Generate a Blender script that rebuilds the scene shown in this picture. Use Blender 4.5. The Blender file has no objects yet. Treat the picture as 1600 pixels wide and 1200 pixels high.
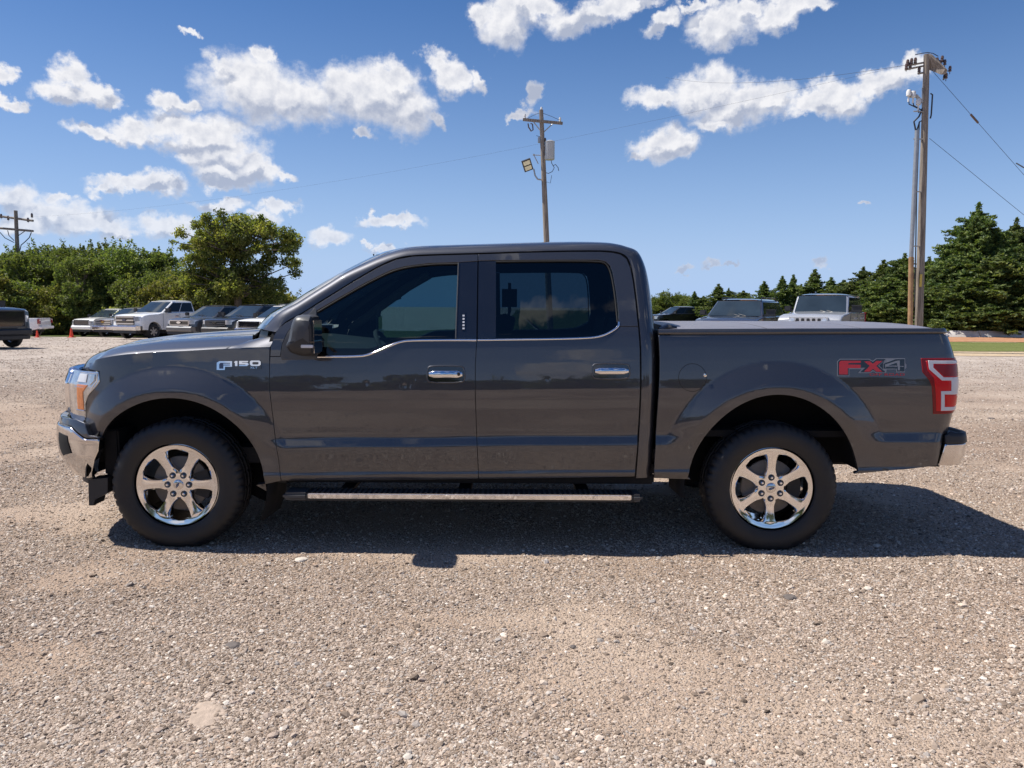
import bpy, bmesh, math, random
import numpy as np
from mathutils import Vector, Matrix
from mathutils.geometry import delaunay_2d_cdt
R = math.radians
random.seed(7); RNG = np.random.default_rng(7)
SC = bpy.context.scene
COL = SC.collection

# ------------------------------------------------------------------ camera
FPX, CAMH, HORIZON = 1202.0, 1.50, 480.0
PITCH = math.atan((600 - HORIZON) / FPX); ROLL = R(0.33)
_f = Vector((0, math.cos(PITCH), -math.sin(PITCH)))
_r0 = Vector((1, 0, 0)); _u0 = Vector((0, math.sin(PITCH), math.cos(PITCH)))
_r = _r0 * math.cos(ROLL) + _u0 * math.sin(ROLL)
_u = _u0 * math.cos(ROLL) - _r0 * math.sin(ROLL)
cam_d = bpy.data.cameras.new('camera'); cam = bpy.data.objects.new('camera', cam_d); COL.objects.link(cam)
cam.matrix_world = Matrix(((_r.x, _u.x, -_f.x, 0), (_r.y, _u.y, -_f.y, 0), (_r.z, _u.z, -_f.z, CAMH), (0, 0, 0, 1)))
cam_d.sensor_fit = 'HORIZONTAL'; cam_d.sensor_width = 36; cam_d.lens = 36 * FPX / 1600
cam_d.clip_start = 0.05; cam_d.clip_end = 6000
SC.camera = cam

def ray(px, py):
    return _f + _r * ((px - 800) / FPX) + _u * ((600 - py) / FPX)
def at(px, py, Y):
    """point of the photograph's ray at world depth y = Y"""
    d = ray(px, py); t = Y / d.y
    return Vector((d.x * t, Y, CAMH + d.z * t))
def proj(p):
    v = Vector(p) - Vector((0, 0, CAMH)); w = v.dot(_f)
    return 800 + FPX * v.dot(_r) / w, 600 - FPX * v.dot(_u) / w

# ------------------------------------------------------------------ world, sun, exposure
SUN_TO = Vector((-0.585, 0.085, 1.0)).normalized()
SC.view_settings.view_transform = 'Standard'; SC.view_settings.look = 'None'
SC.view_settings.exposure = 0.42; SC.view_settings.gamma = 1.0; SC.view_settings.use_curve_mapping = False
sun_d = bpy.data.lights.new('sun', 'SUN'); sun_d.energy = 5.0; sun_d.angle = R(0.53); sun_d.color = (1.0, 0.95, 0.87)
sun = bpy.data.objects.new('sun', sun_d); COL.objects.link(sun)
sun.rotation_euler = SUN_TO.to_track_quat('Z', 'Y').to_euler()

class NT:
    """little helper for node trees"""
    def __init__(s, tree): s.t = tree
    def n(s, kind, **kw):
        nd = s.t.nodes.new(kind)
        ins = kw.pop('ins', {})
        for k, v in kw.items(): setattr(nd, k, v)
        for k, v in ins.items(): s.put(nd.inputs[k], v)
        return nd
    def put(s, sock, v):
        if isinstance(v, bpy.types.NodeSocket): s.t.links.new(v, sock)
        elif isinstance(v, bpy.types.Node): s.t.links.new(v.outputs[0], sock)
        else: sock.default_value = v
    def m(s, op, a, b=None, c=None, clamp=False):
        nd = s.t.nodes.new('ShaderNodeMath'); nd.operation = op; nd.use_clamp = clamp
        s.put(nd.inputs[0], a)
        if b is not None: s.put(nd.inputs[1], b)
        if c is not None: s.put(nd.inputs[2], c)
        return nd.outputs[0]
    def vm(s, op, a, b=None):
        nd = s.t.nodes.new('ShaderNodeVectorMath'); nd.operation = op
        s.put(nd.inputs[0], a)
        if b is not None: s.put(nd.inputs[1], b)
        return nd.outputs['Value'] if op in ('LENGTH', 'DOT_PRODUCT') else nd.outputs[0]
    def mr(s, v, a, b, c=0.0, d=1.0, smooth=True):
        nd = s.t.nodes.new('ShaderNodeMapRange')
        if smooth: nd.interpolation_type = 'SMOOTHSTEP'
        for i, x in enumerate((v, a, b, c, d)): s.put(nd.inputs[i], x)
        return nd.outputs[0]
    def mix(s, f, a, b, blend='MIX'):
        nd = s.t.nodes.new('ShaderNodeMix'); nd.data_type = 'RGBA'; nd.blend_type = blend
        s.put(nd.inputs[0], f); s.put(nd.inputs[6], c4(a)); s.put(nd.inputs[7], c4(b))
        return nd.outputs[2]
    def noise(s, vec, scale, detail=3.0, rough=0.5, dist=0.0, out=0, dims='3D'):
        nd = s.t.nodes.new('ShaderNodeTexNoise')
        if vec is not None: s.put(nd.inputs['Vector'], vec)
        nd.noise_dimensions = dims
        nd.inputs['Scale'].default_value = scale; nd.inputs['Detail'].default_value = detail
        nd.inputs['Roughness'].default_value = rough; nd.inputs['Distortion'].default_value = dist
        return nd.outputs[out]
def c4(c):
    if isinstance(c, (tuple, list)) and len(c) == 3: return (c[0], c[1], c[2], 1.0)
    return c

CLOUDS = [  # px, py, rx, ry, rotation of each puff, as seen in the photograph's sky
 (400,138,70,44,8),(350,104,30,13,20),(420,93,18,12,0),(462,158,52,32,10),(540,138,40,36,0),(590,152,58,40,0),(640,172,36,34,0),(612,122,34,20,10),(683,187,12,11,0),(562,209,17,8,10),
 (690,100,20,20,0),(708,126,26,20,20),(742,134,10,15,0),
 (268,160,26,13,0),(300,162,22,10,-20),(160,209,38,10,-3),(212,202,34,16,0),(280,203,54,24,5),(330,208,52,26,0),(348,240,52,30,0),(352,274,55,14,5),(400,262,38,18,20),(448,278,18,7,5),(300,244,34,20,20),
 (105,112,24,20,10),(98,142,34,17,5),(134,138,24,17,30),(161,156,18,12,10),(6,112,16,13,0),(12,158,26,10,10),(42,165,16,9,0),
 (215,292,58,10,0),(252,287,30,16,0),(160,298,24,8,0),
 (12,306,34,22,0),(84,328,60,22,5),(130,348,72,18,2),(44,352,46,16,0),(95,302,18,9,0),(190,362,30,8,0),
 (262,358,34,18,0),(345,318,34,11,0),(432,328,30,9,0),(400,345,26,9,0),(612,346,34,8,3),(585,341,13,6,0),
 (517,372,27,12,0),(600,390,30,7,0),(571,378,5,5,0),
 (790,34,34,34,0),(755,24,11,18,0),(806,8,44,18,0),(842,14,26,14,0),(896,26,42,22,-10),(940,16,50,22,-10),(985,4,34,9,0),
 (1040,32,24,14,-20),(1085,8,30,8,0),(1132,40,42,26,0),(1165,14,30,13,0),(1216,22,44,20,-20),(1258,6,30,9,0),
 (829,148,12,17,20),(815,178,18,7,0),
 (1026,156,38,15,0),(1085,148,40,32,0),(1122,136,34,28,0),(1150,164,54,30,0),(1196,158,38,20,0),(1122,190,40,11,0),
 (1288,150,24,22,0),(1315,158,40,22,0),(1268,165,32,14,0),(1358,148,26,12,0),(1392,130,42,18,-10),(1432,110,20,14,-20),
 (1042,225,42,19,-5),(1070,228,20,14,0),(1000,236,15,7,0),
 (290,47,15,6,0),(1350,320,9,3,0),(1072,423,15,4,0),(1110,412,11,6,0),(1142,412,13,3,0),(1273,413,11,7,0)]

def build_world():
    w = bpy.data.worlds.new('World'); SC.world = w; w.use_nodes = True
    t = w.node_tree; t.nodes.clear(); T = NT(t)
    sky = T.n('ShaderNodeTexSky', sky_type='NISHITA', sun_disc=False)
    sky.sun_elevation = math.asin(SUN_TO.z); sky.sun_rotation = math.atan2(SUN_TO.x, SUN_TO.y)
    sky.air_density = 1.0; sky.dust_density = 0.25; sky.ozone_density = 2.6; sky.altitude = 300
    # cloud field as its own group: vector (azimuth, elevation, 0) -> distance to the nearest puff (1 = its rim)
    g = bpy.data.node_groups.new('cloud_field', 'ShaderNodeTree')
    g.interface.new_socket('Vector', in_out='INPUT', socket_type='NodeSocketVector')
    g.interface.new_socket('Value', in_out='OUTPUT', socket_type='NodeSocketFloat')
    G = NT(g); gi = g.nodes.new('NodeGroupInput'); go = g.nodes.new('NodeGroupOutput')
    def ae(px, py):
        d = ray(px, py).normalized(); return math.atan2(d.x, d.y), math.asin(d.z)
    cur = None
    def turned(v, deg):                                              # the direction plane turned by a few degrees
        if abs(deg) < 1: return v
        c, q = math.cos(R(deg)), math.sin(R(deg)); cb = G.n('ShaderNodeCombineXYZ')
        G.put(cb.inputs[0], G.vm('DOT_PRODUCT', v, (c, q, 0))); G.put(cb.inputs[1], G.vm('DOT_PRODUCT', v, (-q, c, 0))); return cb.outputs[0]
    for tilt in (0, -7, -18, 14):
        sel = [c for c in CLOUDS if min((0, -7, -18, 14), key=lambda d: abs(d + c[4])) == tilt]
        v = turned(gi.outputs[0], tilt); c, q = math.cos(R(tilt)), math.sin(R(tilt))
        for k, (px, py, rx, ry, ro) in enumerate(sel):
            if k % 6 == 5:                                           # threads the chain through, a few puffs at a time
                ma = G.n('ShaderNodeVectorMath', operation='MULTIPLY_ADD'); G.put(ma.inputs[0], cur); ma.inputs[1].default_value = (0, 0, 1e-4); G.put(ma.inputs[2], v); v = ma.outputs[0]
            a0, e0 = ae(px, py); a1, _ = ae(px + rx, py); _, e1 = ae(px, py - ry); a0, e0 = a0 * c + e0 * q, -a0 * q + e0 * c
            kx, ky = 1 / (abs(ae(px + rx, py)[0] - ae(px, py)[0]) * 1.34), 1 / (abs(ae(px, py - ry)[1] - ae(px, py)[1]) * 1.36)
            m2 = G.n('ShaderNodeVectorMath', operation='MULTIPLY_ADD'); G.put(m2.inputs[0], v); m2.inputs[1].default_value = (kx, ky, 0); m2.inputs[2].default_value = (-a0 * kx, -e0 * ky, 0)
            ln = G.vm('LENGTH', m2.outputs[0])
            if cur is None: cur = ln
            else:
                nd = g.nodes.new('ShaderNodeMath'); nd.operation = 'SMOOTH_MIN'
                G.put(nd.inputs[0], cur); G.put(nd.inputs[1], ln); nd.inputs[2].default_value = 0.25
                cur = nd.outputs[0]
    # the rest of the sky, outside the frame: scattered fair-weather clouds of the same kind
    sep = G.n('ShaderNodeSeparateXYZ'); G.put(sep.inputs[0], gi.outputs[0])
    az, el = sep.outputs[0], sep.outputs[1]
    outside = G.m('MAXIMUM', G.mr(G.m('ABSOLUTE', az), 0.66, 0.80), G.mr(el, 0.42, 0.52))
    cb = G.n('ShaderNodeCombineXYZ'); G.put(cb.inputs[0], az); G.put(cb.inputs[1], G.m('MULTIPLY', el, 1.8)); cb.inputs[2].default_value = 3.7
    nz = G.noise(cb.outputs[0], 3.4, 2.0, 0.5, dims='2D')
    rest = G.m('ADD', G.mr(nz, 0.50, 0.76, 2.4, 0.1, False), G.m('MULTIPLY', G.m('SUBTRACT', 1.0, outside), 4.0))
    cur = G.m('MINIMUM', cur, rest)
    g.links.new(cur, go.inputs[0])
    # the same for the larger cloud bodies only: tells the sunlit top of a cloud from its base
    g2 = bpy.data.node_groups.new('cloud_body', 'ShaderNodeTree')
    g2.interface.new_socket('Vector', in_out='INPUT', socket_type='NodeSocketVector')
    g2.interface.new_socket('Value', in_out='OUTPUT', socket_type='NodeSocketFloat')
    H = NT(g2); hi = g2.nodes.new('NodeGroupInput'); ho = g2.nodes.new('NodeGroupOutput'); v = hi.outputs[0]; cur = None
    for k, (px, py, rx, ry, ro) in enumerate([c for c in CLOUDS if c[2] >= 24]):
        if k % 6 == 5:
            ma = H.n('ShaderNodeVectorMath', operation='MULTIPLY_ADD'); H.put(ma.inputs[0], cur); ma.inputs[1].default_value = (0, 0, 1e-4); H.put(ma.inputs[2], v); v = ma.outputs[0]
        a0, e0 = ae(px, py); kx, ky = 1 / (abs(ae(px + rx, py)[0] - a0) * 1.3), 1 / (abs(ae(px, py - ry)[1] - e0) * 1.3)
        m2 = H.n('ShaderNodeVectorMath', operation='MULTIPLY_ADD'); H.put(m2.inputs[0], v); m2.inputs[1].default_value = (kx, ky, 0); m2.inputs[2].default_value = (-a0 * kx, -e0 * ky, 0)
        ln = H.vm('LENGTH', m2.outputs[0]); cur = ln if cur is None else H.m('MINIMUM', cur, ln)
    g2.links.new(cur, ho.inputs[0])

    tc = T.n('ShaderNodeTexCoord')
    sp = T.n('ShaderNodeSeparateXYZ'); T.put(sp.inputs[0], tc.outputs['Generated'])
    az = T.m('ARCTAN2', sp.outputs[0], sp.outputs[1]); el = T.m('ARCSINE', sp.outputs[2])
    p = T.n('ShaderNodeCombineXYZ'); T.put(p.inputs[0], az); T.put(p.inputs[1], el); p = p.outputs[0]
    def fbm(vec, sc, off, det=7.0, ro=0.62):
        v = T.vm('ADD', vec, off); return T.noise(v, sc, det, ro, out=1, dims='2D')
    def field(vec):
        w1 = T.vm('MULTIPLY', T.vm('SUBTRACT', fbm(vec, 16.0, (3.1, 1.7, 0.4), 3.0, 0.5), (0.5, 0.5, 0.5)), (0.046, 0.034, 0))
        w2 = T.vm('MULTIPLY', T.vm('SUBTRACT', fbm(vec, 62.0, (7.1, 2.2, 0.9), 6.0, 0.62), (0.5, 0.5, 0.5)), (0.026, 0.022, 0))
        q = T.vm('ADD', T.vm('ADD', vec, w1), w2)
        gn = t.nodes.new('ShaderNodeGroup'); gn.node_tree = g; T.put(gn.inputs[0], q)
        return gn.outputs[0]
    f1 = field(p)
    puff = T.noise(p, 22.0, 5.0, 0.55, out=1, dims='2D')
    pw = T.vm('ADD', p, T.vm('MULTIPLY', T.vm('SUBTRACT', puff, (0.5, 0.5, 0.5)), (0.05, 0.06, 0)))
    def body(vec):
        gn = t.nodes.new('ShaderNodeGroup'); gn.node_tree = g2; T.put(gn.inputs[0], vec); return gn.outputs[0]
    up = T.m('SUBTRACT', body(T.vm('ADD', pw, (-0.004, 0.015, 0))), body(pw))
    e1 = T.noise(p, 42.0, 6.0, 0.58, dims='2D'); e2 = T.noise(T.vm('ADD', p, (-0.004, 0.008, 0)), 42.0, 4.0, 0.58, dims='2D')
    wisp = T.noise(T.vm('MULTIPLY', p, (1, 1.4, 1)), 26.0, 7.0, 0.62, dims='2D')
    ff = T.m('ADD', f1, T.m('MULTIPLY', T.m('SUBTRACT', wisp, 0.5), 0.85))
    dens = T.mr(ff, 1.16, 0.52)
    dens = T.m('MULTIPLY', dens, T.mr(el, 0.0, 0.035))
    dens = T.m('MULTIPLY', dens, T.mr(el, 0.02, 0.22, 0.70, 1.0))
    emb = T.m('MULTIPLY', T.m('SUBTRACT', e1, e2), 1.1)
    core = T.m('MULTIPLY', T.mr(ff, 0.95, 0.15), -0.34)
    lit = T.m('ADD', T.m('ADD', T.m('ADD', emb, core), T.m('MINIMUM', T.m('MAXIMUM', T.m('MULTIPLY', up, 1.5), -0.48), 0.3)), 0.80, clamp=True)
    ccol = T.mix(lit, (0.42, 0.47, 0.60), (0.90, 0.90, 0.93))
    # sky colour: deeper overhead, a pale blue veil towards the horizon
    hs = T.n('ShaderNodeHueSaturation', ins={'Saturation': 1.32, 'Value': 0.92}); T.put(hs.inputs['Color'], sky.outputs[0])
    hz = T.m('POWER', T.mr(el, 0.50, 0.0, 0.0, 1.0, False), 2.3)
    skyc = T.mix(T.m('MULTIPLY', hz, 0.92), T.mix(1.0, hs.outputs[0], (0.98, 0.79, 0.87), 'MULTIPLY'), (3.05, 4.75, 7.6))
    b1 = T.n('ShaderNodeBackground', ins={'Strength': 0.094}); T.put(b1.inputs[0], skyc)
    b2 = T.n('ShaderNodeBackground', ins={'Strength': 0.76}); T.put(b2.inputs[0], ccol)
    mx = T.n('ShaderNodeMixShader'); T.put(mx.inputs[0], dens); T.put(mx.inputs[1], b1); T.put(mx.inputs[2], b2)
    out = T.n('ShaderNodeOutputWorld'); T.put(out.inputs[0], mx)
    w.cycles.sampling_method = 'MANUAL'; w.cycles.sample_map_resolution = 512
build_world()

# ------------------------------------------------------------------ materials
MATS = {}
def new_mat(name):
    m = bpy.data.materials.new(name); m.use_nodes = True; m.node_tree.nodes.clear(); MATS[name] = m
    T = NT(m.node_tree); out = T.n('ShaderNodeOutputMaterial'); return m, T, out
def pmat(name, col, rough=0.5, metal=0.0, coat=0.0, var=0.12, vscale=6.0, bump=0.0, bscale=60.0, coat_rough=0.03, spec=0.5, rvar=0.0, trans=0.0, emit=None):
    m, T, out = new_mat(name)
    tc = T.n('ShaderNodeTexCoord'); vec = tc.outputs['Object']
    b = T.n('ShaderNodeBsdfPrincipled')
    nz = T.noise(vec, vscale, 5.0, 0.6)
    f = T.mr(nz, 0.25, 0.75, 1 - var, 1 + var, False)
    mm = T.n('ShaderNodeVectorMath', operation='SCALE'); mm.inputs[0].default_value = col; T.put(mm.inputs['Scale'], f)
    T.put(b.inputs['Base Color'], mm.outputs[0])
    b.inputs['Metallic'].default_value = metal
    if rvar: T.put(b.inputs['Roughness'], T.mr(T.noise(vec, vscale * 2.3, 4.0, 0.6), 0.3, 0.7, max(0.0, rough - rvar), rough + rvar, False))
    else: b.inputs['Roughness'].default_value = rough
    b.inputs['Coat Weight'].default_value = coat; b.inputs['Coat Roughness'].default_value = coat_rough
    b.inputs['Specular IOR Level'].default_value = spec
    b.inputs['Transmission Weight'].default_value = trans
    if bump:
        bp = T.n('ShaderNodeBump', ins={'Strength': 1.0, 'Distance': bump}); T.put(bp.inputs['Height'], T.noise(vec, bscale, 5.0, 0.6)); T.put(b.inputs['Normal'], bp)
    if emit: b.inputs['Emission Color'].default_value = c4(emit[0]); b.inputs['Emission Strength'].default_value = emit[1]
    T.put(out.inputs[0], b); return m

def paint_mat(name, col, flake=0.5, rough=0.32, dust=0.06, coat_ior=1.55):
    """metallic car paint under clear coat, thin road dust, faint orange peel"""
    m, T, out = new_mat(name)
    tc = T.n('ShaderNodeTexCoord'); vec = tc.outputs['Object']
    b = T.n('ShaderNodeBsdfPrincipled')
    sep = T.n('ShaderNodeSeparateXYZ'); T.put(sep.inputs[0], vec)
    low = T.mr(sep.outputs[2], 0.95, 0.35)
    d = T.m('MULTIPLY', T.m('ADD', T.m('MULTIPLY', low, 1.6), 0.35), T.mr(T.noise(vec, 5.0, 7.0, 0.65), 0.3, 0.8))
    d = T.m('MULTIPLY', d, dust)
    fl = T.noise(vec, 900.0, 1.0, 0.5)
    base = T.mix(T.mr(fl, 0.45, 0.7), tuple(c * 0.85 for c in col), tuple(c * 1.35 for c in col))
    T.put(b.inputs['Base Color'], T.mix(d, base, (0.30, 0.24, 0.19)))
    b.inputs['Metallic'].default_value = flake; b.inputs['Roughness'].default_value = rough
    b.inputs['Coat Weight'].default_value = 1.0
    T.put(b.inputs['Coat Roughness'], T.m('ADD', T.m('MULTIPLY', d, 1.0), 0.012))
    b.inputs['Coat IOR'].default_value = coat_ior
    bp = T.n('ShaderNodeBump', ins={'Strength': 1.0, 'Distance': 0.00022}); T.put(bp.inputs['Height'], T.noise(vec, 9.0, 3.0, 0.5))
    T.put(b.inputs['Coat Normal'], bp)
    T.put(out.inputs[0], b); return m

def glass_mat(name, tint, refl=1.0, rough=0.0):
    m, T, out = new_mat(name)
    tr = T.n('ShaderNodeBsdfTransparent'); tr.inputs[0].default_value = c4(tint)
    gl = T.n('ShaderNodeBsdfGlossy'); gl.inputs[0].default_value = (refl, refl, refl, 1); gl.inputs['Roughness'].default_value = rough
    fr = T.n('ShaderNodeFresnel', ins={'IOR': 1.62})
    tc = T.n('ShaderNodeTexCoord')
    bp = T.n('ShaderNodeBump', ins={'Strength': 1.0, 'Distance': 0.0006}); T.put(bp.inputs['Height'], T.noise(tc.outputs['Object'], 3.0, 2.0, 0.5)); T.put(gl.inputs['Normal'], bp)
    mx = T.n('ShaderNodeMixShader'); T.put(mx.inputs[0], fr); T.put(mx.inputs[1], tr); T.put(mx.inputs[2], gl)
    T.put(out.inputs[0], mx); return m

M_PAINT = paint_mat('magnetic_grey_paint', (0.054, 0.056, 0.066), 0.75, 0.46, 0.03, 1.66)
M_CHROME = pmat('chrome', (0.80, 0.80, 0.82), 0.055, 1.0, var=0.03, rvar=0.03)
M_CHROME_DUSTY = pmat('dusty_chrome', (0.66, 0.65, 0.65), 0.11, 1.0, var=0.06, rvar=0.05)
M_RIM = pmat('rim_chrome', (0.84, 0.83, 0.83), 0.09, 1.0, var=0.05, rvar=0.04)
M_BLACKP = pmat('black_plastic', (0.022, 0.023, 0.026), 0.48, bump=0.0004, bscale=350)
M_GLOSSB = pmat('gloss_black', (0.012, 0.013, 0.018), 0.08, coat=1.0)
M_GREYP = pmat('grey_plastic', (0.055, 0.057, 0.062), 0.42, bump=0.0003, bscale=350)
M_RUBBER = pmat('seal_rubber', (0.010, 0.010, 0.011), 0.7)
M_DARK = pmat('dark_void', (0.006, 0.006, 0.007), 0.9)
M_UNDER = pmat('underbody', (0.018, 0.017, 0.016), 0.8, var=0.4, bump=0.002, bscale=40)
M_GLASS = glass_mat('tinted_side_glass', (0.20, 0.31, 0.35), 0.8)
M_GLASS_DK = glass_mat('dark_privacy_glass', (0.13, 0.19, 0.23), 0.75)
M_WSH = glass_mat('windshield_glass', (0.55, 0.66, 0.64), 1.0)
M_INT = pmat('interior_dark', (0.045, 0.047, 0.05), 0.7, bump=0.0006, bscale=200)
M_INTL = pmat('interior_grey', (0.22, 0.24, 0.24), 0.7, bump=0.0006, bscale=200)
M_TONNEAU = pmat('tonneau_vinyl', (0.17, 0.165, 0.19), 0.42, var=0.1, bump=0.0005, bscale=160, rvar=0.08)
M_RED = pmat('red_lens', (0.60, 0.006, 0.012), 0.25, coat=0.15, spec=0.3, var=0.05)
M_REDD = pmat('dark_red_lens', (0.22, 0.006, 0.010), 0.25, coat=0.15, spec=0.3, var=0.08)
M_WHITEL = pmat('clear_white_lens', (0.62, 0.64, 0.68), 0.25, coat=0.15, spec=0.3, var=0.05)
M_AMBER = pmat('amber_reflector', (0.62, 0.19, 0.05), 0.14, coat=1.0, var=0.2, vscale=60)
M_HLAMP = pmat('headlamp_silver', (0.55, 0.56, 0.58), 0.09, 0.85, coat=1.0, var=0.25, vscale=30)
M_DECALR = pmat('decal_red', (0.60, 0.008, 0.010), 0.25, coat=0.6, var=0.04)
M_DECALG = pmat('decal_grey', (0.26, 0.27, 0.29), 0.3, coat=0.5, var=0.04)
M_DECALB = pmat('decal_black', (0.008, 0.009, 0.012), 0.2, coat=0.6)
M_BRAKE = pmat('brake_steel', (0.13, 0.12, 0.11), 0.5, 0.6, var=0.2, vscale=20)
M_BADGE = pmat('badge_dark_blue', (0.012, 0.02, 0.07), 0.15, coat=1.0)

def tyre_mat():
    m, T, out = new_mat('tyre_rubber')
    tc = T.n('ShaderNodeTexCoord'); vec = tc.outputs['Object']
    b = T.n('ShaderNodeBsdfPrincipled')
    nz = T.mr(T.noise(vec, 12.0, 6.0, 0.65), 0.4, 0.75)
    T.put(b.inputs['Base Color'], T.mix(T.m('MULTIPLY', nz, 0.10), (0.010, 0.0105, 0.0125), (0.12, 0.10, 0.085)))
    T.put(b.inputs['Roughness'], T.mr(nz, 0, 1, 0.5, 0.8, False))
    sep = T.n('ShaderNodeSeparateXYZ'); T.put(sep.inputs[0], vec)
    rr = T.m('SQRT', T.m('ADD', T.m('POWER', sep.outputs[0], 2.0), T.m('POWER', sep.outputs[2], 2.0)))
    rings = T.m('SINE', T.m('MULTIPLY', rr, 900.0))
    rm = T.m('MULTIPLY', T.mr(rr, 0.325, 0.33), T.mr(rr, 0.36, 0.355))
    h = T.m('ADD', T.m('MULTIPLY', T.m('MULTIPLY', rings, rm), 0.25), T.m('MULTIPLY', T.noise(vec, 180.0, 3.0, 0.6), 0.4))
    bp = T.n('ShaderNodeBump', ins={'Strength': 1.0, 'Distance': 0.0012}); T.put(bp.inputs['Height'], h); T.put(b.inputs['Normal'], bp)
    T.put(out.inputs[0], b); return m
M_TYRE = tyre_mat()

# ------------------------------------------------------------------ object helpers
def tag(o, label=None, cat=None, group=None, kind=None):
    if label: o['label'] = label
    if cat: o['category'] = cat
    if group: o['group'] = group
    if kind: o['kind'] = kind
    return o
def mesh(name, verts, faces, normals=None, smooth=True, angle=None):
    me = bpy.data.meshes.new(name)
    me.from_pydata([tuple(v) for v in verts], [], [tuple(f) for f in faces]); me.update()
    if smooth: me.polygons.foreach_set('use_smooth', [True] * len(me.polygons))
    if angle is not None: me.set_sharp_from_angle(angle=R(angle))
    if normals is not None: me.normals_split_custom_set_from_vertices([tuple(n) for n in normals])
    return me
def obj(name, me, mat=None, parent=None, loc=(0, 0, 0), rot=(0, 0, 0)):
    o = bpy.data.objects.new(name, me); COL.objects.link(o)
    o.location = loc; o.rotation_euler = rot
    if parent is not None: o.parent = parent
    if mat is not None and me is not None:
        if len(me.materials) == 0: me.materials.append(mat)
    return o
def empty(name, loc, rz=0.0):
    o = bpy.data.objects.new(name, None); COL.objects.link(o); o.location = loc; o.rotation_euler = (0, 0, rz); o.empty_display_size = 0.2
    return o
class MB:
    """collects primitive shapes into one mesh"""
    def __init__(s): s.v = []; s.f = []
    def add(s, v, f):
        k = len(s.v); s.v += [tuple(p) for p in v]; s.f += [tuple(i + k for i in q) for q in f]; return s
    def box(s, x0, x1, y0, y1, z0, z1, bev=0.0):
        if bev <= 0:
            v = [(x, y, z) for x in (x0, x1) for y in (y0, y1) for z in (z0, z1)]
            return s.add(v, [(0, 1, 3, 2), (4, 6, 7, 5), (0, 4, 5, 1), (2, 3, 7, 6), (0, 2, 6, 4), (1, 5, 7, 3)])
        bm = bmesh.new(); bmesh.ops.create_cube(bm, size=1)
        for q in bm.verts: q.co = Vector(((x0 + x1) / 2 + q.co.x * (x1 - x0), (y0 + y1) / 2 + q.co.y * (y1 - y0), (z0 + z1) / 2 + q.co.z * (z1 - z0)))
        bmesh.ops.bevel(bm, geom=bm.edges[:], offset=bev, segments=2, affect='EDGES')
        bm.verts.index_update(); s.add([q.co[:] for q in bm.verts], [[q.index for q in f.verts] for f in bm.faces]); bm.free(); return s
    def tube(s, pts, r, n=10, cap=True):
        pts = [Vector(p) for p in pts]; k = len(pts)
        rs = r if isinstance(r, (list, tuple)) else [r] * k
        ref = None; V = []
        for i, p in enumerate(pts):
            t = (pts[min(i + 1, k - 1)] - pts[max(i - 1, 0)]).normalized()
            if ref is None: ref = t.orthogonal().normalized()
            a = (ref - t * ref.dot(t)); a = a.normalized() if a.length > 1e-6 else t.orthogonal().normalized()
            ref = a; b = t.cross(a)
            V += [p + (a * math.cos(2 * math.pi * j / n) + b * math.sin(2 * math.pi * j / n)) * rs[i] for j in range(n)]
        F = [(i * n + j, i * n + (j + 1) % n, (i + 1) * n + (j + 1) % n, (i + 1) * n + j) for i in range(k - 1) for j in range(n)]
        if cap: F += [tuple(range(n))[::-1], tuple((k - 1) * n + j for j in range(n))]
        return s.add(V, F)
    def lathe(s, prof, axis='y', n=48, c=(0, 0, 0), close=False):
        """prof: list of (radius, along)"""
        V = []
        for (r, h) in prof:
            for j in range(n):
                a = 2 * math.pi * j / n; p, q = r * math.cos(a), r * math.sin(a)
                if axis == 'y': V.append((c[0] + p, c[1] + h, c[2] + q))
                elif axis == 'z': V.append((c[0] + p, c[1] + q, c[2] + h))
                else: V.append((c[0] + h, c[1] + p, c[2] + q))
        k = len(prof)
        F = [(i * n + j, (i + 1) * n + j, (i + 1) * n + (j + 1) % n, i * n + (j + 1) % n) for i in range(k - 1) for j in range(n)]
        if close: F += [tuple(range(n)), tuple((k - 1) * n + j for j in range(n))[::-1]]
        return s.add(V, F)
    def prism(s, poly, d0, d1, axis='y'):
        """poly in the two other axes, swept along axis from d0 to d1"""
        n = len(poly)
        def P(a, b, d): return {'y': (a, d, b), 'x': (d, a, b), 'z': (a, b, d)}[axis]
        V = [P(a, b, d0) for a, b in poly] + [P(a, b, d1) for a, b in poly]
        F = [(i, (i + 1) % n, n + (i + 1) % n, n + i) for i in range(n)] + [tuple(range(n))[::-1], tuple(range(n, 2 * n))]
        return s.add(V, F)
    def obj(s, name, mat, parent=None, smooth=True, angle=35, **kw):
        me = mesh(name, s.v, s.f, smooth=smooth, angle=angle if smooth else None)
        bm = bmesh.new(); bm.from_mesh(me); loose = [v for v in bm.verts if not v.link_faces]; bmesh.ops.delete(bm, geom=loose, context='VERTS'); bmesh.ops.recalc_face_normals(bm, faces=bm.faces); bm.to_mesh(me); bm.free()
        return obj(name, me, mat, parent, **kw)
def copy_tree(o, parent=None):
    c = o.copy(); COL.objects.link(c)
    if parent is not None: c.parent = parent
    for ch in list(o.children): copy_tree(ch, c)
    return c
def sstep(a, b, x):
    t = np.clip((np.asarray(x, float) - a) / (b - a), 0, 1); return t * t * (3 - 2 * t)
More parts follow.
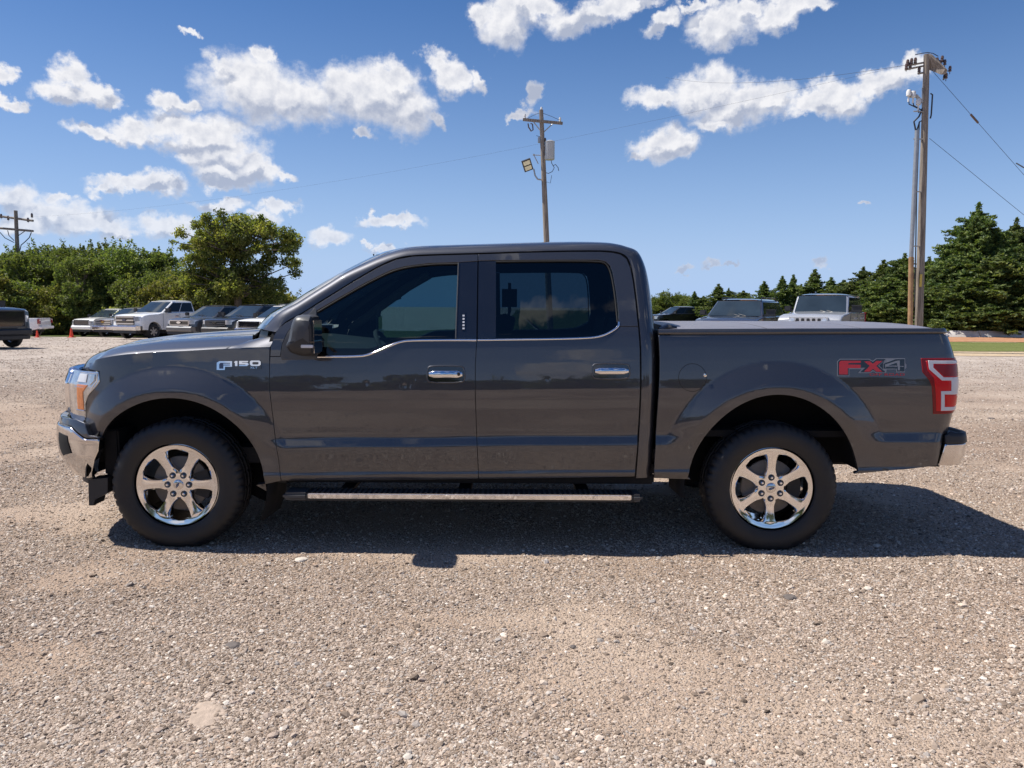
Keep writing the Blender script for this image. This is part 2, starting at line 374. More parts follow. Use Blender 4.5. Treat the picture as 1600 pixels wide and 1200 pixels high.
# ------------------------------------------------------------------ ground, road edge, grass
def ground_z(x, y):
    d = np.interp(y, [0, 18, 40, 52, 62, 90, 400], [0, 0, 0.30, 0.65, 0.72, 0.5, 0.2])
    m = 1 - 0.999 * sstep(-9, 6, np.asarray(x, float) - 0 * y)
    far = 0.45 * sstep(45, 80, y) * sstep(-9, 6, x)
    return -(d * m + far)
def gz(x, y): return float(ground_z(np.array(float(x)), np.array(float(y))))
def ground_material():
    m, T, out = new_mat('gravel_lot')
    geo = T.n('ShaderNodeNewGeometry'); P = geo.outputs['Position']
    b = T.n('ShaderNodeBsdfPrincipled'); b.inputs['Roughness'].default_value = 0.9; b.inputs['Specular IOR Level'].default_value = 0.2
    v1 = T.n('ShaderNodeTexVoronoi', ins={'Scale': 70.0}); T.put(v1.inputs['Vector'], P)
    v2 = T.n('ShaderNodeTexVoronoi', ins={'Scale': 150.0}); T.put(v2.inputs['Vector'], P)
    sepc = T.n('ShaderNodeSeparateColor'); T.put(sepc.inputs[0], v1.outputs['Color'])
    sepd = T.n('ShaderNodeSeparateColor'); T.put(sepd.inputs[0], v2.outputs['Color'])
    big = T.noise(P, 0.42, 5.0, 0.55); mid = T.noise(T.vm('MULTIPLY', P, (0.35, 1.0, 1.0)), 1.7, 5.0, 0.6); fine = T.noise(P, 26.0, 4.0, 0.7)
    stone = T.mix(sepc.outputs[0], (0.20, 0.155, 0.12), (0.50, 0.42, 0.345))
    stone = T.mix(T.mr(sepc.outputs[1], 0.82, 0.98), stone, (0.26, 0.27, 0.29))
    grit = T.mix(sepd.outputs[0], (0.235, 0.185, 0.145), (0.42, 0.34, 0.27))
    base = T.mix(T.mr(sepc.outputs[2], 0.35, 0.75), grit, stone)
    dirt = T.mix(fine, (0.345, 0.275, 0.22), (0.51, 0.43, 0.355))
    at_ = T.n('ShaderNodeAttribute', attribute_name='bare'); bare = at_.outputs['Fac']
    base = T.mix(T.m('MULTIPLY', T.mr(T.m('ADD', bare, T.m('MULTIPLY', T.m('SUBTRACT', fine, .5), .5)), 0.25, 0.8), 0.9), base, dirt)
    base = T.mix(T.mr(big, 0.35, 0.7), T.mix(1.0, base, (0.84, 0.75, 0.69), 'MULTIPLY'), T.mix(1.0, base, (1.10, 1.05, 1.0), 'MULTIPLY'))
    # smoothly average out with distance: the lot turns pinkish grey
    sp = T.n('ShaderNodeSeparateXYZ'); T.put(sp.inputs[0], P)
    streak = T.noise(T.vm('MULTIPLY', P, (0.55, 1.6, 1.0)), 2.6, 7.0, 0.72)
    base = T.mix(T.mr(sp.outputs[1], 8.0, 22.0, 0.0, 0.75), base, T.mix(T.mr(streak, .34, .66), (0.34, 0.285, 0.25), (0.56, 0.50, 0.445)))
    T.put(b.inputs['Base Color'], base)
    h = T.m('ADD', T.m('MULTIPLY', T.m('SUBTRACT', 1.0, v1.outputs['Distance']), 0.55), T.m('MULTIPLY', T.m('SUBTRACT', 1.0, v2.outputs['Distance']), 0.3))
    h = T.m('ADD', h, T.m('MULTIPLY', mid, 1.6)); h = T.m('ADD', h, T.m('MULTIPLY', fine, 0.5))
    bp = T.n('ShaderNodeBump', ins={'Strength': 1.0, 'Distance': 0.016}); T.put(bp.inputs['Height'], h); T.put(b.inputs['Normal'], bp)
    T.put(out.inputs[0], b); return m
M_GROUND = ground_material()
def nbump(x, y):
    """gentle undulation of the lot near the camera"""
    return 0.006 * np.sin(x * 2.1 + 0.7 * y) * np.sin(y * 1.7 - 0.4 * x + 1) + 0.004 * np.sin(x * 5.3 + y * 2.9)
def grid_obj(name, xs, ys, zf, mat):
    X, Y = np.meshgrid(xs, ys); Z = zf(X, Y); nx, ny = len(xs), len(ys)
    v = np.stack([X.ravel(), Y.ravel(), Z.ravel()], 1)
    f = [(j * nx + i, j * nx + i + 1, (j + 1) * nx + i + 1, (j + 1) * nx + i) for j in range(ny - 1) for i in range(nx - 1)]
    return obj(name, mesh(name, v, f), mat)
def dens_axis(lo, near_lo, near_hi, hi, step, growth=1.25):
    a = list(np.arange(near_lo, near_hi, step)); s = step; x = a[-1]
    while x < hi: s *= growth; x += s; a.append(min(x, hi))
    s = step; x = a[0]; pre = []
    while x > lo: s *= growth; x -= s; pre.append(max(x, lo))
    return np.array(sorted(set(pre + a)))
def vnoise(x, y, seed=0):
    """lattice value noise, 0..1"""
    x, y = np.broadcast_arrays(np.asarray(x, float), np.asarray(y, float)); xi, yi = np.floor(x).astype(np.int64), np.floor(y).astype(np.int64); fx, fy = x - xi, y - yi
    def h(a, b): q = np.sin(a * 127.1 + b * 311.7 + seed * 74.7) * 43758.5453; return q - np.floor(q)
    fx, fy = fx * fx * (3 - 2 * fx), fy * fy * (3 - 2 * fy)
    return (h(xi, yi) * (1 - fx) + h(xi + 1, yi) * fx) * (1 - fy) + (h(xi, yi + 1) * (1 - fx) + h(xi + 1, yi + 1) * fx) * fy
def fbm2(x, y, seed=0, o=4): return sum(vnoise(x * 2 ** k, y * 2 ** k, seed + k) * .5 ** k for k in range(o)) / sum(.5 ** k for k in range(o))
def stone_density(x, y):
    """where loose stone lies thick and where the packed dirt is bare"""
    wx = x + 1.4 * fbm2(x * .7, y * .7, 5, 3)
    a = fbm2(wx * .42, y * .75, 1, 4) * .65 + fbm2(wx * 1.7, y * 2.2, 9, 3) * .35
    bare = np.exp(-(((x - 1.75) / .75) ** 2 + ((y - 2.45) / .22) ** 2) * 1.2) * .45 + np.exp(-(((x + .25) / .8) ** 2 + ((y - 3.55) / .22) ** 2)) * .3 + np.exp(-(((x - 2.9) / .7) ** 2 + ((y - 3.95) / .2) ** 2)) * .35 + np.exp(-(((x + 2.4) / .8) ** 2 + ((y - 3.1) / .25) ** 2)) * .28
    return np.clip(sstep(.38, .60, a - bare * .45), .24, 1)
def gfull(x, y):
    near = np.exp(-((np.abs(x) / 9) ** 4 + (np.abs(y - 4) / 9) ** 4))
    return ground_z(x, y) + (nbump(x, y) + .012 * (fbm2(x * 2.2, y * 2.2, 3, 3) - .5)) * near
g = grid_obj('ground', dens_axis(-2500, -8, 8, 2500, 0.08, 1.13), dens_axis(-600, 0, 13, 3500, 0.08, 1.13), gfull, M_GROUND)
_gv = np.empty(len(g.data.vertices) * 3); g.data.vertices.foreach_get('co', _gv); _gv = _gv.reshape(-1, 3)
_ba = g.data.attributes.new('bare', 'FLOAT', 'POINT'); _ba.data.foreach_set('value', (1 - stone_density(_gv[:, 0], _gv[:, 1])).astype(np.float32))
tag(g, kind='structure')

# loose stones lying on the lot: one countless mass, scattered with geometry nodes
def pebble(i):
    rg = random.Random(i); bm = bmesh.new(); bmesh.ops.create_icosphere(bm, subdivisions=1 if i < 8 else 2, radius=1)
    sx, sy, sz = rg.uniform(.75, 1.3), rg.uniform(.7, 1.1), rg.uniform(.45, .75)
    for v in bm.verts:
        k = 1 + rg.uniform(-.24, .24); v.co = Vector((v.co.x * sx * k, v.co.y * sy * k, v.co.z * sz * k))
    me = bpy.data.meshes.new('pebble_shape'); bm.to_mesh(me); bm.free()
    return me
def pebble_mat():
    m, T, out = new_mat('loose_stone')
    oi = T.n('ShaderNodeObjectInfo'); r = oi.outputs['Random']
    ramp = T.n('ShaderNodeValToRGB'); T.put(ramp.inputs[0], r); e = ramp.color_ramp.elements
    cols = [(0.0, (.10, .078, .06)), (.08, (.17, .13, .10)), (.3, (.30, .235, .18)), (.5, (.40, .325, .26)), (.66, (.33, .265, .22)), (.80, (.52, .44, .36)), (.90, (.27, .245, .225)), (.955, (.68, .62, .54)), (1.0, (.44, .31, .22))]
    e[0].position = 0; e[0].color = c4(cols[0][1]); e[1].position = 1; e[1].color = c4(cols[-1][1])
    for p, c in cols[1:-1]: k = e.new(p); k.color = c4(c)
    tc = T.n('ShaderNodeTexCoord'); nz = T.noise(tc.outputs['Object'], 2.2, 3.0, 0.6)
    b = T.n('ShaderNodeBsdfPrincipled'); b.inputs['Roughness'].default_value = 0.8; b.inputs['Specular IOR Level'].default_value = 0.3
    T.put(b.inputs['Base Color'], T.mix(1.0, ramp.outputs[0], T.mix(nz, (.84, .82, .82), (1.28, 1.26, 1.25)), 'MULTIPLY'))
    T.put(out.inputs[0], b); return m
M_PEB = pebble_mat()
def scatter_gravel(N=980000):
    u = RNG.random(N * 2)
    y0, y1, k = 1.7, 44.0, -0.75                                    # density falls off as y^(k-1)
    y = (y0 ** k + u * (y1 ** k - y0 ** k)) ** (1 / k)
    x = (RNG.random(N * 2) * 2 - 1) * (0.72 * y + 3.0)
    keep = RNG.random(N * 2) < stone_density(x, y) * np.clip((0.72 * y + 3.0 - np.abs(x)) / 2.4, 0, 1); x, y = x[keep][:N], y[keep][:N]
    n = len(x)
    s = np.exp(RNG.normal(math.log(0.0034), 0.46, n)) * (1 + 0.06 * (y - 2)); s = np.clip(s, 0.0022, 0.022 + .0008 * y)
    m2 = 170000; x2, y2 = RNG.uniform(-11, 11, m2), RNG.uniform(-5, 13, m2); out2 = (np.abs(x2) > .72 * y2 + 1.6) | (y2 < 1.7); out2 &= RNG.random(m2) < stone_density(x2, y2) * np.clip(1.3 - np.maximum(np.abs(x2) / 11, np.abs(y2 - 4) / 9), 0, 1)
    x, y = np.r_[x, x2[out2]], np.r_[y, y2[out2]]; s = np.r_[s, np.exp(RNG.normal(math.log(.0052), .42, int(out2.sum())))]; n = len(x)
    z = gfull(x, y) + s * 0.12
    me = bpy.data.meshes.new('gravel'); me.vertices.add(n); me.vertices.foreach_set('co', np.stack([x, y, z], 1).astype(np.float32).ravel())
    a = me.attributes.new('size', 'FLOAT', 'POINT'); a.data.foreach_set('value', s.astype(np.float32))
    a = me.attributes.new('turn', 'FLOAT_VECTOR', 'POINT')
    a.data.foreach_set('vector', np.stack([RNG.normal(0, .3, n), RNG.normal(0, .3, n), RNG.random(n) * 6.283], 1).astype(np.float32).ravel())
    me.update(); o = obj('gravel', me)
    src = bpy.data.collections.new('pebble_shapes')
    for i in range(10):
        pm = pebble(i); pm.materials.append(M_PEB); po = bpy.data.objects.new('pebble', pm); src.objects.link(po)
    ng = bpy.data.node_groups.new('scatter', 'GeometryNodeTree')
    ng.interface.new_socket('Geometry', in_out='INPUT', socket_type='NodeSocketGeometry'); ng.interface.new_socket('Geometry', in_out='OUTPUT', socket_type='NodeSocketGeometry')
    nn = ng.nodes; L = ng.links.new
    gi, go = nn.new('NodeGroupInput'), nn.new('NodeGroupOutput'); ci = nn.new('GeometryNodeCollectionInfo'); ci.inputs[0].default_value = src; ci.inputs[1].default_value = True; ci.inputs[2].default_value = True
    iop = nn.new('GeometryNodeInstanceOnPoints'); iop.inputs['Pick Instance'].default_value = True
    na = nn.new('GeometryNodeInputNamedAttribute'); na.data_type = 'FLOAT'; na.inputs[0].default_value = 'size'
    nb = nn.new('GeometryNodeInputNamedAttribute'); nb.data_type = 'FLOAT_VECTOR'; nb.inputs[0].default_value = 'turn'
    er = nn.new('FunctionNodeEulerToRotation')
    L(gi.outputs[0], iop.inputs['Points']); L(ci.outputs[0], iop.inputs['Instance']); L(na.outputs[0], iop.inputs['Scale']); L(nb.outputs[0], er.inputs[0]); L(er.outputs[0], iop.inputs['Rotation']); L(iop.outputs[0], go.inputs[0])
    md = o.modifiers.new('scatter', 'NODES'); md.node_group = ng
    tag(o, 'loose pale gravel scattered over the parking lot', 'gravel', kind='stuff')
scatter_gravel()

# the verge on the right: bare sand edge, mown grass, red soil, pale kerb
def verge_mat(name, a, b_, sc=8.0, bump=0.02):
    m, T, out = new_mat(name); geo = T.n('ShaderNodeNewGeometry'); P = geo.outputs['Position']
    b = T.n('ShaderNodeBsdfPrincipled'); b.inputs['Roughness'].default_value = 0.95; b.inputs['Specular IOR Level'].default_value = 0.1
    n1 = T.noise(P, sc, 6.0, 0.7); n2 = T.noise(T.vm('MULTIPLY', P, (.3, 1, 1)), 0.8, 4.0, 0.6)
    c = T.mix(T.mr(n1, 0.3, 0.7), a, b_); c = T.mix(T.mr(n2, .3, .7), T.mix(1.0, c, (.8, .8, .8), 'MULTIPLY'), c)
    T.put(b.inputs['Base Color'], c)
    bp = T.n('ShaderNodeBump', ins={'Strength': 1.0, 'Distance': bump}); T.put(bp.inputs['Height'], n1); T.put(b.inputs['Normal'], bp)
    T.put(out.inputs[0], b); return m
M_GRASS = verge_mat('mown_grass', (.095, .12, .035), (.23, .25, .085), 14.0, 0.05)
M_SAND = verge_mat('sand_edge', (.42, .31, .19), (.56, .45, .32), 5.0)
M_SOIL = verge_mat('red_soil', (.36, .17, .085), (.50, .28, .17), 5.0)
M_TURF = verge_mat('rough_grass', (.045, .07, .02), (.14, .16, .05), 3.0, 0.1)
M_CONC = verge_mat('pale_concrete', (.60, .55, .48), (.80, .77, .72), 1.0, 0.005)
def strip(name, ya, yb, x0, x1, mat, lift, wob=0.25):
    xs = np.linspace(x0, x1, 90); v = []
    for i, x in enumerate(xs):
        w0 = wob * math.sin(x * 1.3 + ya) * math.sin(x * .37); w1 = wob * math.sin(x * 1.1 + yb * 2) * math.sin(x * .41 + 1)
        for y in (ya(x) + w0 if callable(ya) else ya + w0, yb + w1): v.append((x, y, gz(x, y) + lift))
    n = len(xs)
    return tag(obj(name, mesh(name, v, [(2 * i, 2 * i + 2, 2 * i + 3, 2 * i + 1) for i in range(n - 1)]), mat), kind='structure')
strip('sand_path', 25.0, 46.5, 8, 95, M_SAND, 0.010, 0.3)
strip('grass_verge', 27.6, 35.5, 8, 95, M_GRASS, 0.022, 0.25)
strip('soil_bank', 35.8, 42.0, 8, 95, M_SOIL, 0.024, 0.3)
strip('grass_field', 46.0, 520.0, 2, 420, M_TURF, 0.030, 0.4)
def field_left():
    xs = np.linspace(-420, 2, 120); v = []
    for x in xs:
        y0 = 50.0 + 0.10 * abs(x + 22) + 0.4 * math.sin(x * .9)
        for y in (y0, y0 + 4, y0 + 15, 520): v.append((x, y, gz(x, y) + 0.02))
    f = [(4 * i + j, 4 * i + 4 + j, 4 * i + 5 + j, 4 * i + 1 + j) for i in range(len(xs) - 1) for j in range(3)]
    tag(obj('grass_field', mesh('grass_field', v, f), M_TURF), kind='structure')
field_left()
def kerb():
    mb = MB(); y = 42.3
    for i in range(28):
        x0 = 20.5 + i * 2.5
        h = 0.36 + 0.012 * math.sin(i * 3.3); mb.prism([(y - .42, -.05), (y - .38, .06), (y - .12, h), (y + .14, h), (y + .2, -.05)], x0, x0 + 2.46, 'x')
    tag(mb.obj('kerb', M_CONC), 'low whitish kerb wall beyond the grass at right', 'kerb')
kerb()
def tufts():
    """weeds at the foot of the left-hand trees"""
    v, f = [], []
    for i in range(9000):
        x = random.uniform(-50, -8); y = 50.5 + 0.1 * abs(x + 22) + random.random() ** 1.5 * 7; z = gz(x, y)
        h = random.uniform(.25, .9); a = random.uniform(0, 6.28); w = random.uniform(.04, .12); k = len(v)
        dx, dy = math.cos(a) * w, math.sin(a) * w; lx, ly = random.uniform(-.3, .3) * h, random.uniform(-.3, .3) * h
        v += [(x - dx, y - dy, z), (x + dx, y + dy, z), (x + lx, y + ly, z + h)]; f.append((k, k + 1, k + 2))
    tag(obj('weeds', mesh('weeds', v, f, smooth=False), M_TURF), 'tall green weeds growing below the left treeline', 'weeds', kind='stuff')
# ================================================================== the grey pickup truck
YC = 5.63
WX_F, WX_R, WZ, WR = -2.0716, 1.6145, 0.390, 0.403
TRUCK = empty('pickup_truck', (0, YC, 0))
tag(TRUCK, 'dark metallic grey crew-cab pickup parked broadside across the gravel in front', 'pickup truck')

def plan_curve(front, rear, step=0.01):
    x0, a, b, n = front; x1, ra, rb, m = rear
    P = [(x0 - a * math.cos(t) ** (2 / n), b * math.sin(t) ** (2 / n)) for t in np.linspace(0.0, math.pi / 2, 400)]
    P += [(x, b) for x in np.arange(x0 + .02, x1, .05)]
    P += [(x1 + ra * math.sin(t) ** (2 / m), (b - rb) + rb * math.cos(t) ** (2 / m)) for t in np.linspace(0, math.pi / 2, 80)]
    P += [(x1 + ra + 0.02 * (1 - s / (b - rb)), s) for s in np.linspace(b - rb - .03, 0, 40)]
    P = np.array(P); d = np.r_[0, np.cumsum(np.hypot(*np.diff(P, axis=0).T))]
    keep = np.r_[True, np.diff(d) > 1e-6]; P, d = P[keep], d[keep]
    uu = np.arange(0, d[-1], step); Q = np.stack([np.interp(uu, d, P[:, 0]), np.interp(uu, d, P[:, 1])], 1)
    k = np.argmax(Q[:, 0] > 0) - 1; u0 = uu[k] + (0 - Q[k, 0])        # u = x along the straight flank
    T = np.gradient(Q, axis=0); T /= np.linalg.norm(T, axis=1)[:, None]
    ker = np.ones(9) / 9; Tp = np.stack([np.convolve(np.pad(T[:, i], 4, 'edge'), ker, 'valid') for i in (0, 1)], 1)
    return uu - u0, Q, np.stack([-Tp[:, 1], Tp[:, 0]], 1)
class Surf:
    def __init__(s, plan, off, shear=None):
        s.U, s.Q, s.N = plan; s.off = off; s.shear = shear
    def pos(s, u, z):
        u = np.asarray(u, float); z = np.asarray(z, float)
        x = np.interp(u, s.U, s.Q[:, 0]); y = np.interp(u, s.U, s.Q[:, 1]); nx = np.interp(u, s.U, s.N[:, 0]); ny = np.interp(u, s.U, s.N[:, 1])
        o = s.off(u, z); X = x + nx * o; S = y + ny * o
        if s.shear is not None: X = X + s.shear(u, z)
        return X, S, z
    def pt(s, u, z, lift=0.0):
        """truck-local point of the near flank (y = -s)"""
        X, S, Z = s.pos(u, z); P = np.stack([X, -S, Z + 0 * X], -1)
        if np.any(lift): P = P + s.nrm(u, z) * np.asarray(lift)[..., None]
        return P
    def nrm(s, u, z, e=0.003):
        u = np.asarray(u, float); z = np.asarray(z, float)
        def f(a, b):
            X, S, Z = s.pos(a, b); return np.stack([X, -S, Z + 0 * X], -1)
        du = f(u + e, z) - f(u - e, z); dz = f(u, z + e) - f(u, z - e)
        n = np.cross(du, dz); return n / np.linalg.norm(n, axis=-1, keepdims=True)
    def solve(s, px, py, u=None, z=None):
        if u is None: u = (px - 800) / FPX * 4.68
        if z is None: z = 1.5 - (py - 480) * .00388
        for _ in range(14):
            def F(a, b):
                X, S, Z = s.pos(a, b); return np.array(proj((float(X), YC - float(S), float(Z))))
            f0 = F(u, z); J = np.stack([(F(u + 1e-3, z) - f0) / 1e-3, (F(u, z + 1e-3) - f0) / 1e-3], 1)
            try: d = np.linalg.solve(J, np.array([px, py]) - f0)
            except Exception: break
            d = np.clip(d, -.15, .15); u += d[0]; z += d[1]
            if abs(d).max() < 1e-5: break
        return (float(u), float(z))
def L(*pts): return [tuple(p) for p in pts]

ZT = np.array([[.30, .925], [.40, .945], [.45, .966], [.474, .9745], [.482, .9745], [.498, .9685], [.54, .9685], [.60, .9675], [.66, .967], [.735, .966], [.80, .969], [.88, .9725], [.94, .9735], [1.0, .9725], [1.05, .969], [1.10, .964], [1.17, .9555], [1.25, .944], [1.315, .932], [1.345, .924], [1.9, .716], [2.2, .60]])
_zz = np.arange(.25, 2.2, .002); _ss = np.interp(_zz, ZT[:, 0], ZT[:, 1]); _k = np.exp(-np.linspace(-2.5, 2.5, 17) ** 2); _k /= _k.sum()
_ss = np.convolve(np.pad(_ss, 8, 'edge'), _k, 'valid')
BT = np.array([[.2, 0], [.50, 0.0], [.56, .007], [.62, .0135], [.655, .0155], [.71, 0.0], [2.2, 0]])
_bb = np.interp(_zz, BT[:, 0], BT[:, 1]); _kb = np.exp(-np.linspace(-2.2, 2.2, 9) ** 2); _kb /= _kb.sum(); _bb = np.convolve(np.pad(_bb, 4, 'edge'), _kb, 'valid')
DENTS = [(-.885, 1.035, .022), (-.655, 1.02, .025), (-.60, 1.055, .012), (.215, 1.06, .016)]
def r_arch(u, z):
    rf = np.hypot(u - WX_F, z - WZ); rr = np.hypot(u - WX_R, (z - WZ) / 1.075)
    return rf / 1.0, rr / 1.0
def flare(u, z):
    rf, rr = r_arch(u, z)
    def pr(r, a, b):
        return .040 * (1 - np.clip((r - a) / (b - a), 0, 1))
    def soft(r, a, b, w=.008): return (pr(r - w, a, b) + pr(r, a, b) + pr(r + w, a, b) + pr(r - w * .5, a, b) + pr(r + w * .5, a, b)) / 5
    k = .12 + .88 * sstep(.56, .86, z)
    return np.maximum(soft(rf, .602, .735), soft(rr, .602, .733)) * k
def body_off(u, z):
    u = np.asarray(u, float); z = np.asarray(z, float); zr = z - .0147 * u
    o = np.interp(zr, _zz, _ss) - .975
    rf, rr = r_arch(u, z)
    bw = sstep(.60, .74, rf) * sstep(.60, .76, rr) * sstep(-1.6, -1.5, u) * (1 - sstep(2.62, 2.72, u))
    o = o + np.interp(zr, _zz, _bb) * bw + flare(u, z)
    for (a, b, r) in DENTS: o = o - .0013 * np.exp(-((u - a) ** 2 + (z - b) ** 2) / (r * .55) ** 2)
    o = o - .018 * np.clip((-1.2 - u) / 1.0, 0, 1) ** 2
    return o
def body_shear(u, z):
    w = sstep(2.38, 2.67, u) * (u > 0); t = np.interp(z, [.40, .5, .70, .85, 1.05, 1.22, 1.33, 1.42], [-.06, -.05, -.035, -.012, 0, -.006, -.03, -.05])
    wf = sstep(-2.55, -2.75, u); tf = np.interp(z, [.6, .75, 1.0, 1.1, 1.2], [0.02, .01, 0, .03, .12])
    return w * t + wf * tf
BODY = Surf(plan_curve((-2.30, .735, .975, 2.5), (2.63, .13, .14, 2.2)), body_off, body_shear)

# ---- panels cut out of a surface: gapped, round-edged, with returned flanges
def seg_dist(P, poly):
    A = np.asarray(poly); B = np.roll(A, -1, 0); d = np.full(len(P), 1e9)
    for a, b in zip(A, B):
        ab = b - a; L2 = (ab ** 2).sum() + 1e-15; t = np.clip(((P - a) @ ab) / L2, 0, 1)
        d = np.minimum(d, np.hypot(*(P - a - t[:, None] * ab).T))
    return d
def inside(P, poly):
    A = np.asarray(poly); B = np.roll(A, -1, 0); c = np.zeros(len(P), bool); x, y = P[:, 0], P[:, 1]
    for (ax, ay), (bx, by) in zip(A, B):
        if ay == by: continue
        m = ((ay > y) != (by > y)) & (x < (bx - ax) * (y - ay) / (by - ay) + ax); c ^= m
    return c
def area(poly): A = np.asarray(poly); B = np.roll(A, -1, 0); return .5 * np.sum(A[:, 0] * B[:, 1] - B[:, 0] * A[:, 1])
def resample(poly, step, closed=True, smooth=0):
    A = [np.array(p, float) for p in poly]; out = []; n = len(A)
    for i in range(n if closed else n - 1):
        a, b = A[i], A[(i + 1) % n]; k = max(1, int(np.linalg.norm(b - a) / step)); out += [a + (b - a) * j / k for j in range(k)]
    if not closed: out.append(A[-1])
    return np.array(out)
def chaikin(P, n=2, closed=False, keep=()):
    P = [np.array(p, float) for p in P]
    for _ in range(n):
        Q = []
        if not closed: Q.append(P[0])
        m = len(P)
        for i in range(m if closed else m - 1):
            a, b = P[i], P[(i + 1) % m]; Q += [a * .75 + b * .25, a * .25 + b * .75]
        if not closed: Q.append(P[-1])
        P = Q
    return [tuple(p) for p in P]
def inset_poly(P, d):
    P = np.asarray(P); n = len(P); prv, nxt = np.roll(P, 1, 0), np.roll(P, -1, 0)
    e1 = P - prv; e2 = nxt - P; e1 /= np.linalg.norm(e1, axis=1)[:, None] + 1e-12; e2 /= np.linalg.norm(e2, axis=1)[:, None] + 1e-12
    n1 = np.stack([-e1[:, 1], e1[:, 0]], 1); n2 = np.stack([-e2[:, 1], e2[:, 0]], 1); m = n1 + n2
    L2 = (m ** 2).sum(1); m = m / np.maximum(L2, .6)[:, None] * 2 * .5 * 2 / 2
    return P + m * d * 1.0
def panel(name, surf, poly, mat, parent=TRUCK, gap=.0022, edge=.0045, depth=.0045, flange=.022, grid=.014, lift=0.0, mirror=True, step=.012):
    A = resample(poly, step)
    if area(A) < 0: A = A[::-1]
    A = inset_poly(A, gap); n = len(A); ks = [0.0, .3, .65, 1.0] if depth > 0 else [0.0, 1.0]
    rings = [inset_poly(A, edge * k) if k else A for k in ks]; last = rings[-1]
    lo, hi = A.min(0), A.max(0)
    gx, gy = np.meshgrid(np.arange(lo[0], hi[0], grid), np.arange(lo[1], hi[1], grid)); gx[1::2] += grid / 2
    G = np.stack([gx.ravel(), gy.ravel()], 1)
    G = G[inside(G, last)]; G = G[seg_dist(G, last) > grid * .45] if len(G) else G
    V = np.concatenate([last, G]) if len(G) else last
    res = delaunay_2d_cdt([Vector((float(a), float(b))) for a, b in V], [(i, (i + 1) % n) for i in range(n)], [], 1, 1e-6)
    W2 = np.array([tuple(v) for v in res[0]]); mp = {}
    for j, ov in enumerate(res[3]):
        for q in ov:
            if q < n: mp[q] = j
    base = n * (len(rings) - 1)
    V2 = np.concatenate(rings[:-1] + [W2]); F = [tuple(base + i for i in f) for f in res[2]]
    def rid(k, i): return k * n + i if k < len(rings) - 1 else base + mp.get(i, 0)
    for k in range(len(rings) - 1):
        for i in range(n):
            j = (i + 1) % n; f = (rid(k, i), rid(k, j), rid(k + 1, j), rid(k + 1, i))
            if len(set(f)) == 4: F.append(f)
    tt_ = np.concatenate([np.full(n, 1 - k) for k in ks[:-1]] + [np.zeros(len(W2))])
    dep = depth * tt_ ** 2; u, z = V2[:, 0], V2[:, 1]; P = surf.pt(u, z, lift - dep); Nn = surf.nrm(u, z)
    tp = np.roll(A, -1, 0) - np.roll(A, 1, 0); tp /= np.linalg.norm(tp, axis=1)[:, None] + 1e-12; outd = np.stack([tp[:, 1], -tp[:, 0]], 1)
    dirs = np.concatenate([outd] * (len(rings) - 1) + [np.zeros((len(W2), 2))])
    e = .003; tu = surf.pt(u + e, z) - surf.pt(u - e, z); tz = surf.pt(u, z + e) - surf.pt(u, z - e)
    tu /= np.linalg.norm(tu, axis=1)[:, None]; tz /= np.linalg.norm(tz, axis=1)[:, None]
    if depth > 0: Nn = Nn + (tu * dirs[:, :1] + tz * dirs[:, 1:]) * (tt_ * 1.5 * depth / edge)[:, None]
    Nn /= np.linalg.norm(Nn, axis=1)[:, None]
    def fnorm(f): return np.cross(P[f[1]] - P[f[0]], P[f[2]] - P[f[0]])
    F = [f if fnorm(f) @ Nn[f[0]] > 0 else f[::-1] for f in F]
    Vs = [tuple(p) for p in P]; Ns = [tuple(p) for p in Nn]
    if flange > 0:                                                   # side returns
        k0 = len(Vs); nb = surf.nrm(A[:, 0], A[:, 1]); sd = tu[:n] * outd[:, :1] + tz[:n] * outd[:, 1:]
        Vs += [tuple(p) for p in P[:n]] + [tuple(p) for p in P[:n] - nb * flange]; Ns += [tuple(p) for p in sd] * 2
        for i in range(n): j = (i + 1) % n; F.append((k0 + j, k0 + i, k0 + n + i, k0 + n + j))
    o = obj(name, mesh(name, Vs, F, normals=Ns), mat, parent)
    if mirror: mirror_of(o, parent)
    return o
def mirror_of(o, parent=TRUCK):
    """the same part on the far flank"""
    c = o.copy(); COL.objects.link(c); c.parent = parent; c.scale = (1, -1, 1)
    return c
def pxpoly(surf, pts): return [surf.solve(*p) for p in pts]
def ribbon(name, surf, line, width, mat, parent=TRUCK, lift=.004, depth=.006, smooth=2, mirror=True, crown=.35):
    """a moulding of rounded section along a line given in (u, z)"""
    Ln = resample(chaikin(line, smooth), .02, closed=False); n = len(Ln); T = np.gradient(Ln, axis=0); T /= np.linalg.norm(T, axis=1)[:, None] + 1e-12
    Nn = np.stack([-T[:, 1], T[:, 0]], 1); V = []; prof = [(-.5, -depth), (-.5, 0), (-.34, crown * width * .7), (0, crown * width), (.34, crown * width * .7), (.5, 0), (.5, -depth)]
    for (w, h) in prof:
        q = Ln + Nn * w * width; V.append(surf.pt(q[:, 0], q[:, 1], np.full(n, lift + h)))
    k = len(prof); V = np.concatenate(V); F = [(j * n + i, j * n + i + 1, (j + 1) * n + i + 1, (j + 1) * n + i) for j in range(k - 1) for i in range(n - 1)]
    F += [tuple(j * n for j in range(k)), tuple(j * n + n - 1 for j in range(k))[::-1]]
    mb = MB(); mb.add([tuple(p) for p in V], F); o = mb.obj(name, mat, parent, angle=50)
    if mirror: mirror_of(o, parent)
    return o
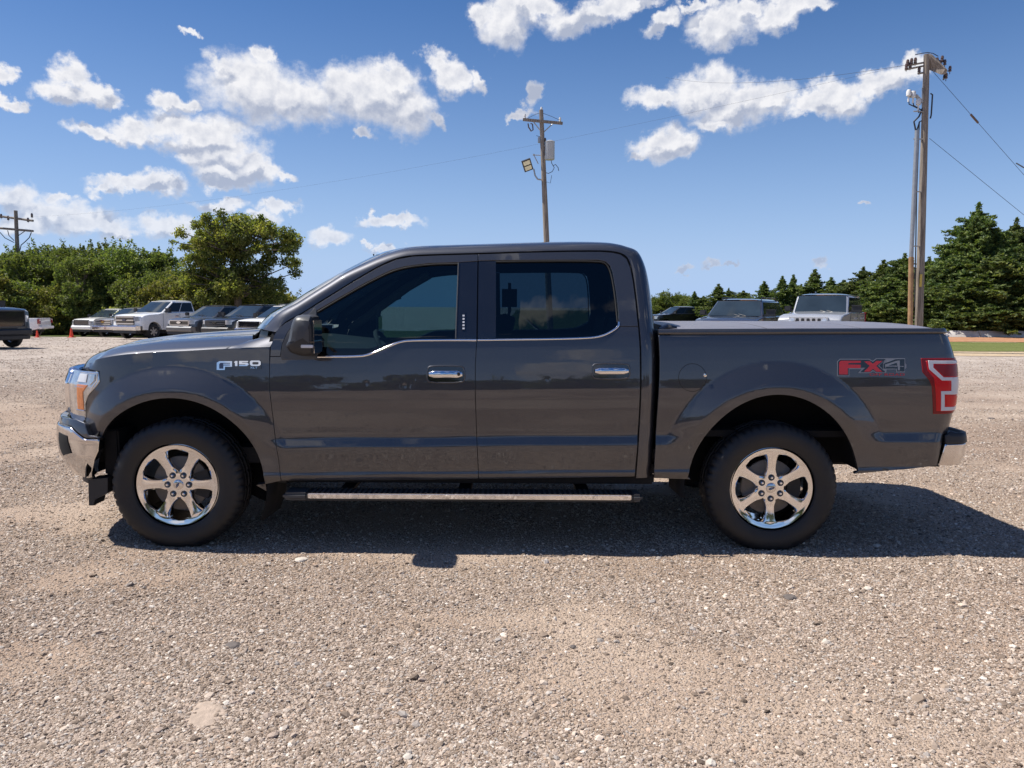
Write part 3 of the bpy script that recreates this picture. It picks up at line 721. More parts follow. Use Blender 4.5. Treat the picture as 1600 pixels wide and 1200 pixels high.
def strip_under(name, surf, line, width, mat, parent=TRUCK, lift=-.02, mirror=True):
    Ln = resample(line, .03, closed=False); n = len(Ln); T = np.gradient(Ln, axis=0); T /= np.linalg.norm(T, axis=1)[:, None] + 1e-12; Nn = np.stack([-T[:, 1], T[:, 0]], 1)
    V = np.concatenate([surf.pt(*(Ln + Nn * w * width).T, np.full(n, lift)) for w in (-.5, .5)])
    o = obj(name, mesh(name, V, [(i, i + 1, n + i + 1, n + i) for i in range(n - 1)]), mat, parent)
    if mirror: mirror_of(o, parent)
    return o
B = BODY
# ---- outlines read off the photograph, carried onto the body surface
door_front_edge = pxpoly(B, [(445, 505), (434, 514), (428, 524), (422.5, 542), (421, 575), (421.3, 610), (425, 642), (430, 684), (434.5, 715), (439.5, 751.5)])
door_top_a = pxpoly(B, [(471, 491), (496, 475), (521, 459.5), (546, 444), (571, 429), (596, 415), (620, 405), (645, 400.5), (690, 398.5), (747, 397)])
b_line = pxpoly(B, [(747, 397), (746, 470), (745, 530), (742.7, 570), (742.5, 610), (744, 660), (748, 749)])
door_top_b = pxpoly(B, [(747, 397), (820, 394.5), (895, 393), (938, 393), (958, 394.5)])
door_rear_edge = pxpoly(B, [(958, 394.5), (970, 397.5), (979, 404), (985, 418), (989, 438), (993, 468), (997, 507), (1000, 545), (1000.5, 607), (998, 660), (995, 710), (992, 745)])
belt_a = pxpoly(B, [(438, 557), (495, 556.5), (560, 556), (575, 553.5), (590, 547.5), (610, 538), (625, 532.5), (645, 530.5), (745, 530.5)])
belt_b = pxpoly(B, [(745, 530.5), (850, 529), (915, 527.5), (938, 525), (953, 518), (966, 510)])
# front fender
CREASE = pxpoly(B, [(139, 567), (153, 560.5), (187, 553.5), (240, 549.5), (292, 547.5), (340, 544.5), (380, 543), (421.8, 542)])
CREASE = [tuple(p) for p in chaikin(CREASE, 2)]
fen = pxpoly(B, [(139, 577)]) + CREASE
fen += [p for p in door_front_edge[4:]]
arc_f = [(WX_F + .548 * math.cos(a), WZ + .548 * math.sin(a)) for a in np.linspace(R(-3), R(151), 40)]
arc_f = [(u, z) for u, z in arc_f]
fen += pxpoly(B, [(420, 756), (402, 758.5)]) + arc_f
fen += pxpoly(B, [(157, 684), (150, 681), (140, 680.5), (133, 660), (134.5, 632), (137, 620), (150, 604), (156, 596), (155, 580)])
FENDER = panel('front_fender', B, fen, M_PAINT)
# doors: skin below the belt, frame round the window
fd = belt_a[::-1] + pxpoly(B, [(421.8, 557)]) + door_front_edge[4:] + pxpoly(B, [(600, 751)]) + [b_line[6]] + b_line[5:2:-1]
FDOOR = panel('front_door', B, fd, M_PAINT)
rd = belt_b[::-1] + b_line[3:] + pxpoly(B, [(870, 747.5)]) + door_rear_edge[:6:-1] + pxpoly(B, [(997.3, 510)])
RDOOR = panel('rear_door', B, rd, M_PAINT)
# window frames (painted upper door)
ff = pxpoly(B, [(421.8, 557)]) + door_front_edge[3::-1] + door_top_a + pxpoly(B, [(746.6, 408), (716, 410), (670, 411.5), (632, 416.5), (612, 422), (595, 430), (570, 442.5), (532, 464), (494, 486), (458, 508), (449, 520), (441, 538), (438, 557)])
panel('window_frame', B, ff, M_PAINT, edge=.004, parent=TRUCK)
rf_ = door_top_b + door_rear_edge[1:7] + pxpoly(B, [(997.3, 510), (966, 510), (966.5, 490), (962.5, 457), (957, 425), (953, 415), (946, 408.8), (935, 406.3), (860, 406.3), (775, 407), (747, 407.5)])
panel('window_frame', B, rf_, M_PAINT, edge=.004, parent=TRUCK)
# B-pillar gloss appliqués, divider
panel('pillar_trim', B, pxpoly(B, [(717, 410), (746.3, 408.3), (744.6, 529.5), (713, 529.5)]), M_GLOSSB, lift=-.002, edge=.003, depth=0)
panel('pillar_trim', B, pxpoly(B, [(747.6, 408), (775, 407.5), (775, 528.5), (746.2, 529.2)]), M_GLOSSB, lift=-.002, edge=.003, depth=0)
ribbon('window_divider', B, pxpoly(B, [(716.5, 410.5), (714.3, 470), (712.3, 529)]), .009, M_GREYP, lift=.0)
# glass
gf = pxpoly(B, [(495, 556), (495, 486), (532, 463.5), (570, 441.5), (595, 429), (612, 421), (632, 415.5), (670, 410.5), (717, 409.5), (713, 530), (640, 531), (625, 533.5), (605, 541.5), (582, 551.5), (567, 556)])
panel('side_window', B, gf, M_GLASS, gap=-.004, edge=.004, depth=0, flange=0, lift=-.013, grid=.06)
gr = pxpoly(B, [(775, 406), (937, 405.5), (949, 409.5), (957, 424), (963, 457), (967, 510), (952, 519), (937, 526), (910, 529), (775, 530)])
panel('side_window', B, gr, M_GLASS_DK, gap=-.004, edge=.004, depth=0, flange=0, lift=-.013, grid=.06)
# sail panel and mouldings
panel('mirror_sail', B, pxpoly(B, [(438, 557), (441, 538), (449, 520), (458, 508), (476, 497), (492, 480), (495, 484), (496, 562), (440, 562.5)]), M_GREYP, lift=.004, edge=.006)
ribbon('belt_moulding', B, pxpoly(B, [(496, 557.5), (562, 557), (577, 554), (592, 548), (610, 540), (625, 534), (643, 531.5), (744.3, 531.5)]), .014, M_CHROME, lift=.001, crown=.28)
ribbon('belt_moulding', B, pxpoly(B, [(746.5, 531.3), (850, 530), (915, 528.5), (938, 526), (953, 519.5), (966.5, 510.5), (967, 503)]), .012, M_CHROME, lift=.001, crown=.28)
ribbon('window_seal', B, pxpoly(B, [(496, 487), (533, 465), (571, 443.5), (596, 431), (613, 423.2), (633, 417.5), (671, 412.5), (716, 411.5)]), .009, M_RUBBER, lift=-.004)
ribbon('window_seal', B, pxpoly(B, [(775, 408.5), (860, 407.5), (936, 407.8), (947, 411), (954.5, 424), (960.5, 457), (965, 503)]), .009, M_RUBBER, lift=-.004)
# dark seals seen through the gaps
for ln in (door_front_edge + pxpoly(B, [(439.5, 757)]), door_top_a, b_line, door_top_b + door_rear_edge[1:], door_front_edge[:1] + door_top_a[:1]):
    strip_under('door_seal', B, ln, .05, M_RUBBER, lift=-.020)
# cab corner between rear door and the gap to the bed: part of the cab shell strip below
bed = pxpoly(B, [(1029, 523.5), (1250, 522.5), (1474, 521.3)]) + [(2.79, 1.335), (2.79, .74)]
bed += pxpoly(B, [(1474, 679), (1464, 728), (1400, 734.5), (1334, 741)])
arc_r = [(WX_R + .530 * (1 - .04 * math.sin(a) ** 2) * math.cos(a), WZ + .592 * math.sin(a)) for a in np.linspace(R(12), R(173), 44)]
bed += arc_r
bed += pxpoly(B, [(1080, 749.5), (1021.5, 747.5), (1023, 715), (1027, 645), (1030.5, 590), (1031, 560), (1030, 535)])
BED = panel('bed_side', B, bed, M_PAINT)
# rail cap on top of the bed side
ribbon('rail_cap', B, pxpoly(B, [(1029, 518.3), (1250, 517.3), (1400, 517), (1478, 516.9)]), .031, M_PAINT, lift=.002, depth=.03, crown=.18, smooth=0)
# fuel door: round lid with its dimple
fc = B.solve(1082, 590); cr = [(fc[0] + .083 * math.cos(a), fc[1] + .083 * math.sin(a)) for a in np.linspace(0, 2 * math.pi, 48, endpoint=False)]
FUEL = panel('fuel_door', B, cr, M_PAINT, gap=.0, edge=.003, depth=.001, flange=0, lift=.0008, grid=.014, mirror=False, step=.3)
ring = [(fc[0] + .0845 * math.cos(a), fc[1] + .0845 * math.sin(a)) for a in np.linspace(R(60), R(420), 40)]
ribbon('fuel_door_gap', B, ring, .0026, M_DARK, FUEL, lift=.0004, depth=.001, smooth=0, mirror=False, crown=.05)
dk = B.solve(1101.5, 586.5)
mb = MB(); p = B.pt(np.array(dk[0]), np.array(dk[1]), .003); mb.lathe([(0, -.006), (.009, -.005), (.012, 0)], 'y', 16, tuple(p)); mb.obj('finger_dimple', M_CHROME, FUEL)
# ---- cab shell: pillar, roof rail and rear corner roll over from the door opening to glass and roof
def hermite(keys, n):
    """centripetal-ish Catmull-Rom through keys (rows of values)"""
    K = np.array(keys, float); P = np.vstack([2 * K[0] - K[1], K, 2 * K[-1] - K[-2]]); out = []; 
    for i in range(len(K) - 1):
        p0, p1, p2, p3 = P[i:i + 4]
        for t in np.linspace(0, 1, n, endpoint=False):
            out.append(.5 * ((2 * p1) + (-p0 + p2) * t + (2 * p0 - 5 * p1 + 4 * p2 - p3) * t * t + (-p0 + 3 * p1 - 3 * p2 + p3) * t ** 3))
    out.append(K[-1]); return np.array(out)
GP = [(431, 518.5), (446, 503), (471, 489), (496, 473), (521, 457.5), (546, 442), (571, 427), (596, 413), (620, 403), (646, 398.5), (700, 396.3), (747, 395), (820, 392.7), (895, 391.2), (940, 391.2), (960, 392.8), (972, 396), (981, 403), (987, 418), (991, 438), (995, 468), (999, 507), (1002, 545), (1002.3, 607), (1000, 660), (997, 710), (994, 747)]
# offsets (dx, ds, dz) of the control and inner point from the gap point
def offs(i, px):
    pil = ((-.030, -.002, .046), (-.040, -.050, .060))
    roof = ((.0, -.024, .056), (.0, -.170, .068))
    rr = ((.02, -.02, .054), (.0, -.150, .064))
    rc = ((.085, -.012, .042), (.07, -.13, .055))
    rear = ((.098, -.002, .0), (.105, -.10, .0))
    if i == 0: return ((-.045, -.020, .004), (-.095, -.060, .012))
    if i == 1: return ((-.036, -.006, .036), (-.060, -.055, .050))
    i -= 1
    if i <= 4: return pil
    if i == 5: return tuple(tuple(a * .75 + b * .25 for a, b in zip(p, q)) for p, q in zip(pil, roof))
    if i == 6: return tuple(tuple(a * .4 + b * .6 for a, b in zip(p, q)) for p, q in zip(pil, roof))
    if i <= 12: return roof
    if i == 13: return rr
    if i == 14: return ((.03, -.02, .053), (.01, -.15, .062))
    if i == 15: return ((.055, -.018, .048), (.030, -.145, .058))
    if i == 16: return rc
    if i == 17: return ((.094, -.006, .022), (.095, -.115, .03))
    return rear
keys = []
for i, (px, py) in enumerate(GP):
    u, z = B.solve(px, py); x, s, zz = B.pos(u, z); x, s, zz = float(x), float(s), float(zz); c, n_ = offs(i, px)
    if px > 990 and py > 540: c = (c[0] + .006, c[1], c[2]); 
    keys.append([x, s - .001, zz, x + c[0], s + c[1], zz + c[2], x + n_[0], s + n_[1], zz + n_[2]])
keys = np.array(keys); SUB = 4; KK = hermite(keys, SUB); nK = len(KK)
G3, C3, I3 = KK[:, :3], KK[:, 3:6], KK[:, 6:9]
def bez(t): return G3 * (1 - t) ** 2 + C3 * 2 * t * (1 - t) + I3 * t * t
def build_shell():
    ts = [0, .0, .06, .16, .28, .4, .52, .64, .76, .88, 1.0]; rows = []
    for k, t in enumerate(ts):
        q = bez(t).copy()
        if k == 0: q = q - np.array([0, .022, 0]) * 1.0               # flange into the door gap
        rows.append(q)
    V = np.concatenate([np.stack([r[:, 0], -r[:, 1], r[:, 2]], 1) for r in rows]); n = nK
    F = [(j * n + i, j * n + i + 1, (j + 1) * n + i + 1, (j + 1) * n + i) for j in range(len(ts) - 1) for i in range(n - 1)]
    mb = MB(); mb.add(V, F); o = mb.obj('cab_side', M_PAINT, TRUCK, angle=60); mirror_of(o); return o
build_shell()
iA, iR, iE = 0, 7 * SUB + 2, 16 * SUB            # pillar base, header, rear edge of the roof
def bulge(i):
    """forward bow of glass and header at the centre line, metres"""
    if i <= iR: return .245 - .115 * (i / iR)
    return .13 * max(0, 1 - (i - iR) / (2.5 * SUB))
def cross(i, m=25, lift=0.0):
    p = I3[i]; out = []
    crown = .028 * min(1, i / iR) if i < iE + 1 else 0
    for k in range(m):
        s = p[1] * (1 - 2 * k / (m - 1)); q = 1 - (s / p[1]) ** 2
        out.append((p[0] - bulge(i) * q, -s, p[2] + crown * q + lift))
    return out
def grid_from(rows):
    m = len(rows[0]); V = [p for r in rows for p in r]
    F = [(i * m + j, i * m + j + 1, (i + 1) * m + j + 1, (i + 1) * m + j) for i in range(len(rows) - 1) for j in range(m - 1)]
    return V, F
V, F = grid_from([cross(i) for i in range(iR, iE + 1)]); mb = MB(); mb.add(V, F); mb.obj('roof', M_PAINT, TRUCK, angle=60)
V, F = grid_from([cross(i) for i in range(iA, iR + 1)]); mb = MB(); mb.add(V, F); WSH = mb.obj('windshield', M_WSH, TRUCK, angle=60)
# black ceramic band round the windshield
def band(rows, name, par):
    V, F = grid_from(rows); mb = MB(); mb.add(V, F); mb.obj(name, M_GLOSSB, par, angle=60)
W = [cross(i, 25, .002) for i in range(iA, iR + 1)]
band([r for r in W[-3:]], 'glass_border', WSH); band([r[:2] for r in W], 'glass_border', WSH); band([r[-2:] for r in W], 'glass_border', WSH); band(W[:2], 'glass_border', WSH)
# cab back: painted, with the rear window
def cab_back():
    iB = np.arange(iE, nK); zz = I3[iB, 2]; o = np.argsort(zz); zz, xx, sw = zz[o], I3[iB, 0][o], I3[iB, 1][o]
    zs = sorted(set(np.round(np.r_[np.linspace(zz[0], 1.40, 8), np.linspace(1.40, 1.79, 8), np.linspace(1.79, zz[-1], 5)], 4)))
    def row(z):
        w = float(np.interp(z, zz, sw)); ys = np.r_[np.linspace(-w, -.60, 6), np.linspace(-.60, .60, 13)[1:-1], np.linspace(.60, w, 6)]
        return [(float(np.interp(z, zz, xx)), y, z) for y in ys]
    rows = [row(z) for z in zs]; V, F = grid_from(rows); paint, glass = MB(), MB()
    def inwin(f): zc = sum(V[i][2] for i in f) / 4; yc = sum(V[i][1] for i in f) / 4; return 1.40 < zc < 1.79 and abs(yc) < .60
    paint.add(V, [f for f in F if not inwin(f)]); glass.add(V, [f for f in F if inwin(f)])
    paint.obj('cab_back', M_PAINT, TRUCK, angle=60); glass.obj('rear_window', M_GLASS_DK, TRUCK, angle=60)
cab_back()
# ---- hood, cowl
_cx = np.array([float(B.pos(u, z)[0]) for u, z in CREASE]); _cz = np.array([z for u, z in CREASE])
_cx = np.r_[-3.2, -2.95, _cx]; _cz = np.r_[1.03, 1.075, _cz]
def z_edge(x): return np.interp(x, _cx, _cz) + .0015
def z_cent(x): return np.interp(x, [-3.1, -2.95, -2.8, -2.6, -2.3, -2.0, -1.6, -1.3], [1.10, 1.15, 1.203, 1.252, 1.292, 1.317, 1.340, 1.350])
us = np.linspace(B.U[0], 0, 900); hx, hs, _ = B.pos(us, z_edge(np.interp(us, B.U, B.Q[:, 0])))
def s_edge(x):                                                       # half width of the bonnet line where it meets the fender
    return np.interp(x, hx[np.argsort(hx)], hs[np.argsort(hx)]) - .004
def x_front(s): return np.interp(abs(s), hs[np.argsort(hs)], hx[np.argsort(hs)]) + .03
def hood_z(x, s):
    se = s_edge(np.maximum(x, -2.85)); q = np.clip(np.abs(s) / se, 0, 1); e, c = z_edge(x), z_cent(x)
    g = 1 - q ** 2.4; z = e + (c - e) * g
    z = z + .016 * sstep(.60, .68, q) * (1 - sstep(.80, .96, q)) * sstep(-2.9, -2.6, x) + .012 * (1 - sstep(.30, .42, q)) * sstep(-2.95, -2.6, x)
    z = z - .022 * sstep(.93, 1.0, q) ** 2
    return z
def build_hood():
    rows = []; M = 61
    ss = [math.sin(a) for a in np.linspace(-math.pi / 2, math.pi / 2, M)]
    def xr(q): return -1.745 + .17 * q ** 2.5 - .215 * float(sstep(.90, 1.0, q))          # rear edge, cowl line
    N = 44
    for i in range(N + 1):
        t = (i / N); r = []
        for q in ss:
            # width follows the fender line at this x
            x = None; xf = float(x_front(q * .86)); xe = xr(abs(q)); x = xf + (xe - xf) * (t ** 1.15)
            se = float(s_edge(max(x, -2.70))) * (1 if x > -2.70 else max(.9, 1 - (-2.70 - x) * .3))
            s = q * se; d = x - xf
            z = float(hood_z(np.array(x), np.array(s))) - .045 * math.exp(-d / .035) 
            r.append((x, -s, z))
        rows.append(r)
    V, F = grid_from(rows); n0 = len(V)
    V = list(V); m = M                                                # turned-down hem
    hem = [j for j in range(m)] + [i * m + m - 1 for i in range(1, N + 1)] + [N * m + j for j in range(m - 2, -1, -1)] + [i * m for i in range(N - 1, 0, -1)]
    k = len(V); V += [(V[h][0], V[h][1] * .997, V[h][2] - .03) for h in hem]; L_ = len(hem)
    F = list(F) + [(hem[i], hem[(i + 1) % L_], k + (i + 1) % L_, k + i) for i in range(L_)]
    mb = MB(); mb.add(V, F); o = mb.obj('hood', M_PAINT, TRUCK, angle=45)
    me = o.data
    return o
HOOD = build_hood()
def cowl():
    rows = []
    for t in np.linspace(0, 1, 6):
        r = []
        for q in np.linspace(-1, 1, 31):
            xr = -1.76 + .22 * abs(q) ** 2.5; i = 0; p = I3[0]; sw = p[1]
            xw = p[0] - bulge(0) * (1 - q * q) + .03; s0 = .905 * q; s1 = sw * q
            x = xr * (1 - t) + xw * t; s = s0 * (1 - t) + s1 * t
            z = (float(hood_z(np.array(xr), np.array(s0))) - .05) * (1 - t) + (p[2] - .01) * t - .02 * math.sin(math.pi * t)
            r.append((x, -s, z))
        rows.append(r)
    V, F = grid_from(rows); mb = MB(); mb.add(V, F); mb.obj('cowl', M_BLACKP, TRUCK)
    for sg in (1, -1):
        mb = MB(); a = Vector((-1.60, sg * -.55, 1.315)); b = Vector((-1.43, sg * -.06 - .25, 1.43))
        mb.tube([a, (a + b) / 2 + Vector((0, 0, .02)), b], .009, 6); mb.box(a.x - .03, a.x + .03, a.y - .03, a.y + .03, a.z - .03, a.z + .02, .008)
        mb.obj('wiper', M_BLACKP, TRUCK)
cowl()
# fender top corner between hood edge and pillar base
def fender_top():
    rows = []
    for i in range(25):
        r = []
        for t in np.linspace(0, 1, 12):
            x0, x1 = -1.792 + .175 * t, -1.478 + .042 * t; x = x0 + (x1 - x0) * i / 24
            se = float(s_edge(x)) + .006; si = se - .100; s = se - .100 * t
            zh = float(hood_z(np.array(x), np.array(s))); zi = np.interp(x, [-1.70, -1.43], [float(hood_z(np.array(-1.70), np.array(si))), 1.338]); ze = float(z_edge(x))
            z2 = ze - .004 + (zi - ze) * (1 - (1 - t) ** 1.7); w = float(sstep(-1.78, -1.62, x)); r.append((x, -s, zh * (1 - w) + z2 * w + .002))
        rows.append(r)
    V, F = grid_from(rows); mb = MB(); mb.add(V, F); o = mb.obj('fender_top', M_PAINT, TRUCK, angle=60); mirror_of(o)
fender_top()

# ---- lights, front end
def patch(name, surf, poly, mat, parent, lift, depth=.003, mirror=True, flange=.012, edge=.003, step=.012, grid=.02):
    return panel(name, surf, poly, mat, parent, gap=0, edge=edge, depth=depth, flange=flange, lift=lift, mirror=mirror, step=step, grid=grid)
uL = [B.solve(*p) for p in ((154.5, 581), (156, 596), (150.5, 604), (138, 618), (133.5, 631), (134, 656), (128, 660.5))]
U0 = uL[0][0]; zt = uL[0][1]; zb = uL[-1][1]
HLP = [(U0 - .42, zt + .0), (uL[0])] + uL[1:] + [(uL[-1][0] - .10, zb - .025), (U0 - .30, zb - .02), (U0 - .42, zb + .05)]
HEAD = patch('headlight', B, HLP, M_HLAMP, TRUCK, .006, mirror=False, edge=.006, depth=.006)
def box_px(u0, u1, z0, z1): return [(u0, z0), (u1, z0), (u1, z1), (u0, z1)]
am = [B.solve(*p) for p in ((133.5, 605), (118, 607), (118, 640), (131.5, 640))]
patch('side_marker', B, [(uL[3][0] + .006, zt - .085), (uL[3][0] - .105, zt - .085), (uL[3][0] - .115, zt - .240), (uL[4][0] - .008, zt - .240), (uL[4][0] - .008, zt - .13)], M_AMBER, HEAD, .010, mirror=False)
patch('lamp_pocket', B, [(U0 - .02, zt - .018), (U0 - .075, zt - .018), (U0 - .085, zt - .055), (U0 - .06, zt - .085), (U0 - .022, zt - .055)], M_HLAMP, HEAD, .012, mirror=False)
patch('lamp_pocket', B, [(U0 - .10, zt - .018), (U0 - .20, zt - .018), (U0 - .20, zt - .07), (U0 - .10, zt - .07)], M_WHITEL, HEAD, .011, mirror=False)
for ln in ([(U0 - .008, zt - .010), (U0 - .20, zt - .010)], [(U0 - .006, zt - .012), (U0 - .010, zt - .06), (U0 - .052, zt - .105)], [(uL[4][0] - .004, zt - .10), (uL[4][0] - .10, zt - .10)], [(uL[4][0] - .004, zt - .245), (uL[4][0] - .10, zt - .245)]):
    ribbon('lamp_trim', B, ln, .007, M_CHROME, HEAD, lift=.008, smooth=0, mirror=False)
def mirror_tree(o):
    c = o.copy(); COL.objects.link(c); c.parent = o.parent; c.scale = (1, -1, 1)
    for ch in o.children:
        d = ch.copy(); COL.objects.link(d); d.parent = c
mirror_tree(HEAD)
# grille
uc = B.U[0]
gt, gb = 1.10, .80
GRI = patch('grille', B, [(uc + .002, gb), (U0 - .44, gb), (U0 - .41, gt - .0), (uc + .002, gt)], M_GLOSSB, TRUCK, -.03)
for zc, hh in ((1.06, .028), (.955, .06), (.83, .028)):
    patch('grille_bar', B, [(uc + .002, zc - hh), (U0 - .425, zc - hh), (U0 - .415, zc + hh), (uc + .002, zc + hh)], M_CHROME, TRUCK, .022, edge=.012, depth=.012, flange=.04)
patch('grille_end', B, [(U0 - .43, gb - .0), (U0 - .36, gb + .05), (U0 - .36, gt - .03), (U0 - .42, gt)], M_CHROME, TRUCK, .025, edge=.02, depth=.02, flange=.04)
# bumper
BP = plan_curve((-2.38, .665, .980, 2.7), (2.80, .11, .15, 2.2))
def fb_off(u, z): return np.interp(z, [.40, .47, .56, .66, .72, .76, .80, .84, .88], [-.085, -.04, .0, .008, .004, -.004, -.018, -.045, -.09])
FB = Surf(BP, fb_off)
q = [FB.solve(*p) for p in ((156, 687), (154.5, 704), (148.5, 720), (146.5, 744), (140, 745.5))]
zt2, zb2 = q[0][1], q[-1][1]; uc2 = FB.U[0]
BUM = patch('front_bumper', FB, [(uc2 + .002, .745), (q[0][0] - .22, .742), (q[0][0] - .10, zt2 + .0)] + q + [(q[-1][0] - .20, zb2 + .01), (uc2 + .002, .47)], M_CHROME_DUSTY, TRUCK, .012, mirror=True, edge=.010, depth=.008, flange=.05)
fu = q[0][0] - .255
patch('fog_lamp_recess', FB, [(fu - .10, .70), (fu + .015, .69), (fu + .045, .585), (fu - .06, .56), (fu - .10, .60)], M_DARK, TRUCK, .016, depth=.0)
patch('air_dam', FB, [(uc2 + .002, .465), (q[-1][0] - .2, zb2 - .012), (q[-1][0] - .02, zb2 - .012), (q[-1][0] - .03, zb2 - .06), (uc2 + .002, .36)], M_BLACKP, TRUCK, -.03)
qc = [FB.solve(*p) for p in ((133, 661), (139.5, 680.5), (150, 681.5), (156.5, 685.5))]
patch('bumper_cap', FB, [(uc2 + .002, .755), (q[0][0] - .22, .752), (q[0][0] - .10, zt2 + .008), qc[3], qc[2], qc[1], qc[0], (qc[0][0] - .07, .792), (qc[0][0] - .25, .79), (uc2 + .002, .80)], M_PAINT, TRUCK, .006, mirror=True, edge=.008, depth=.006, flange=.05)
for sg in (1, -1):
    mb = MB(); mb.box(-2.565, -2.47, -sg * .74 - .12, -sg * .74 + .12, .43, .72, .01); mb.obj('bumper_bracket', M_DARK, TRUCK)
mb = MB(); sp = [at(px, py, YC - .90) for px, py in ((142, 748), (143, 788), (150, 788), (152, 779), (172, 768), (172, 745))]
mb.prism([(p.x, p.z) for p in sp], -.93, -.80); o = mb.obj('tyre_deflector', M_BLACKP, TRUCK); mirror_of(o)

# ---- tail: lamp, tailgate, bumper, tonneau
tl = [B.solve(*p) for p in ((1438.5, 559.5), (1441, 581.5), (1451.5, 594), (1455.5, 604), (1457.5, 647))]
zt3, zb3 = tl[0][1], tl[-1][1]; UE = 2.80
TLP = [(UE, zt3 + .003)] + tl + [(UE - .0, zb3 + .003)]
TAIL = patch('tail_light', B, TLP, M_REDD, TRUCK, .006, mirror=False, edge=.008, depth=.008)
def tp(*pts): return [B.solve(*p) for p in pts]
def inner(pts, ext): return pts
a1 = tp((1446, 564), (1449, 580), (1458, 590), (1460.5, 604), (1462, 642))
patch('red_lens', B, [(UE - .03, zt3 - .014)] + a1 + [(UE - .03, zb3 + .018)], M_RED, TAIL, .009, mirror=False)
ca = tp((1449, 563.5), (1450.5, 576), (1470, 594.5), (1484, 594.5), (1484, 609), (1468.5, 611), (1468.5, 641.5))
cb_ = tp((1475.5, 636), (1473, 615), (1489, 614))
cw = tp((1449, 563.5), (1450.5, 577), (1470.5, 594.5), (1484.5, 594.5), (1484.5, 610.5), (1469, 611), (1469, 641.5)) + [(UE - .04, zb3 + .024), (UE - .04, zb3 + .044)] + tp((1474.5, 635.5), (1474.5, 616)) + [(UE - .04, zt3 - .222), (UE - .04, zt3 - .118)] + tp((1486, 589.5), (1473, 589.5), (1457, 574.5), (1457, 568.5)) + [(UE - .04, zt3 - .034), (UE - .04, zt3 - .016)]
patch('white_lens', B, cw, M_WHITEL, TAIL, .012, mirror=False)
patch('brake_lens', B, tp((1459, 570), (1459, 574), (1474, 588)) + [(UE - .045, zt3 - .112), (UE - .045, zt3 - .04)], M_REDD, TAIL, .012, mirror=False)
patch('turn_lens', B, tp((1476.5, 617), (1476.5, 634)) + [(UE - .045, zb3 + .05), (UE - .045, zt3 - .23)], M_RED, TAIL, .012, mirror=False)
mirror_tree(TAIL)
# tailgate
tg = [(B.U[-1] - .002, .66), (2.86, .66), (2.85, 1.33), (B.U[-1] - .002, 1.335)]
patch('tailgate', B, tg, M_PAINT, TRUCK, .0, edge=.008, depth=.008)
mb = MB(); mb.box(2.755, 2.78, -.12, .12, 1.10, 1.17, .01); mb.obj('tailgate_handle', M_BLACKP, TRUCK)
# rear bumper
def rb_off(u, z): return np.interp(z, [.48, .54, .62, .69, .74, .77], [-.045, -.028, -.006, .0, -.005, -.04])
RB = Surf(plan_curve((-2.2, .78, .975, 2.6), (2.725, .10, .13, 2.2)), rb_off)
def rp(*pts): return [RB.solve(*p) for p in pts]
ru = rp((1477.5, 694), (1465, 727.5)); rt = rp((1477, 680), (1483.5, 673.5), (1492, 676.5)); ue = RB.U[-1] - .002
patch('rear_bumper', RB, [(ue, ru[0][1] - .02), (2.80, ru[0][1] + .004), ru[0], ru[1], (2.78, ru[1][1] + .008), (2.95, .57), (ue, .57)], M_CHROME_DUSTY, TRUCK, .008, edge=.012, depth=.012, flange=.06)
patch('bumper_step_pad', RB, [(ue, .745), (2.82, rt[2][1]), rt[2], rt[1], rt[0], ru[0], (2.80, ru[0][1] + .004), (ue, ru[0][1] - .02)], M_BLACKP, TRUCK, .010, edge=.012, depth=.012, flange=.10)
mb = MB(); mb.box(2.68, 2.80, -.90, .90, .715, .735, .006); mb.obj('bumper_top', M_BLACKP, TRUCK)
mb = MB(); mb.box(2.3, 2.76, -.80, .80, .50, .66, .02); mb.box(2.75, 2.9, -.05, .05, .42, .50, .005); mb.obj('hitch_frame', M_UNDER, TRUCK)
# tonneau: three folding panels, slightly crowned, over the bed
xa, xb = .965, 2.70
def tonn():
    cuts = [xa, xa + .62, xa + 1.215, xb]
    for a, b in zip(cuts[:-1], cuts[1:]):
        rows = []
        for x in np.linspace(a + .005, b - .005, 9):
            e = min(x - a, b - x); dip = .006 * math.exp(-e / .012); tail = .0 if x < 2.55 else .035 * ((x - 2.55) / .21) ** 2
            zr = np.interp(x, [xa, xb], [1.372, 1.380])
            half = .905 - (.05 * ((x - 2.5) / .20) ** 2 if x > 2.5 else 0)
            r = [(x, -half, zr - .022)]
            for q in np.linspace(-1, 1, 31): r.append((x, half * q * .998, zr + .030 * (1 - abs(q) ** 2.6) - dip - tail * .5))
            r.append((x, half, zr - .022)); rows.append(r)
        V, F = grid_from(rows); mb = MB(); mb.add(V, F)
        k = len(rows[0]); mb.f.append(tuple(range(k))); mb.f.append(tuple((len(rows) - 1) * k + i for i in range(k)))
        mb.obj('tonneau_panel', M_TONNEAU, TRUCK, angle=50)
    mb = MB()
    for sg in (1, -1): mb.box(xa, xb - .06, sg * .90 - .03, sg * .90 + .03, 1.335, 1.352, .004)
    mb.box(xa - .03, xa + .02, -.9, .9, 1.33, 1.358, .004); mb.obj('tonneau_rail', M_BLACKP, TRUCK)
    for sg in (1, -1):
        mb = MB(); mb.tube([(xa - .05, sg * .84, 1.365), (xa + .0, sg * .84, 1.385), (xa + .055, sg * .84, 1.378)], [.016, .019, .012], 8); mb.obj('tonneau_latch', M_GLOSSB, TRUCK)
tonn()
mb = MB()
mb.box(.93, 2.64, -.86, .86, .70, .74); mb.box(.93, .96, -.9, .9, .52, 1.34); mb.box(2.60, 2.64, -.85, .85, .70, 1.33)
mb.obj('bed_box', M_DARK, TRUCK, angle=30)
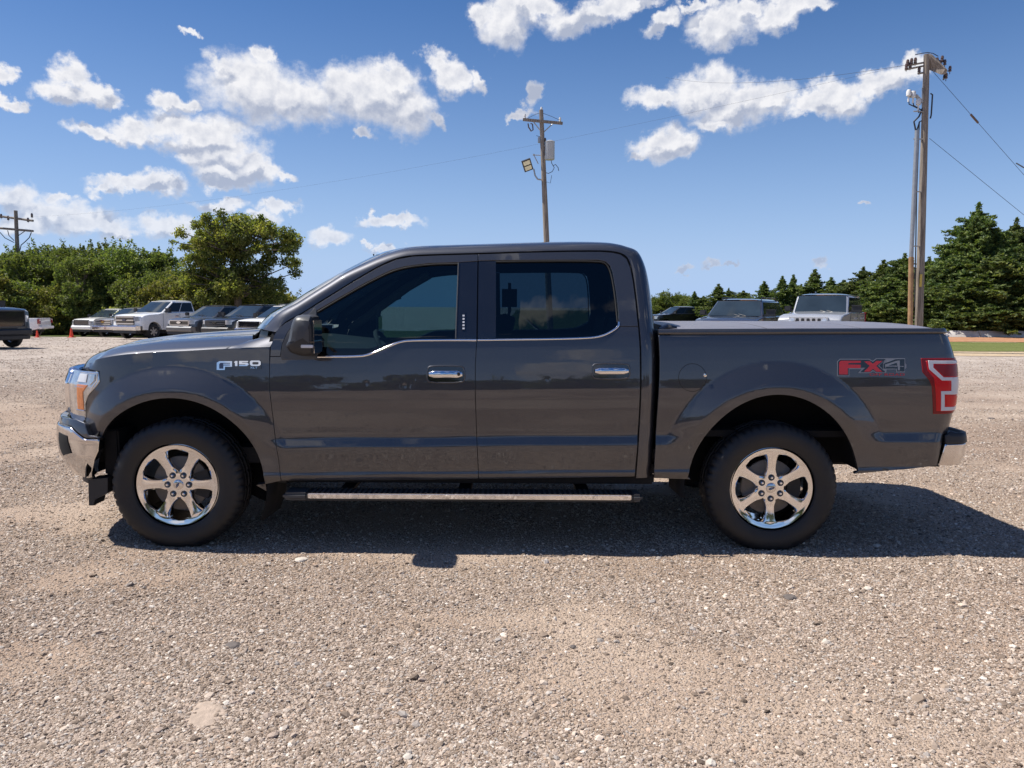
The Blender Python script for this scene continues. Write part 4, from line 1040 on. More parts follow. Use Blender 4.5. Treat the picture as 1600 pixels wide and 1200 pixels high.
# ---- wheel arches, underbody
def liner(cx, a0, a1, k=1.0, r=.56):
    for sg in (1, -1):
        A = np.linspace(R(a0), R(a1), 30); V = []; dep = [.955, .93, .62, .60]
        rr = [r - .0, r + .02, r + .03, .0]
        for s, q in zip(dep, rr): V += [(cx + q * math.cos(a) * (1.0), -sg * s, WZ + .02 + q * k * math.sin(a)) for a in A]
        n = len(A); F = [(j * n + i, j * n + i + 1, (j + 1) * n + i + 1, (j + 1) * n + i) for j in range(3) for i in range(n - 1)]
        obj('wheel_arch_liner', mesh('wheel_arch_liner', V, F), M_DARK, TRUCK)
liner(WX_F, -25, 178); liner(WX_R, 8, 188, 1.07, .545)
mb = MB()
mb.box(-2.75, .92, -.78, .78, .50, .60); mb.box(-1.40, .90, -.90, .90, .47, .53)
for sg in (1, -1):
    mb.box(-2.5, 2.75, sg * .50 - .04, sg * .50 + .04, .46, .62, .01)
mb.tube([(WX_F, -.80, WZ), (WX_F, .80, WZ)], .045, 10); mb.tube([(WX_R, -.80, WZ), (WX_R, .80, WZ)], .055, 12)
mb.lathe([(0, -.16), (.13, -.12), (.16, 0), (.13, .12), (0, .16)], 'y', 20, (WX_R, 0, WZ))
mb.box(-.9, -.2, -.45, .1, .36, .50, .05); mb.box(-2.2, -1.2, -.35, .35, .38, .52, .05)
mb.tube([(-1.2, .35, .43), (.6, .38, .42), (1.2, .45, .46), (2.0, .60, .50), (2.6, .72, .46)], .038, 10); mb.lathe([(0, -.35), (.09, -.33), (.09, .33), (0, .35)], 'x', 16, (.35, .36, .40))
mb.box(-.1, .9, -.55, -.15, .36, .52, .04)
mb.tube([(WX_R + .28, -.60, .70), (WX_R + .12, -.62, .34)], .03, 8)
for sg in (1, -1): mb.tube([(WX_R - .7, sg * .55, .50), (WX_R, sg * .55, .345), (WX_R + .62, sg * .55, .60)], .028, 8)
mb.obj('chassis', M_UNDER, TRUCK)
# rocker panel
rk = [B.solve(421, 753)[0], B.solve(994, 748)[0]]
for sg in (1, -1):
    mb = MB(); mb.box(rk[0] + .02, rk[1] + .12, -sg * .89 - .03, -sg * .89 + .03, .405, .475, .012); mb.obj('rocker', M_DARK, TRUCK)
# running board
def board():
    ya = YC - 1.03; A = at(442, 780.5, ya); C = at(1004, 773, ya)
    x0, x1 = A.x, C.x; z = lambda x: .352 + (x - x0) / (x1 - x0) * .012 - .004
    s0, s1 = .88, 1.045
    e0 = at(482, 779, ya).x; e1 = at(986, 774, ya).x
    zt = at(742, 772.2, YC - s1).z
    mb = MB(); mb.box(x0 + .03, x1 - .02, -s1 + .006, -s0, zt - .050, zt - .004, .014); o = mb.obj('running_board', M_BLACKP, TRUCK)
    mb = MB(); mb.box(e0, e1, -s1 - .004, -s1 + .012, zt - .032, zt + .0, .004); mb.obj('edge_trim', M_CHROME, o)
    for a, b in ((x0, e0 - .002), (e1 + .002, x1)):
        mb = MB(); mb.box(a, b, -s1 - .002, -s0, zt - .046, zt + .001, .016); mb.obj('end_cap', M_GREYP, o)
    mb = MB(); n = 62
    for i in range(n):
        x = e0 + .02 + (e1 - e0 - .04) * i / (n - 1)
        mb.box(x - .006, x + .006, -s1 + .02, -s0 - .02, zt - .004, zt + .002)
    mb.obj('tread_ribs', M_GREYP, o)['kind'] = 'stuff'
    for x in (x0 + .35, 0.5 * (x0 + x1), x1 - .35):
        mb = MB(); mb.box(x - .04, x + .04, -s0 - .02, -.5, zt - .04, zt - .015); mb.obj('bracket', M_UNDER, o)
    mirror_tree(o)
board()

# ---- wheels
def tyre_mesh():
    prof = [(.262, -.112), (.268, -.126), (.285, -.134), (.318, -.141), (.345, -.140), (.366, -.134), (.382, -.124), (.3985, -.110), (.4055, -.092), (.4072, -.088), (.408, -.06), (.408, -.055), (.3945, -.052), (.3945, -.046), (.408, -.043), (.4085, -.012), (.395, -.009), (.395, .009), (.4085, .012), (.408, .043), (.3945, .046), (.3945, .052), (.408, .055), (.408, .06), (.4072, .088), (.4055, .092), (.3985, .110), (.382, .124), (.366, .134), (.345, .140), (.318, .141), (.285, .134), (.268, .126), (.262, .112)]
    n = 208; V = []
    for k, (r, h) in enumerate(prof):
        for j in range(n):
            a = 2 * math.pi * j / n; ph = j % 4; rr, hh = r, h
            if .382 <= r <= .4075 and abs(h) > .058:                    # lateral grooves between shoulder blocks
                if ph in (0,): rr -= .008 if abs(h) < .118 else .003; hh *= .985
            elif r > .4075 and abs(h) < .058 and (j + 2) % 8 == 0: rr -= .006
            if .36 <= r < .39: rr += .0008 * (1 if (j // 4) % 2 else -1)
            V.append((rr * math.cos(a), hh, rr * math.sin(a)))
    F = [(i * n + j, (i + 1) * n + j, (i + 1) * n + (j + 1) % n, i * n + (j + 1) % n) for i in range(len(prof) - 1) for j in range(n)]
    V = [(x, y * (1 + .05 * max(0, (-z - .33) / .07)), max(z, -.389) if z < -.38 else z) for x, y, z in V]
    me = mesh('tyre', V, F, angle=32)
    bm = bmesh.new(); bm.from_mesh(me); bmesh.ops.recalc_face_normals(bm, faces=bm.faces); bm.to_mesh(me); bm.free(); return me
def rim_mesh():
    """six-spoke face; outboard is -y"""
    mb = MB()
    # outer lip and barrel
    mb.lathe([(.2255, -.086), (.2275, -.098), (.2300, -.1005), (.2440, -.1045), (.2515, -.1060), (.2540, -.1035), (.2545, -.096), (.262, -.094), (.262, -.090), (.240, -.08), (.232, -.06), (.225, .02), (.235, .10), (.262, .115)], 'y', 120)
    mb.lathe([(.2255, -.088), (.2235, -.070), (.218, -.03), (.214, .09)], 'y', 120)
    def face_y(r): return float(np.interp(r, [0, .03, .062, .09, .12, .17, .21, .232, .24], [-.086, -.087, -.087, -.084, -.084, -.090, -.097, -.101, -.104]))
    # spokes
    rs = [.070, .080, .092, .105, .12, .14, .16, .18, .195, .208, .218, .2265, .236]
    def half(r): return float(np.interp(r, [.06, .07, .080, .092, .105, .12, .15, .19, .205, .218, .2265, .236], [.5236 * .06, .5236 * .070, .5236 * .080, .5236 * .089, .0400, .0345, .0345, .0390, .0430, .054, .5236 * .2262, .5236 * .2355]))
    cs = [(-1.0, .056, .06), (-1.0, .040, .02), (-1.0, .020, .0), (-.74, .0015, 0), (-.70, .0, 0), (-.4, -.0012, 0), (0, -.0015, 0), (.4, -.0012, 0), (.70, 0, 0), (.74, .0015, 0), (1, .020, 0), (1, .040, .02), (1, .056, .06)]
    for k in range(6):
        a0 = k * math.pi / 3; V = []
        for r in rs:
            h = half(r)
            for (c, d, w) in cs:
                full = h >= .5236 * r - .0012
                dd = 0 if full else d
                ang = min(h / r, .5236) * c * (1 - (0 if full else w * .6)); a = a0 + ang
                V.append((r * math.cos(a), face_y(r) + dd, r * math.sin(a)))
        n = len(cs); F = [(i * n + j, i * n + j + 1, (i + 1) * n + j + 1, (i + 1) * n + j) for i in range(len(rs) - 1) for j in range(n - 1)]
        mb.add(V, F)
    # hub
    V = [(0, face_y(0), 0)]; rr = [.02, .033, .040, .048, .058, .0705]; ns = 72
    for r in rr:
        for j in range(ns): a = 2 * math.pi * j / ns; V.append((r * math.cos(a), face_y(r), r * math.sin(a)))
    F = [(0, 1 + (j + 1) % ns, 1 + j) for j in range(ns)] + [(1 + i * ns + j, 1 + i * ns + (j + 1) % ns, 1 + (i + 1) * ns + (j + 1) % ns, 1 + (i + 1) * ns + j) for i in range(len(rr) - 1) for j in range(ns)]
    mb.add(V, F)
    me = mesh('rim', mb.v, mb.f, angle=28); bm = bmesh.new(); bm.from_mesh(me); bmesh.ops.remove_doubles(bm, verts=bm.verts, dist=.0004); bmesh.ops.recalc_face_normals(bm, faces=bm.faces); bm.to_mesh(me); bm.free()
    me.set_sharp_from_angle(angle=R(28)); return me
def wheel(cx, rot, side=1):
    mb = MB()                                                            # brake disc, hub and caliper
    mb.lathe([(.05, -.045), (.165, -.045), (.172, -.042), (.172, -.018), (.05, -.018)], 'y', 48)
    mb.lathe([(0, -.078), (.062, -.076), (.085, -.06), (.092, -.045), (.092, .02), (.05, .02)], 'y', 32)
    w = mb.obj('wheel', M_BRAKE, TRUCK); w.location = (cx, -.845 * side, WZ)
    if side < 0: w.scale = (1, -1, 1)
    t = obj('tyre', TY, M_TYRE, w); t.rotation_euler = (0, 0, 0)
    r = obj('rim', RIM, M_RIM, w); r.rotation_euler = (0, rot, 0)
    mb = MB()
    a = R(12) if rot else R(5); 
    V = []; 
    mb.prism([(.11 * math.cos(q), .11 * math.sin(q)) for q in np.linspace(-.62, .62, 9)] + [(.192 * math.cos(q), .192 * math.sin(q)) for q in np.linspace(.5, -.5, 9)], -.066, .01); mb.obj('brake_caliper', M_UNDER, w)
    for k in range(6):
        a = rot * -1 + k * math.pi / 3 + math.pi / 6 * 0
        x, z = .0665 * math.cos(a), .0665 * math.sin(a)
        mb = MB(); mb.lathe([(.0205, -.0860), (.0200, -.0895), (.0175, -.0890), (.0150, -.0875), (0, -.0872)], 'y', 20, (x, 0, z)); mb.obj('lug_pocket', M_GLOSSB, w)
        mb = MB(); mb.lathe([(0, -.104), (.006, -.1035), (.0095, -.099), (.0112, -.086)], 'y', 6, (x, 0, z)); mb.obj('lug_nut', M_CHROME, w)
    mb = MB(); mb.lathe([(0, -.098), (.022, -.097), (.030, -.094), (.033, -.086)], 'y', 36); cp = mb.obj('centre_cap', M_CHROME_DUSTY, w)
    mb = MB(); mb.v = []; E = [(math.cos(q), math.sin(q)) for q in np.linspace(0, 2 * math.pi, 28, endpoint=False)]
    tilt = R(60) if not rot else R(22)
    def el(a, b): return [(a * c * math.cos(tilt) - b * s * math.sin(tilt), a * c * math.sin(tilt) + b * s * math.cos(tilt)) for c, s in E]
    mb.prism(el(.0215, .0095), -.1000, -.095); mb.obj('oval_emblem', M_CHROME, cp)
    mb = MB(); mb.prism(el(.0195, .0078), -.1008, -.099); mb.obj('emblem_field', M_BADGE, cp)
    mb = MB(); mb.tube([(x * math.cos(tilt) - z * math.sin(tilt), -.1012, x * math.sin(tilt) + z * math.cos(tilt)) for x, z in ((-.012, -.001), (-.007, .003), (-.003, -.003), (.001, .002), (.005, -.002), (.008, .003), (.012, 0))], .0009, 5); mb.obj('emblem_script', M_CHROME, cp)
    return w
TY = tyre_mesh(); RIM = rim_mesh()
for sd in (1, -1):
    wheel(WX_F, 0.0, sd); wheel(WX_R, math.pi / 6, sd)

# ---- interior
def interior():
    mb = MB(); mb.box(-1.45, .90, -.86, .86, .56, .62); mb.obj('cabin_floor', M_INT, TRUCK)
    for sg in (1, -1):
        mb = MB(); mb.box(-1.35, .86, -sg * .86 - .015, -sg * .86 + .015, .60, 1.24, .01); mb.obj('door_lining', M_INT, TRUCK)
    mb = MB(); mb.prism([(-1.50, .75), (-1.02, .85), (-.98, 1.10), (-1.02, 1.20), (-1.14, 1.24), (-1.55, 1.28)], -.80, .80); mb.obj('dashboard', M_INT, TRUCK)
    mb = MB(); c = Vector((-.83, -.40, 1.17)); ring = []; ax = Vector((.86, 0, .5)).normalized(); u = Vector((0, 1, 0)); v = ax.cross(u)
    for k in range(33): a = 2 * math.pi * k / 32; ring.append(c + (u * math.cos(a) + v * math.sin(a)) * .185)
    mb.tube(ring, .016, 8, False)
    for a in (0, math.pi, -math.pi / 2): mb.tube([c, c + (u * math.cos(a) + v * math.sin(a)) * .185], .014, 6)
    mb.tube([c, c - ax * .25], .03, 8); mb.lathe([(0, -.02), (.06, -.01), (.06, .02)], 'x', 16, tuple(c)); mb.obj('steering_wheel', M_INT, TRUCK)
    def seat(x, y, w=.27):
        mb = MB(); mb.box(x - .26, x + .24, y - w, y + w, .80, .95, .05)
        mb.prism([(x + .16, .90), (x + .30, .90), (x + .42, 1.42), (x + .34, 1.45), (x + .27, 1.43)], y - w * .92, y + w * .92)
        mb.box(x + .33, x + .43, y - .13, y + .13, 1.46, 1.66, .04); mb.tube([(x + .37, y - .07, 1.38), (x + .38, y - .07, 1.5)], .008, 6); mb.tube([(x + .37, y + .07, 1.38), (x + .38, y + .07, 1.5)], .008, 6)
        mb.obj('seat', M_INT, TRUCK)
    seat(-.40, -.42); seat(-.40, .42); seat(.42, -.42, .34); seat(.42, .42, .34)
    # headliner with grab handles, far pillar trims
    rows = [[(x, y * .97, z - .035) for (x, y, z) in cross(i, 15)] for i in range(iR, iE + 1, 3)]
    V, F = grid_from(rows); mb = MB(); mb.add(V, F); mb.obj('headliner', M_INTL, TRUCK)
    for sg in (-1, 1):
        mb = MB(); mb.tube([(-1.12, sg * .80, 1.42), (-1.10, sg * .775, 1.47), (-.98, sg * .765, 1.56), (-.93, sg * .79, 1.58)], .018, 8); mb.obj('grab_handle', M_INTL, TRUCK)
        mb = MB(); mb.tube([(-1.36, sg * .87, 1.31), (-1.12, sg * .80, 1.48), (-.86, sg * .74, 1.66), (-.68, sg * .70, 1.76)], .035, 8); mb.obj('pillar_lining', M_INTL, TRUCK)
        mb = MB(); mb.prism([(-.27, 1.28), (-.13, 1.28), (-.13, 1.77), (-.25, 1.77)], sg * .68 - .03, sg * .68 + .03); mb.obj('pillar_lining', M_INT, TRUCK)
    mb = MB(); mb.box(-.86, -.84, -.13, .13, 1.68, 1.75, .01); mb.tube([(-.85, 0, 1.74), (-.90, 0, 1.82)], .01, 6); mb.obj('rear_view_mirror', M_INT, TRUCK)
interior()

# ---- door mirror
def door_mirror():
    sm = YC - 1.10
    P = lambda px, py, Y=sm: at(px, py, Y)
    out = [(467, 492.5), (487, 492.5), (492, 497), (494, 510), (494.5, 553), (490, 556.5), (475, 556.5), (462, 553), (455, 549.5), (449, 541.5), (449.5, 537), (454, 530), (457, 511), (461.5, 497.5)]
    pts = [(P(a, b).x, P(a, b).z) for a, b in out]; cx = sum(p[0] for p in pts) / len(pts); cz = sum(p[1] for p in pts) / len(pts)
    pts = [tuple(p) for p in chaikin(pts, 1, True)]
    rows = []
    for (s, k, dx) in ((.955, .72, .015), (.965, .90, .005), (.985, .98, 0), (1.03, 1.0, 0), (1.10, 1.0, 0), (1.15, .97, .004), (1.185, .90, .012), (1.205, .76, .02), (1.212, .50, .03), (1.214, .0, .04)):
        sc = (YC - s) / sm if s > 1.0 else 1.0                           # keeps the near shell the size it really has
        rows.append([(cx + (x - cx) * k + dx, -s, cz + (z - cz) * k) for x, z in pts])
    V = [p for r in rows for p in r]; n = len(pts); zc = cz + .0
    zs = P(470, 534.5).z
    F = [(i * n + j, (i + 1) * n + j, (i + 1) * n + (j + 1) % n, i * n + (j + 1) % n) for i in range(len(rows) - 1) for j in range(n)]
    mb = MB(); mb.add(V, F); mb.v = [tuple(v) for v in mb.v]; mb.f.append(tuple(range(n)))
    o = mb.obj('door_mirror', M_BLACKP, TRUCK, angle=40)
    # painted skull cap on the upper half
    V2 = [(cx + (x - cx) * 1.02, y - .003 if y < -1.1 else y, cz + (z - cz) * 1.02) for (x, y, z) in V]
    F2 = [f for f in F if min(V2[i][2] for i in f) > zs - .002 and all(V2[i][0] < P(492, 500).x for i in f)]
    mb = MB(); mb.add(V2, F2); mb.obj('skull_cap', M_GREYP, o)
    mb = MB(); a, b = P(471, 538.5, YC - 1.20), P(490, 543.5, YC - 1.20); mb.box(a.x, b.x, -1.218, -1.20, b.z, a.z, .003); mb.obj('turn_signal', M_WHITEL, o)
    mb = MB(); a, b = P(462, 533.2, YC - 1.19), P(493, 535.2, YC - 1.19); mb.box(a.x, b.x, -1.212, -.98, b.z, a.z, .002); mb.obj('cap_seam', M_GLOSSB, o)
    mb = MB(); mb.box(cx + .01, cx + .09, -1.0, -.90, cz - .085, cz - .01, .02); mb.obj('mirror_arm', M_BLACKP, o)
    mb = MB(); gx = max(p[0] for p in pts) + .001; mb.prism([(-1.17, cz - .09), (-.985, cz - .09), (-.985, cz + .10), (-1.17, cz + .10)], gx, gx + .004, 'x'); mb.obj('mirror_glass', M_CHROME, o)
    mirror_tree(o)
door_mirror()

# ---- door handles
def handle(pxl, pxr, pyt, pyb, bar):
    c = [B.solve(*p) for p in ((pxl, pyt), (pxr, pyt), (pxr, pyb), (pxl, pyb))]
    def rrect(c, k):
        c = np.array(c); ce = c.mean(0); out = []
        for i in range(4):
            p = c[i]; a, b = c[i - 1], c[(i + 1) % 4]; out += [p + (a - p) / np.linalg.norm(a - p) * k, p + (b - p) / np.linalg.norm(b - p) * k]
        return chaikin(out, 1, True)
    pk = patch('handle_pocket', B, rrect(c, .02), M_GLOSSB, TRUCK, .0022, depth=.003, mirror=False, flange=0)
    ribbon('pocket_rim', B, rrect(c, .02) + [rrect(c, .02)[0]], .010, M_PAINT, pk, lift=.0005, depth=.004, smooth=0, mirror=False, crown=.5)
    (l, t), (r_, b) = bar; a = B.solve(l, (t + b) / 2); d = B.solve(r_, (t + b) / 2)
    n = 14; rows = []
    hh = abs(B.solve(l, t)[1] - B.solve(l, b)[1]) / 2
    for i in range(n + 1):
        q = i / n; u = a[0] + (d[0] - a[0]) * q; z = a[1] + (d[1] - a[1]) * q; sc = min(1, .55 + 3.2 * min(q, 1 - q)) ; ly = .030 + .012 * math.sin(math.pi * q)
        r = []
        for k in range(12):
            an = 2 * math.pi * k / 12; p = B.pt(np.array(u), np.array(z + hh * sc * math.cos(an)), np.array(ly + .010 * sc * math.sin(an))); r.append(tuple(p))
        rows.append(r)
    V = [p for r in rows for p in r]; F = [(i * 12 + j, i * 12 + (j + 1) % 12, (i + 1) * 12 + (j + 1) % 12, (i + 1) * 12 + j) for i in range(n) for j in range(12)] + [tuple(range(12)), tuple(n * 12 + j for j in range(12))]
    mb = MB(); mb.add(V, F)
    for q in (.07, .93):
        u = a[0] + (d[0] - a[0]) * q; z = a[1]; p0 = B.pt(np.array(u), np.array(z), .0); p1 = B.pt(np.array(u), np.array(z), .034); mb.tube([tuple(p0), tuple(p1)], .011, 10)
    mb.obj('door_handle', M_CHROME, pk, angle=40)
    mirror_tree(pk)
    return pk
h1 = handle(667.5, 726, 571.5, 598, ((671, 579.5), (723, 590.5)))
h2 = handle(925, 984, 568, 592, ((929, 575), (981, 585)))
k = B.solve(717, 585); mb = MB(); p = B.pt(np.array(k[0]), np.array(k[1]), .044); mb.lathe([(0, -.002), (.010, -.001), (.012, .004)], 'y', 16, tuple(p)); mb.obj('lock_barrel', M_BLACKP, h1)

# ---- lettering and emblems
def flat(name, polys, mat, lift, parent=TRUCK, surf=B, th=.003, mirror=True):
    """thin raised lettering; polys are pixel outlines, carried onto the surface"""
    V, F = [], []
    for poly in polys:
        q = [surf.solve(*p) for p in poly]
        if area(q) < 0: q = q[::-1]
        n = len(q); res = delaunay_2d_cdt([Vector(p) for p in q], [(i, (i + 1) % n) for i in range(n)], [], 1, 1e-7)
        k = len(V); vv = np.array([tuple(v) for v in res[0]]); m = len(vv)
        V += [tuple(p) for p in surf.pt(vv[:, 0], vv[:, 1], np.full(m, lift))] + [tuple(p) for p in surf.pt(vv[:, 0], vv[:, 1], np.full(m, lift - th))]
        F += [tuple(k + i for i in f) for f in res[2]]
        F += [(k + i, k + (i + 1) % n, k + m + (i + 1) % n, k + m + i) for i in range(n)] if m == n else []
    mb = MB(); mb.add(V, F); return mb.obj(name, mat, parent, angle=30)
def text_on(name, s, px, py, h, mat, lift, parent, surf=B, sx=1.0, rot=0.0):
    cu = bpy.data.curves.new('lettering', 'FONT'); cu.body = s; cu.size = 1; cu.resolution_u = 2; cu.extrude = 0; cu.align_x = 'CENTER'; cu.align_y = 'CENTER'
    to = bpy.data.objects.new('lettering', cu); me = bpy.data.meshes.new_from_object(to); bpy.data.objects.remove(to)
    cr_, sr = math.cos(rot), math.sin(rot); q = []
    for v in me.vertices:
        a, b = v.co.x * h * sx, v.co.y * h; q.append(surf.solve(px + a * cr_ - b * sr, py - (a * sr + b * cr_)))
    q = np.array(q); P = surf.pt(q[:, 0], q[:, 1], np.full(len(q), lift))
    me2 = mesh(name, P, [tuple(f.vertices) for f in me.polygons], smooth=False); return obj(name, me2, mat, parent)
bx = lambda a, b, c, d: [(a, b), (c, b), (c, d), (a, d)]
# F-150 XLT fender badge (zoom factor 17.78 from 330,550)
z17 = lambda *p: [(330 + a / 17.78, 550 + b / 17.78) for a, b in p]
BG = flat('fender_badge', [z17((165, 500), (165, 305), (240, 255), (1380, 235), (1395, 470), (400, 490), (385, 500))], M_GLOSSB, .0035)
flat('badge_letter', [z17((165, 500), (165, 300), (235, 258), (590, 258), (590, 410), (395, 410), (390, 500)), ], M_CHROME, .0065, BG)
flat('badge_letter', [z17((235, 465), (235, 340), (265, 302), (535, 302), (535, 325), (345, 325), (345, 352), (535, 352), (535, 375), (350, 375), (350, 465))], M_BADGE, .0074, BG)
flat('badge_letter', [z17((650, 280), (680, 252), (740, 252), (740, 392), (672, 392), (672, 300), (650, 300))], M_CHROME, .0065, BG)
flat('badge_letter', [z17((785, 250), (1035, 250), (1035, 285), (870, 285), (870, 300), (1010, 300), (1050, 330), (1050, 355), (1000, 392), (785, 392), (785, 360), (960, 360), (960, 345), (785, 345))], M_CHROME, .0065, BG)
flat('badge_letter', [z17((1085, 265), (1120, 240), (1345, 240), (1385, 270), (1385, 350), (1340, 388), (1130, 388), (1085, 350))], M_CHROME, .0065, BG)
flat('badge_letter', [z17((1155, 300), (1175, 280), (1310, 280), (1325, 295), (1325, 330), (1300, 350), (1180, 350), (1155, 335))], M_GLOSSB, .0074, BG)
text_on('badge_letter', 'XLT', 330 + 1195 / 17.78, 550 + 438 / 17.78, 4.1, M_CHROME, .0066, BG, sx=1.6)
# FX4 OFF ROAD decal (zoom factor 12.3 from 1300,550)
z12 = lambda *p: [(1300 + a / 12.3, 550 + b / 12.3) for a, b in p]
DG = flat('side_decal', [z12((98, 465), (98, 180), (150, 132), (715, 132), (785, 175), (845, 122), (1400, 120), (1405, 215), (1425, 240), (1425, 300), (1400, 330), (1400, 390), (1230, 390), (1230, 335), (1050, 335), (1035, 400), (845, 405), (785, 365), (735, 405), (500, 405), (560, 330), (330, 330), (330, 465))], M_DECALG, .0018, th=.001)
flat('decal_field', [z12((112, 450), (112, 185), (158, 146), (708, 146), (782, 192), (855, 136), (1030, 136), (880, 265), (1030, 390), (852, 390), (782, 345), (728, 390), (540, 390), (640, 300), (318, 312), (318, 450))], M_DECALB, .0024, DG, th=.0005)
flat('decal_letter', [z12((135, 432), (135, 200), (170, 168), (550, 168), (550, 210), (310, 214), (310, 240), (548, 244), (548, 310), (300, 310), (300, 432))], M_DECALR, .0030, DG, th=.0005)
flat('decal_letter', [z12((610, 180), (725, 180), (782, 228), (850, 172), (965, 172), (845, 268), (960, 378), (850, 378), (782, 322), (725, 378), (612, 378), (722, 268))], M_DECALR, .0030, DG, th=.0005)
flat('decal_letter', [z12((990, 320), (990, 225), (1215, 140), (1390, 135), (1390, 375), (1245, 375), (1245, 320))], M_DECALB, .0024, DG, th=.0005)
flat('decal_letter', [z12((1020, 300), (1020, 240), (1215, 178), (1262, 165), (1298, 165), (1298, 270), (1375, 270), (1375, 282), (1298, 282), (1298, 352), (1262, 352), (1262, 282), (1030, 282), (1030, 300))], M_DECALG, .0030, DG, th=.0005)
flat('decal_field', [z12((1012, 158), (905, 262), (978, 330), (978, 212))], M_DECALB, .0024, DG, th=.0005)
flat('decal_letter', [z12((1075, 262), (1240, 205), (1250, 262))], M_DECALB, .0035, DG, th=.0005)
text_on('decal_lettering', 'OFF ROAD', 1300 + 1055 / 12.3, 550 + 436 / 12.3, 5.6, M_DECALR, .0022, DG, sx=2.05)
# keypad digits on the B-pillar
KP = flat('door_keypad', [[(721.5, 486), (727.5, 486), (727.2, 516), (721.2, 516)]], M_GLOSSB, .001, th=.0005)
for i in range(5):
    y = 492 + i * 5.0; flat('keypad_button', [[(722.8, y), (725.9, y), (725.8, y + 2.6), (722.7, y + 2.6)]], M_WHITEL, .002, KP, th=.0005)
mb = MB(); p = at(496, 441, YC + .2); mb.tube([(-1.05, .35, 1.80), (-1.07, .35, 1.90)], .006, 6); mb.obj('antenna_stub', M_BLACKP, TRUCK)
# ================================================================== parked vehicles in the background
M_VGLASS = pmat('vehicle_glass', (0.012, 0.018, 0.024), 0.06, var=0.05, spec=0.35)
M_VGLASSL = pmat('vehicle_windshield', (0.025, 0.038, 0.052), 0.06, var=0.35, vscale=1.2, spec=0.5)
M_VTYRE = pmat('vehicle_tyre', (0.018, 0.018, 0.019), 0.7)
M_VRIM = pmat('vehicle_rim', (0.50, 0.50, 0.52), 0.28, 0.8)
M_VRIMD = pmat('vehicle_rim_dark', (0.05, 0.05, 0.055), 0.35, 0.6)
M_VLAMP = pmat('vehicle_lamp', (0.62, 0.64, 0.68), 0.12, 0.4, coat=1.0, var=0.35, vscale=8)
M_VRED = pmat('vehicle_tail_lens', (0.35, 0.015, 0.02), 0.2, coat=1.0)
M_GOLD = pmat('gold_emblem', (0.65, 0.42, 0.12), 0.25, 0.8)
P_WHITE = paint_mat('white_paint', (0.84, 0.84, 0.83), 0.0, 0.45, 0.10)
P_SILVER = paint_mat('silver_paint', (0.36, 0.37, 0.39), 0.6, 0.33, 0.10)
P_LIGHT = paint_mat('light_silver_paint', (0.52, 0.53, 0.55), 0.35, 0.36, 0.08)
P_GREY = paint_mat('mid_grey_paint', (0.085, 0.09, 0.10), 0.5, 0.35, 0.10)
P_BLACK = paint_mat('black_paint', (0.007, 0.007, 0.009), 0.0, 0.35, 0.02, 1.42)
P_NAVY = paint_mat('dark_blue_grey_paint', (0.075, 0.085, 0.12), 0.5, 0.35, 0.08)
def _wheel_meshes():
    mb = MB(); mb.lathe([(.22, -.10), (.24, -.125), (.33, -.13), (.375, -.115), (.395, -.085), (.40, -.05), (.40, .05), (.395, .085), (.375, .115), (.24, .12), (.22, .10)], 'y', 36)
    t = mesh('tyre', mb.v, mb.f, angle=40)
    mb = MB(); mb.lathe([(.225, -.085), (.238, -.10), (.245, -.112), (.25, -.105), (.24, -.05), (.235, .05)], 'y', 36); mb.lathe([(0, -.098), (.05, -.096), (.06, -.08)], 'y', 16)
    for k in range(6):
        a = k * math.pi / 3; c, s = math.cos(a), math.sin(a)
        def q(r, w, y): return (r * c - w * s, y, r * s + w * c)
        mb.add([q(.03, -.035, -.095), q(.03, .035, -.095), q(.235, .045, -.10), q(.235, -.045, -.10), q(.03, -.03, -.06), q(.03, .03, -.06), q(.235, .035, -.06), q(.235, -.035, -.06)], [(0, 3, 2, 1), (0, 1, 5, 4), (1, 2, 6, 5), (2, 3, 7, 6), (3, 0, 4, 7)])
    return t, mesh('rim', mb.v, mb.f, angle=40)
VT, VR = _wheel_meshes()
def vwheel(root, x, y, r, rimmat, side):
    k = r / .40
    w = MB(); w.lathe([(0, -.03), (.2 * k, -.03), (.2 * k, .03), (0, .03)], 'y', 18); w = w.obj('wheel', M_VRIMD, root); w.location = (x, y, r)
    if side > 0: w.rotation_euler = (0, 0, math.pi)
    t = bpy.data.objects.new('tyre', VT); COL.objects.link(t); t.parent = w; t.scale = (k, 1, k)
    if len(VT.materials) == 0: VT.materials.append(M_VTYRE)
    rm = bpy.data.objects.new('rim', VR.copy() if rimmat is not M_VRIM else VR); COL.objects.link(rm); rm.parent = w; rm.scale = (k, 1, k); rm.rotation_euler = (0, random.random(), 0)
    if len(rm.data.materials) == 0: rm.data.materials.append(rimmat)
